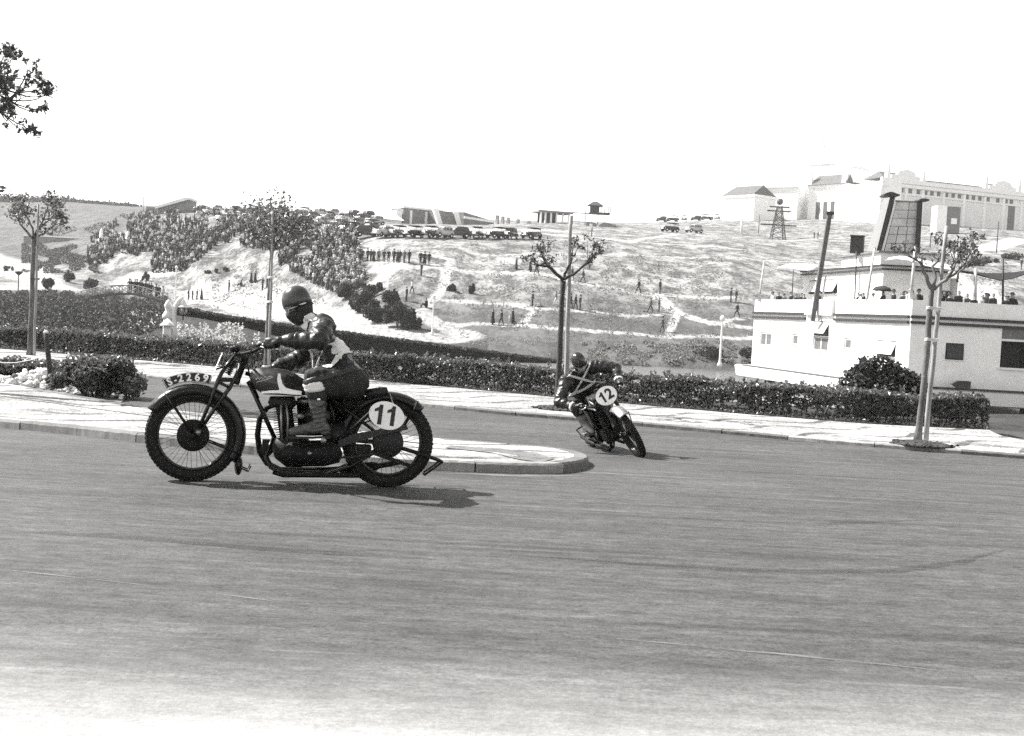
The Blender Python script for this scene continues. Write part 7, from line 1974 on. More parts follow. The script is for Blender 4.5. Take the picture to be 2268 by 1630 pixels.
for i, (px, py) in enumerate(BACK):
    k, c = g.choice((('sedan', 0), ('sedan', 3), ('sedan', 1), ('tourer', 2), ('sedan', 3), ('sedan', 2))); place_car(px, py, k, c, g.choice((-2.1, -2.3, 0.9, -1.9)) + g.uniform(-0.15, 0.15), '%s %s %s in the packed %s row of cars behind the crowd' % (words[i // 2], ('black', 'dark grey', 'grey', 'pale')[c], k, 'rear' if py < 487 else 'middle' if py < 500 else 'nearer'), 'packed rows of cars behind the crowd', 1.08)
RIDGE = [(1466, 487), (1490, 487), (1515, 487), (1542, 486), (1566, 486), (1588, 486), (1612, 485), (1632, 485), (1655, 485), (1680, 485)]
for i, (px, py) in enumerate(RIDGE): place_car(px, py, 'tourer' if i % 3 else 'sedan', 0, g.choice((0.1, -2.9, -1.7)), 'dark car on the ridge below the white palace, %s along from the open slope' % words[i], 'dark cars parked along the ridge', 1.15)
for px, py, k, c, lb in ((1484, 514, 'tourer', 0, 'black open car on the pale track left of a light car'), (1537, 516, 'sedan', 3, 'light car standing alone on the pale track of the upper slope'), (1790, 480, 'tourer', 0, 'black car before the palace porch, first of three'), (1806, 480, 'tourer', 1, 'grey car before the palace porch, second of three'), (1824, 481, 'sedan', 0, 'black car before the palace porch, third of three'), (1908, 480, 'sedan', 0, 'black car standing alone before the white palace wall')): place_car(px, py, k, c, -1.7 if px > 1700 else -2.6, lb, None, 1.15)
# ================================================================ FAR BUILDINGS
PAL = M('palace_limewash', 0.75, 0.9, 0.06, 0.2)
PALG = M('palace_shadow_stone', 0.66, 0.9, 0.10, 0.3)
TILE = M('dark_roof_tile', 0.14, 0.85, 0.25, 1.2, 0.6, 3, 0.1)
WIN = M('palace_window', 0.12, 0.4, 0.2, 1)
RUIN = M('grey_masonry', 0.24, 0.95, 0.35, 1.3, 0.6, 3, 0.15)
TIMB = M('dark_timber', 0.05, 0.9, 0.3, 2)
class Blk:
    """building in a frame: a (left foot, pixel), b (right foot, pixel) at depths; heights from pixels"""
    def __init__(s, name, label, a, b, cat='building'):
        s.A = at(*a); s.B = at(*b); s.e = s.B - s.A; s.e.z = 0; s.L = s.e.length; s.e.normalize(); s.n = Vector((s.e.y, -s.e.x, 0)); s.z0 = min(s.A.z, s.B.z) - 2.0
        s.root = empty(name, (s.A.x, s.A.y, s.z0)); tag(s.root, label, cat); s.o = Vector(s.root.location); s.N = s.e.cross(Vector((0, 0, 1)))
        if s.N.y > 0: s.N = -s.N
    def hit(s, px, py):
        d = pdir(px, py); o = Vector((0, 0, CAM_H)); t_ = (s.A - o).dot(s.N) / d.dot(s.N); p = o + d * t_; return (p - s.A).dot(s.e), p.z - s.z0
    def P(s, u, d, z): return s.A - s.o + s.e * u - s.N * d + Vector((0, 0, z - (s.A.z - s.z0)))
    def box(s, name, u0, u1, d0, d1, z0, z1, mat, parent=None):
        mb = MB(); vs = [s.P(u, d, z) for d in (d0, d1) for z in (z0, z1) for u in (u0, u1)]
        mb.add(vs, [(0, 2, 3, 1), (4, 5, 7, 6), (0, 1, 5, 4), (2, 6, 7, 3), (0, 4, 6, 2), (1, 3, 7, 5)], False); return fix_normals(mb.build(name, mat, parent or s.root))
    def roof(s, name, u0, u1, d0, d1, z0, z1, hip, mat, parent=None, over=0.5):
        mb = MB(); dm = (d0 + d1) / 2; u0 -= over; u1 += over; d0 -= over; d1 += over
        vs = [s.P(u0, d0, z0), s.P(u1, d0, z0), s.P(u1, d1, z0), s.P(u0, d1, z0), s.P(u0 + hip, dm, z1), s.P(u1 - hip, dm, z1)]
        mb.add(vs, [(0, 1, 5, 4), (1, 2, 5), (2, 3, 4, 5), (3, 0, 4), (3, 2, 1, 0)], False); return fix_normals(mb.build(name, mat, parent or s.root))
    def prism(s, name, poly, d0, d1, mat, parent=None):
        mb = MB(); mb.prism(poly, d0, d1, lambda a, b, d: s.P(a, d, b)); return fix_normals(mb.build(name, mat, parent or s.root))

# left pavilion
b = Blk('palace_pavilion', 'small white pavilion with dark tiled roof at the start of the palace', (1600, 487, 388), (1668, 489, 378))
zr = b.hit(1630, 432)[1]; zt = b.hit(1630, 411)[1]
b.box('wall', 0, b.L, 0, 10, 0, zr, PAL); b.roof('roof', 0.2, b.L - 0.6, 0, 10, zr, zt + 0.3, 0.9, TILE); b.box('cornice', -0.3, b.L + 0.3, -0.4, 10.4, zr - 0.8, zr - 0.02, PAL)
for i in range(4):
    u = b.L * (i + 0.6) / 4.3; b.box('opening', u - 0.55, u + 0.55, -0.05, 0.3, 2.2, 6.2, PALG)
# entrance block with porch
b = Blk('palace_entrance', 'tall white palace entrance block with dark tiled porch roof', (1768, 482, 388), (1873, 484, 374))
zc = b.hit(1830, 409)[1]; zp = b.hit(1830, 388)[1]; za = b.hit(1800, 362)[1]
b.box('wall', 0, b.L, 2.5, 16, 0, za - 2, PAL); b.box('porch', 3.5, b.L, 0, 2.45, 0, zc - 1.0, PAL)
b.roof('roof', 4, b.L - 0.2, -0.6, 6, zc, zp + 0.5, 1.5, TILE); b.box('cornice', 3.2, b.L + 0.4, -0.5, 2.48, zc - 1.0, zc, PAL); b.box('attic', 0.5, b.L - 1.5, 3.0, 12, za - 2, za, PALG); b.box('attic_cap', 0.2, b.L - 1.2, 2.7, 12.3, za, za + 0.6, PAL)
for i in range(4):
    u = 6.0 + (b.L - 7) * i / 4 + 0.6; z1 = b.hit(1840, 446)[1]
    b.box('arch_opening', u, u + 1.55, -0.04, 0.5, 2.0, z1, WIN); b.box('upper_opening', u + 0.1, u + 1.4, -0.03, 0.4, z1 + 1.5, z1 + 3.6, PALG)
for u in (4.3, b.L - 1): b.prism('pinnacle', [(u - 0.7, zc), (u + 0.7, zc), (u + 0.45, zc + 3.2), (u, zc + 5), (u - 0.45, zc + 3.2)], -0.9, 0.3, PAL)
b.prism('baroque_gable', [(0, za), (1, za + 4), (2.2, za + 4.6), (3, za + 7.5), (4.2, za + 9), (5.4, za + 7.5), (6.4, za + 4.6), (7.4, za + 4), (8.6, za)], 2.6, 3.6, PAL)
# tall plain wing between them
b = Blk('palace_tower_wing', 'plain white tower wing beside the palace entrance', (1690, 484, 390), (1764, 483, 384))
zt = b.hit(1725, 366)[1]; b.box('wall', 0, b.L, 0, 12, 0, zt - 6, PAL); b.prism('arched_gable', [(1, zt - 6), (1.4, zt - 2), (3, zt), (b.L / 2, zt + 2.2), (b.L - 3, zt), (b.L - 1.4, zt - 2), (b.L - 1, zt - 6)], 0.1, 1.0, PAL)
b.box('arch_opening', b.L * 0.35, b.L * 0.75, -0.04, 0.3, 2.0, b.hit(1725, 440)[1], PALG); b.box('cornice', -0.3, b.L + 0.3, -0.5, 0.0, zt - 7, zt - 6.2, PAL)
# great hall: end wall and long front
b0 = Blk('palace_hall_end', 'blank white end wall of the great palace hall', (1874, 484, 378), (1948, 490, 352))
zc = b0.hit(1948, 401)[1]; b0.box('wall', 0, b0.L, 0, 6, 0, zc, PAL); b0.box('cornice', -0.2, b0.L, -0.5, 0, zc - 1.0, zc - 0.1, PAL)
b = Blk('palace_hall', 'long white palace hall with a row of small windows and gabled ends', (1949, 492, 352), (2340, 514, 376))
zc = b.hit(1960, 402)[1]
b.box('wall', 0, b.L, 0, 22, 0, zc, PALG); b.box('cornice', -0.5, b.L, -0.7, 0.0, zc - 1.2, zc - 0.3, PAL); b.box('string_course', 0, b.L, -0.3, 0.0, zc - 3.2, zc - 2.8, PAL)
b.box('parapet', -0.4, b.L, -0.4, 0.6, zc, zc + 1.2, PAL)
wx = [1957, 1971, 1984, 1997, 2016, 2034, 2050, 2064, 2079, 2096, 2111, 2125, 2142, 2156, 2170, 2188, 2210, 2228, 2240]
for x in wx:
    yc = 417 + (x - 1957) * (446 - 417) / (2228 - 1957); u, z = b.hit(x, yc); b.box('window', u - 0.62, u + 0.62, -0.06, 0.2, z - 0.6, z + 0.65, WIN)
for x in (1950, 2004, 2042, 2088, 2134, 2180, 2222, 2262):
    u, z = b.hit(x, 450); b.box('pilaster', u - 0.45, u + 0.45, -0.35, 0.0, 0.5, zc - 1.3, PAL)
for cx, cy in ((2008, 375), (2222, 400)):
    u, z = b.hit(cx, cy); H = z - zc - 1.2
    b.prism('gable', [(u - 5.2, zc + 1.2), (u - 5.0, zc + 1.2 + H * .35), (u - 3.4, zc + 1.2 + H * .42), (u - 2.6, zc + 1.2 + H * .8), (u, z), (u + 2.6, zc + 1.2 + H * .8), (u + 3.4, zc + 1.2 + H * .42), (u + 5.0, zc + 1.2 + H * .35), (u + 5.2, zc + 1.2)], -0.3, 0.5, PAL)
    b.roof('gable_roof', u - 7.2, u + 6.0, 1.0, 9, zc + 1.3, z - 0.6, 2.0, TILE)
    for du in (-6.4, 6.2): b.prism('pinnacle', [(u + du - 0.6, zc + 1.2), (u + du + 0.6, zc + 1.2), (u + du + 0.35, zc + 4), (u + du, zc + 6), (u + du - 0.35, zc + 4)], -0.4, 0.8, PAL)
u0 = b.hit(2036, 440)[0]; u1 = b.hit(2196, 440)[0]; b.roof('hall_roof', u0, u1, 1.0, 20, zc + 1.4, zc + 6.0, 3.0, PALG); b.box('ridge_gutter', u0 - 1, u1 + 1, 0.7, 1.2, zc + 1.25, zc + 1.75, TILE)
q = b.hit(2240, 470); b.box('door', q[0] - 1.3, q[0] + 1.3, -0.05, 0.3, 1.5, q[1] + 1.8, WIN)
# kiosk in front of the hall
b = Blk('kiosk', 'white and grey kiosk standing before the palace hall', (2074, 496, 300), (2126, 497, 300))
zt = b.hit(2100, 456)[1]; b.box('wall', 0, b.L * 0.42, 0, 4, 0, zt, PAL); b.box('front', b.L * 0.42 + 0.01, b.L, 0.1, 4, 0, zt - 0.1, M('grey_board', 0.2)); b.box('hatch', b.L * 0.62, b.L * 0.86, -0.05, 0.1, 2.2, 3.6, PAL)

# grey walls, ramp and terraces on the brow
b = Blk('walled_terrace', 'long grey masonry terrace wall above the parked cars', (892, 499, 262), (978, 501, 268)); zt = b.hit(930, 464)[1]
b.box('wall', 0, b.L, 0, 5, 0, zt, RUIN); b.box('coping', -0.2, b.L + 0.2, -0.2, 1, zt, zt + 0.4, PAL); b.box('doorway', -1.8, -0.3, 0.0, 3, 0, zt - 0.8, PAL); b.box('dark_door', -1.5, -0.7, -0.06, 0.1, 2, zt - 2, TIMB)
for f in (0.16, 0.55): b.box('buttress', b.L * f, b.L * f + 0.5, -0.3, 0, 0, zt - 0.4, PAL)
b = Blk('stair_ramp', 'grey stair ramp with two white raking side walls', (985, 501, 262), (1024, 502, 264)); zt = b.hit(1000, 469)[1]
b.prism('ramp', [(0, 0), (b.L, 0), (b.L - 1.0, zt), (-1.8, zt)], 0.2, 6, RUIN)
b.prism('side_wall', [(-0.6, 0), (0.4, 0), (-1.8, zt + 0.3), (-3.0, zt + 0.3)], -0.2, 0.6, PAL); b.prism('side_wall', [(b.L - 0.4, 0), (b.L + 0.6, 0), (b.L - 1.2, zt), (b.L - 2.4, zt)], -0.2, 0.1, PAL)
b = Blk('low_terrace_wall', 'lower grey terrace wall right of the stair ramp', (1026, 502, 266), (1094, 503, 275)); zt = b.hit(1050, 473)[1]
b.prism('wall', [(0, 0), (b.L, 0), (b.L, zt - 1.0), (0, zt)], 0, 4, RUIN); b.box('coping', 0, b.L, -0.2, 0.6, zt - 1.4, zt - 0.9, PAL)
b = Blk('white_shed', 'low white shed behind the parked cars', (828, 498, 255), (888, 498, 258)); zt = b.hit(850, 474)[1]
b.box('wall', 0, b.L, 0, 6, 0, zt - 1, PAL); b.roof('roof', 0, b.L, 0, 6, zt - 1, zt + 0.3, 0.3, PAL); b.box('vent', b.L * .15, b.L * .19, -0.04, 0.1, zt - 2, zt - 1.5, TIMB)
b = Blk('pale_gate_wall', 'pale wall with upright posts on the brow beyond the last parked car', (1096, 502, 285), (1180, 500, 300)); zt = b.hit(1120, 480)[1]
b.box('wall', 0, b.L, 0, 0.5, 0, zt - 1.6, PAL)
for f in (0.06, 0.2, 0.34, 0.6, 0.9): b.box('post', b.L * f, b.L * f + 0.5, -0.1, 0.6, 0, zt, RUIN)
# open shed with posts
b = Blk('open_shed', 'open dark shed on posts on the skyline', (1198, 491, 310), (1260, 492, 312)); zt = b.hit(1225, 471)[1]
b.box('roof', -0.8, b.L + 0.8, -0.5, 6, zt, zt + 0.45, RUIN); b.box('back_wall', 0.5, b.L * 0.72, 4.5, 5, 0, zt - 0.05, TIMB)
for f in (0.0, 0.16, 0.36, 0.56, 0.78, 1.0): b.box('post', b.L * f - 0.2, b.L * f + 0.2, 0, 0.4, 0, zt, PAL)
# pagoda-roofed tower with platform and scaffold
b = Blk('lookout_platform', 'dark lookout with peaked roof on a scaffold platform on the skyline', (1268, 497, 300), (1352, 498, 300)); zf = b.hit(1325, 470)[1]; zr = b.hit(1325, 455)[1]; zt = b.hit(1325, 448)[1]
u0, u1 = b.hit(1306, 470)[0], b.hit(1352, 470)[0]
b.box('platform', u0, u1, 0, 4, zf - 0.3, zf, TIMB); b.box('hut', u0 + 0.2, u0 + 2.4, 0.6, 3.2, zf + 0.01, zr, TIMB); b.roof('roof', u0 + 0.0, u0 + 2.8, 0.4, 3.4, zr, zt + 0.3, 1.4, TIMB)
for f in (0.55, 0.72, 0.9, 1.0): b.box('rail_post', u0 + (u1 - u0) * f - 0.07, u0 + (u1 - u0) * f + 0.07, 0, 0.2, zf, zf + 1.6, TIMB)
for i in range(6):
    u = b.L * i / 6; b.box('scaffold_pole', u - 0.08, u + 0.08, 0.5, 0.7, 0, b.hit(1280, 462)[1] - (i % 2) * 1.5, POLEW if i % 2 else TIMB)
b.box('scaffold_ledger', -0.6, u0, 0.3, 0.45, zf - 0.5, zf - 0.3, TIMB); b.box('scaffold_ledger', -0.6, u0, 0.3, 0.45, zf - 2.6, zf - 2.4, POLEW)
b = Blk('rubble_wall', 'ragged grey wall below the lookout scaffold', (1297, 506, 290), (1364, 506, 290)); zt = b.hit(1330, 492)[1]
b.prism('wall', [(0, 0), (b.L + 1.4, 0), (b.L, zt - 0.4), (b.L * .6, zt), (b.L * .4, zt - 0.8), (b.L * .3, zt - 0.2), (0, zt)], 0, 2, RUIN)
b.box('pale_bay', b.L * .12, b.L * .22, -0.05, 0.1, 0, zt - 0.5, PAL); b.box('pale_bay', b.L * .36, b.L * .44, -0.05, 0.1, 0, zt - 0.8, PAL)
# stand at the crowd's upper corner
b = Blk('grandstand', 'raking grandstand roof above the upper corner of the crowd', (312, 474, 290), (415, 470, 290)); zt = b.hit(405, 436)[1]; zl = b.hit(330, 452)[1]
b.prism('raking_tiers', [(b.L * .35, 0), (b.L, 0), (b.L, zt - 0.6), (b.L * .82, zt - 1.2), (b.L * .35, zl - 1)], 1, 8, RUIN); b.prism('roof', [(b.L * .3, zl - 0.4), (b.L * 0.9, zt - 0.2), (b.L * 1.02, zt), (b.L * 1.02, zt - 0.5), (b.L * .3, zl - 1)], 0, 8, PALG)
b.box('pavilion', 0, b.L * .33, 3, 7, 0, zl, PAL)
for f in (0.04, 0.1, 0.16, 0.22, 0.3): b.box('column', b.L * f, b.L * f + 0.4, 2.4, 2.9, 0, zl - 0.4, RUIN)
b.box('flag_pole', -0.2, 0.0, 2, 2.2, 0, b.hit(311, 418)[1], POLEW)
# retaining wall and hedge terrace of the left valley
b = Blk('valley_wall', 'long pale retaining wall in the distant valley at the picture edge', (52, 538, 292), (298, 540, 290)); zt = b.hit(150, 527)[1]; b.box('wall', 0, b.L, 0, 1.0, 0, zt, RUIN); b.box('coping', 0, b.L, -0.15, 1.1, zt, zt + 0.3, PAL)
for px, hh in ((224, 505), (282, 512)):
    p = on_terrain(px, 536); r_ = empty('stone_obelisk', p); tag(r_, 'white obelisk on the valley wall %s' % ('nearer the crowd' if px > 250 else 'with a rounded shoulder'), 'monument')
    h_ = at(px, hh, p.y).z - p.z; mb = MB(); mb.lathe([(0.7, 0), (0.7, 0.6), (0.45, 0.7), (0.3, h_ * .85), (0.02, h_)], (0, 0, 0), (0, 0, 1), 8); mb.build('shaft', PAL, r_)
# lattice pylon
pb_ = on_terrain(1722, 531); py_ = empty('lattice_pylon', pb_); tag(py_, 'dark lattice pylon with cross arms and round top on the hill', 'pylon')
zt = at(1722, 440, pb_.y).z - pb_.z; mb = MB(); w0, w1 = 1.6, 0.5
cor = [(-1, -1), (1, -1), (1, 1), (-1, 1)]
for sx, sy in cor: mb.tube([(sx * w0, sy * w0, -0.3), (sx * w1, sy * w1, zt * 0.82)], 0.10, 5)
mb.build('legs', TIMB, py_)
mb = MB(); nl = 7
for i in range(nl):
    f0, f1 = i / nl, (i + 1) / nl; a0 = w0 + (w1 - w0) * f0; a1 = w0 + (w1 - w0) * f1
    for k in range(4):
        (x0, y0), (x1, y1) = cor[k], cor[(k + 1) % 4]
        mb.tube([(x0 * a0, y0 * a0, zt * .82 * f0), (x1 * a1, y1 * a1, zt * .82 * f1)], 0.06, 4, False); mb.tube([(x1 * a0, y1 * a0, zt * .82 * f0), (x0 * a1, y0 * a1, zt * .82 * f1)], 0.06, 4, False)
mb.build('lattice', TIMB, py_)
mb = MB(); mb.ell((0, 0, zt * 0.93), (0.75, 0.75, zt * 0.08)); mb.build('tank_head', M('pylon_head', 0.12), py_)
for z_, L__ in ((0.80, 2.3), (0.70, 2.8), (0.36, 4.2)):
    mb = MB(); mb.obar((-L__, 0, zt * z_), (L__, 0, zt * z_), 0.10, 0.14); mb.build('cross_arm', TIMB, py_)
for px, y0, y1, lb in ((1642, 466, 517, 'white post on the hillside left of the lattice pylon'), (1680, 476, 517, 'thin dark pole between the white post and the lattice pylon'), (2109, 430, 500, 'thin dark mast before the palace kiosk'), (2207, 490, 560, 'thin pole on the bank at the right of the palace kiosk'), (2060, 500, 548, 'short pale pole behind the funnel')):
    p = on_terrain(px, y1); h_ = at(px + (y1 - y0) * .053, y0, p.y).z - p.z; mb = MB(); w_ = 0.32 if px == 1642 else 0.10; mb.tube([(0, 0, -0.2), (0, 0, h_)], [w_, w_ * .8], 6); o = mb.build('hill_pole', PAL if px in (1642,) else TIMB); o.location = p; tag(o, lb, 'pole')

# ================================================================ FOOTBRIDGE AND GARDEN
BR = M('bridge_pale_timber', 0.30, 0.9, 0.25, 2); BRD = M('bridge_beam', 0.10, 0.9, 0.3, 2)
bY = 150.0
deck_px = [(172, 663), (190, 659), (215, 653), (240, 649), (265, 648), (290, 648), (305, 650), (330, 657), (350, 663), (366, 668)]
dk = [at(x, y, bY) for x, y in deck_px]; br = empty('footbridge', dk[0] + Vector((0, 0, -1))); tag(br, 'arched footbridge with crossed timber railings over the pond', 'bridge'); bo = Vector(br.location)
Dx = [p.x for p in dk]; Dz = [p.z for p in dk]
def dz(x): return float(np.interp(x, Dx, Dz))
mb = MB(); xs = np.linspace(Dx[0], Dx[-1], 40); rings = []
for x in xs: rings.append([Vector((x, bY + y, dz(x) + h)) - bo for y, h in ((0, -0.28), (0, 0.0), (2.2, 0.0), (2.2, -0.28))])
mb.loft(rings, smooth=False); fix_normals(mb.build('deck', BRD, br))
N_ = 11
for side, y in ((0, 0.08), (1, 2.1)):
    px_ = np.linspace(Dx[0] + 0.3, Dx[-1] - 0.3, N_)
    mb = MB(); mb.tube([Vector((x, bY + y, dz(x) + 0.92)) - bo for x in np.linspace(px_[0], px_[-1], 40)], 0.06, 6); mb.build('handrail', BR, br)
    for i, x in enumerate(px_):
        mb = MB(); mb.tube([Vector((x, bY + y, dz(x) - 0.1)) - bo, Vector((x, bY + y, dz(x) + 1.0)) - bo], 0.06, 6); mb.build('rail_post', BR, br)
        if i < N_ - 1:
            x2 = px_[i + 1]; mb = MB(); mb.tube([Vector((x, bY + y, dz(x) + 0.06)) - bo, Vector((x2, bY + y, dz(x2) + 0.88)) - bo], 0.04, 5); mb.build('cross_brace', BR, br)
            mb = MB(); mb.tube([Vector((x, bY + y + 0.05, dz(x) + 0.88)) - bo, Vector((x2, bY + y + 0.05, dz(x2) + 0.06)) - bo], 0.04, 5); mb.build('cross_brace', BR, br)
for px in (242, 352):
    p = at(px, 660, bY + 0.4); mb = MB(); mb.tube([Vector((p.x, bY + 0.4, LAKE_Z - 1)) - bo, Vector((p.x, bY + 0.4, dz(p.x) - 0.2)) - bo], 0.22, 8); mb.build('pier', BR, br)
g = random.Random(8)
for i, px in enumerate((286, 291, 297, 302, 308, 314, 321, 329, 336, 343, 351, 358)):
    p = at(px, 655, bY + 1.0); t_ = g.choice((0, 0, 1, 1, 2, 4))
    person(0, 0, 'stand' if i % 3 else 'lean', t_, min(t_, 1), ('hat', '', 'cap')[i % 3], 'spectator on the footbridge, %s from its crown' % words[i], 'people crowding the footbridge', -PI / 2 + g.uniform(-0.8, 0.8), 1.0, Vector((p.x, bY + g.uniform(0.6, 1.7), dz(p.x))))

# clipped bank hedge falling to the lake
g_ = np.random.default_rng(15); hb_px = [(392, 684, 97), (500, 704, 98), (640, 724, 101), (800, 744, 104), (950, 764, 107), (1100, 784, 111), (1235, 801, 115)]
top = [at(*p) for p in hb_px]; hr2 = empty('bank_hedge', (top[0].x, top[0].y, tz(top[0].x, top[0].y))); tag(hr2, 'dark dense hedge sloping down to the lake edge behind the low hedge', 'hedge'); ho = np.array(hr2.location)
n = 26000; s_ = g_.uniform(0, len(top) - 1.001, n); i_ = s_.astype(int); f_ = s_ - i_; TP = np.array(top); P = TP[i_] * (1 - f_[:, None]) + TP[i_ + 1] * f_[:, None]
low = np.minimum(np.array([tz(p[0], p[1]) for p in TP]), TP[:, 2] - 0.4); lo = low[i_] * (1 - f_) + low[i_ + 1] * f_ ; lo = np.maximum(lo, LAKE_Z)
r_ = g_.uniform(0, 1, n); onT = r_ < 0.3
P[:, 2] = np.where(onT, P[:, 2] + g_.normal(0, 0.05, n), lo + (P[:, 2] - lo) * g_.uniform(0, 1, n)); P[:, 1] += np.where(onT, g_.uniform(0, 2.2, n), np.abs(g_.normal(0, 0.25, n)))
foliage('foliage', P - ho, 0.26, LEAF_DARK, hr2, g_.uniform(0, 1, n) ** 1.5 * 0.9, 16, 1.3, nrm=np.tile([0, -0.6, 0.5], (n, 1)))
mb = MB(); vs = []; F = []
for k, p in enumerate(top): vs += [Vector((p.x, p.y + 0.3, max(low[k], LAKE_Z) - 0.6)) - Vector(ho), Vector((p.x, p.y + 0.3, p.z - 0.12)) - Vector(ho), Vector((p.x, p.y + 2.0, p.z - 0.12)) - Vector(ho), Vector((p.x, p.y + 2.0, max(low[k], LAKE_Z) - 0.6)) - Vector(ho)]
for k in range(len(top) - 1):
    for j in range(3): F.append((4 * k + j, 4 * k + 4 + j, 4 * k + 5 + j, 4 * k + 1 + j))
mb.add(vs, F, False); fix_normals(mb.build('woody_core', TWIG, hr2))

# hillside and garden bushes
def hill_bush(px, py, wpx, hpx, label, mat=LEAF_DARK, seed=0, n=900, cat='bush', group=None, leaf=0.22):
    p = on_terrain(px, py); s_ = FPX / p.y; return bush('hill_bush', label, p - Vector((0, 0, 0.1)), (wpx / s_ / 2, wpx / s_ / 2.4, hpx / s_), n, leaf * max(0.6, hpx / s_ / 2.2), mat, 300 + seed, 5, cat=cat, group=group)
hb = [(800, 690, 60, 60, 'tall feathery bush at the foot of the crowd'), (835, 712, 70, 55, 'dark bush in the middle of the hillside thicket'), (880, 725, 75, 62, 'largest dark bush at the lower edge of the hillside thicket'), (860, 680, 55, 45, 'bush behind the white shirted figure'), (770, 660, 45, 38, 'dark bush touching the lower edge of the crowd'), (825, 655, 50, 40, 'bush at the upper edge of the hillside thicket'), (910, 728, 50, 35, 'low dark bush at the right end of the hillside thicket'),
      (203, 646, 40, 34, 'round bush behind the footbridge'), (200, 585, 24, 16, 'dark round bush above the pale slope'), (322, 622, 20, 24, 'slender bush behind the footbridge crowd'), (112, 640, 34, 36, 'feathery garden palm on the bright terrace'), (152, 625, 26, 30, 'dark shrub beside the valley road'), (88, 600, 30, 18, 'shrub on the bank of the valley road'), (20, 600, 22, 16, 'shrub on the road edge at the frame border'), (1665, 798, 60, 40, 'dark scrub on the bank beside the ship house bow'), (1560, 790, 80, 30, 'scrub clump on the lake bank left of the white lamp post'), (1000, 645, 22, 20, 'small scrub bush on the slope above the first hill path'), (1045, 650, 18, 26, 'small dark bush by the worn track'), (2180, 590, 70, 26, 'shrub bank below the wide pale track'), (2240, 575, 60, 20, 'shrubs at the frame edge below the palace'), (2080, 590, 40, 22, 'shrub beside the awning on the far bank'), (500, 600, 14, 12, 'small bush on the bare slope under the crowd'), (480, 603, 12, 11, 'smaller bush on the bare slope under the crowd'), (460, 605, 14, 10, 'low bush on the bare slope under the crowd'), (405, 575, 30, 40, 'dark bush between the two halves of the crowd')]
for i, (px, py, w_, h_, lb) in enumerate(hb): hill_bush(px, py, w_, h_, lb, LEAF_DARK, i, 1100 if w_ > 40 else 520)
# rock garden and flower beds this side of the pond: uncountable ground cover
def cover(name, label, px0, px1, py0, py1, n, size, mat, seed, hmax, tone_pow=1.0, noise_s=0.05, thr=-0.1):
    g_ = np.random.default_rng(seed); P = []
    Yl = np.exp(np.linspace(math.log(26), math.log(420), 240))
    X2 = g_.uniform(px0, px1, n); Y2 = g_.uniform(py0, py1, n); D = np.array([list(pdir(x, y)) for x, y in zip(X2, Y2)])
    Xs = (D[:, 0] / D[:, 1])[:, None] * Yl[None]; Zs = CAM_H + (D[:, 2] / D[:, 1])[:, None] * Yl[None]; T = terrain_z(Xs, np.repeat(Yl[None], n, 0), False); ix = np.argmax(Zs <= T, axis=1)
    ed_ = np.maximum(np.abs(2 * (X2 - px0) / (px1 - px0) - 1), np.abs(2 * (Y2 - py0) / (py1 - py0) - 1)) ** 3 * 0.55
    P = np.array([cross(Xs[i], Yl, Zs[i], T[i], k) for i, k in enumerate(ix) if k > 0 and mnoise.noise(Vector((X2[i] * noise_s, Y2[i] * noise_s * 2, seed))) > thr + ed_[i]])
    sc_ = P[:, 1] / 50.0; P[:, 2] += g_.uniform(0, 1, len(P)) ** 1.5 * hmax * sc_
    V, F, tn = leaf_cards(P, size * sc_, tone=g_.uniform(0, 1, len(P)) ** tone_pow, seed=seed + 1, aspect=1.5)
    tag(mesh_obj(name, quads_mesh(name, V, F, {'tone': tn}), None, [mat]), label, kind='stuff')
cover('garden_undergrowth', 'dark planted undergrowth round the pond under the bridge', -10, 372, 662, 745, 20000, 0.10, LEAF_DARK, 51, 0.14, 2.6, 0.03, -0.6)
cover('ivy_bank', 'grey green ivy covering the garden bank at the picture edge', -20, 165, 646, 745, 15000, 0.075, LEAF_DARK, 52, 0.07, 1.6, 0.05, -0.6)
cover('flower_bed', 'bed of white flowers behind the hedge beside the lantern', 378, 575, 722, 770, 2000, 0.085, LEAF_PALE, 53, 0.25, 1.6, 0.05, -0.15)
cover('flower_bed', 'scattered white flowers among the dark plants below the footbridge', 272, 372, 690, 742, 700, 0.08, LEAF_PALE, 54, 0.2, 0.8, 0.06, 0.0)
cover('hillside_scrub', 'dry grass tufts and scrub over the open hillside', 930, 1680, 535, 806, 26000, 0.055, SCRUB, 55, 0.05, 1.0, 0.03, 0.0)
cover('hillside_scrub', 'dry scrub over the slope beneath the crowd', 395, 760, 575, 720, 7000, 0.05, SCRUB, 56, 0.05, 1.0, 0.035, 0.0)
cover('bank_scrub', 'darker weeds on the steep bank above the lake edge', 1230, 1680, 752, 808, 13000, 0.085, SCRUB, 57, 0.10, 1.6, 0.03, -0.15)
cover('hillside_scrub', 'sparse scrub on the bank beyond the ship house', 1860, 2300, 540, 680, 7000, 0.06, SCRUB, 58, 0.06, 1.0, 0.03, 0.05)
cover('valley_shrubs', 'dark shrubs covering the valley bank below the pale wall', 48, 225, 541, 606, 9000, 0.055, LEAF_DARK, 59, 0.06, 1.3, 0.03, -0.3)
cover('valley_shrubs', 'grey scrub on the far field below the ridge', 60, 310, 472, 528, 4000, 0.05, LEAF_DARK, 60, 0.05, 0.8, 0.02, 0.05)
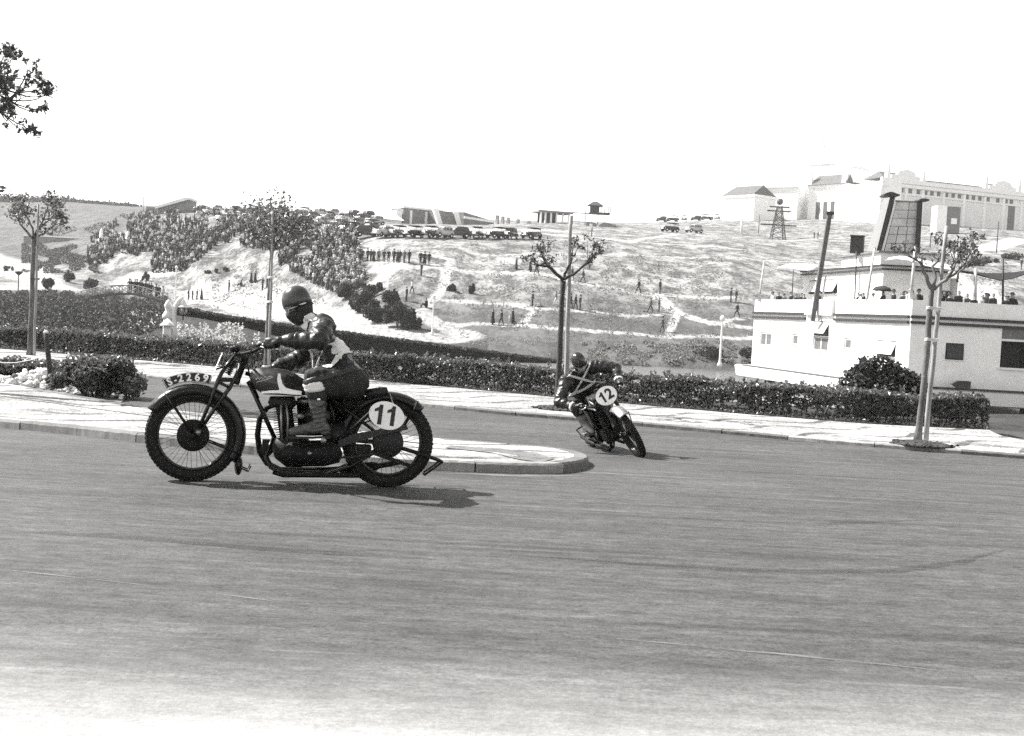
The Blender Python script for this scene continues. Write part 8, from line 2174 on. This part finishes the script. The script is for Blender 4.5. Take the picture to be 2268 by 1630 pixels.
# distant treeline on the far ridge
g_ = np.random.default_rng(61); P = []
for _ in range(120):
    px = g_.uniform(-60, 300); c = on_terrain(px, 447 + max(0, (px - 150)) * 0.07, 300, 640); h_ = g_.uniform(0.8, 2.2) * (0.45 if px > 160 else 1)
    P.append(np.array(c) + g_.normal(0, 1, (26, 3)) * np.array([0.9, 0.6, h_ * 0.4]) + np.array([0, 0, h_ * 0.6]))
P = np.concatenate(P); V, F, tn = leaf_cards(P, 0.9, seed=62, aspect=1.3); tag(mesh_obj('treeline', quads_mesh('treeline', V, F, {'tone': tn * 0.6}), None, [LEAF_DARK]), 'thin line of trees along the distant ridge', kind='stuff')
# pedestal, urn and lantern standing beyond the hedge
gy = 33.0
def foot(px): p = at(px, 760, gy); p.z = tz(p.x, p.y) - 0.05; return p
f = foot(369); pr = empty('garden_pillar', f); tag(pr, 'short white pillar with pyramid cap rising behind the hedge', 'pillar'); zc = at(370, 723, gy).z - f.z; zt = at(370, 706, gy).z - f.z
mb = MB(); mb.bbox((0, 0, zc / 2), (0.085, 0.085, zc / 2), 0.01); mb.build('shaft', PLASTER2, pr)
mb = MB(); mb.lathe([(0.21, 0.0), (0.23, 0.02), (0.22, 0.05), (0.10, (zt - zc) * 0.7), (0.03, zt - zc), (0.001, zt - zc + 0.01)], (0, 0, zc), (0, 0, 1), 4); mb.build('cap', PLASTER2, pr)
gy = 36.0; f = foot(369); ur_ = empty('garden_urn', f); tag(ur_, 'white urn finial on a post beside the hanging lantern', 'urn'); zb_ = at(368, 706, gy).z - f.z; zt = at(368, 663, gy).z - f.z; H = zt - zb_
mb = MB(); mb.lathe([(0.12, 0), (0.12, zb_)], (0, 0, 0), (0, 0, 1), 10); mb.build('post', PLASTER2, ur_)
mb = MB(); mb.lathe([(0.13, 0), (0.16, 0.02), (0.15, H * .2), (0.10, H * .35), (0.07, H * .45), (0.10, H * .6), (0.11, H * .72), (0.06, H * .9), (0.01, H)], (0, 0, zb_), (0, 0, 1), 16); mb.build('urn', PLASTER2, ur_)
f = foot(393); lr = empty('hanging_lantern', f); tag(lr, 'lantern with white roof hanging from a curved white arm', 'lantern')
c = lambda x, y: at(x, y, gy) - f
mb = MB(); mb.tube([Vector((0, 0, 0)), c(384, 704), c(386, 690), c(391, 676), c(398, 664), c(405, 658)], [0.07, 0.07, 0.08, 0.09, 0.07, 0.04], 8); mb.build('arm', PLASTER, lr)
lc = c(406, 690); mb = MB(); z0 = c(406, 681).z; mb.lathe([(0.17, 0), (0.16, 0.02), (0.10, 0.10), (0.05, 0.17), (0.02, 0.24), (0.001, 0.25)], (lc.x, lc.y, z0), (0, 0, 1), 6); mb.build('roof', PLASTER2, lr)
mb = MB(); zb_ = c(406, 698).z; mb.lathe([(0.07, 0), (0.12, 0.05), (0.14, z0 - zb_ - 0.01)], (lc.x, lc.y, zb_), (0, 0, 1), 6); mb.build('glass', M('lantern_glass', 0.3, 0.2), lr)
mb = MB()
for k in range(6): a = 2 * PI * k / 6; mb.tube([(lc.x + 0.075 * math.cos(a), lc.y + 0.075 * math.sin(a), zb_), (lc.x + 0.15 * math.cos(a), lc.y + 0.15 * math.sin(a), z0)], 0.01, 4)
mb.tube([(lc.x, lc.y, zb_ - 0.14), (lc.x, lc.y, zb_ + 0.05)], 0.02, 5); mb.build('frame', TIMB, lr)
# small lamp standards on the bright terrace
for px, y0, y1, lb in ((40, 600, 648, 'small dark topped lamp on the bright garden terrace'), (79, 615, 650, 'short dark topped post beside the small round crowned tree')):
    p = on_terrain(px, y1); h_ = at(px + 2, y0, p.y).z - p.z; r_ = empty('garden_lamp', p); tag(r_, lb, 'lamp'); mb = MB(); mb.tube([(0, 0, 0), (0, 0, h_ * .8)], 0.07, 6); mb.build('post', TIMB, r_); mb = MB(); mb.lathe([(0.1, 0), (0.5, h_ * .13), (0.45, h_ * .17), (0.05, h_ * .2)], (0, 0, h_ * .8), (0, 0, 1), 10); mb.build('head', TIMB, r_)

# ================================================================ HAZE
hz_ = bpy.data.meshes.new('haze'); mb = MB(); mb.box((0, 0, 58), (3600, 3600, 72)); o = mb.build('haze', [])
t = bpy.data.materials.new('thin_haze'); t.use_nodes = True; nt_ = t.node_tree; nt_.nodes.clear(); out = nt_.nodes.new('ShaderNodeOutputMaterial'); pv = nt_.nodes.new('ShaderNodeVolumePrincipled')
pv.inputs['Color'].default_value = (0.95, 0.95, 0.94, 1); pv.inputs['Density'].default_value = 0.00020; pv.inputs['Anisotropy'].default_value = 0.3
nt_.links.new(pv.outputs[0], out.inputs['Volume']); o.data.materials.append(t); tag(o, kind='stuff')
bpy.data.scenes.remove(TMP)
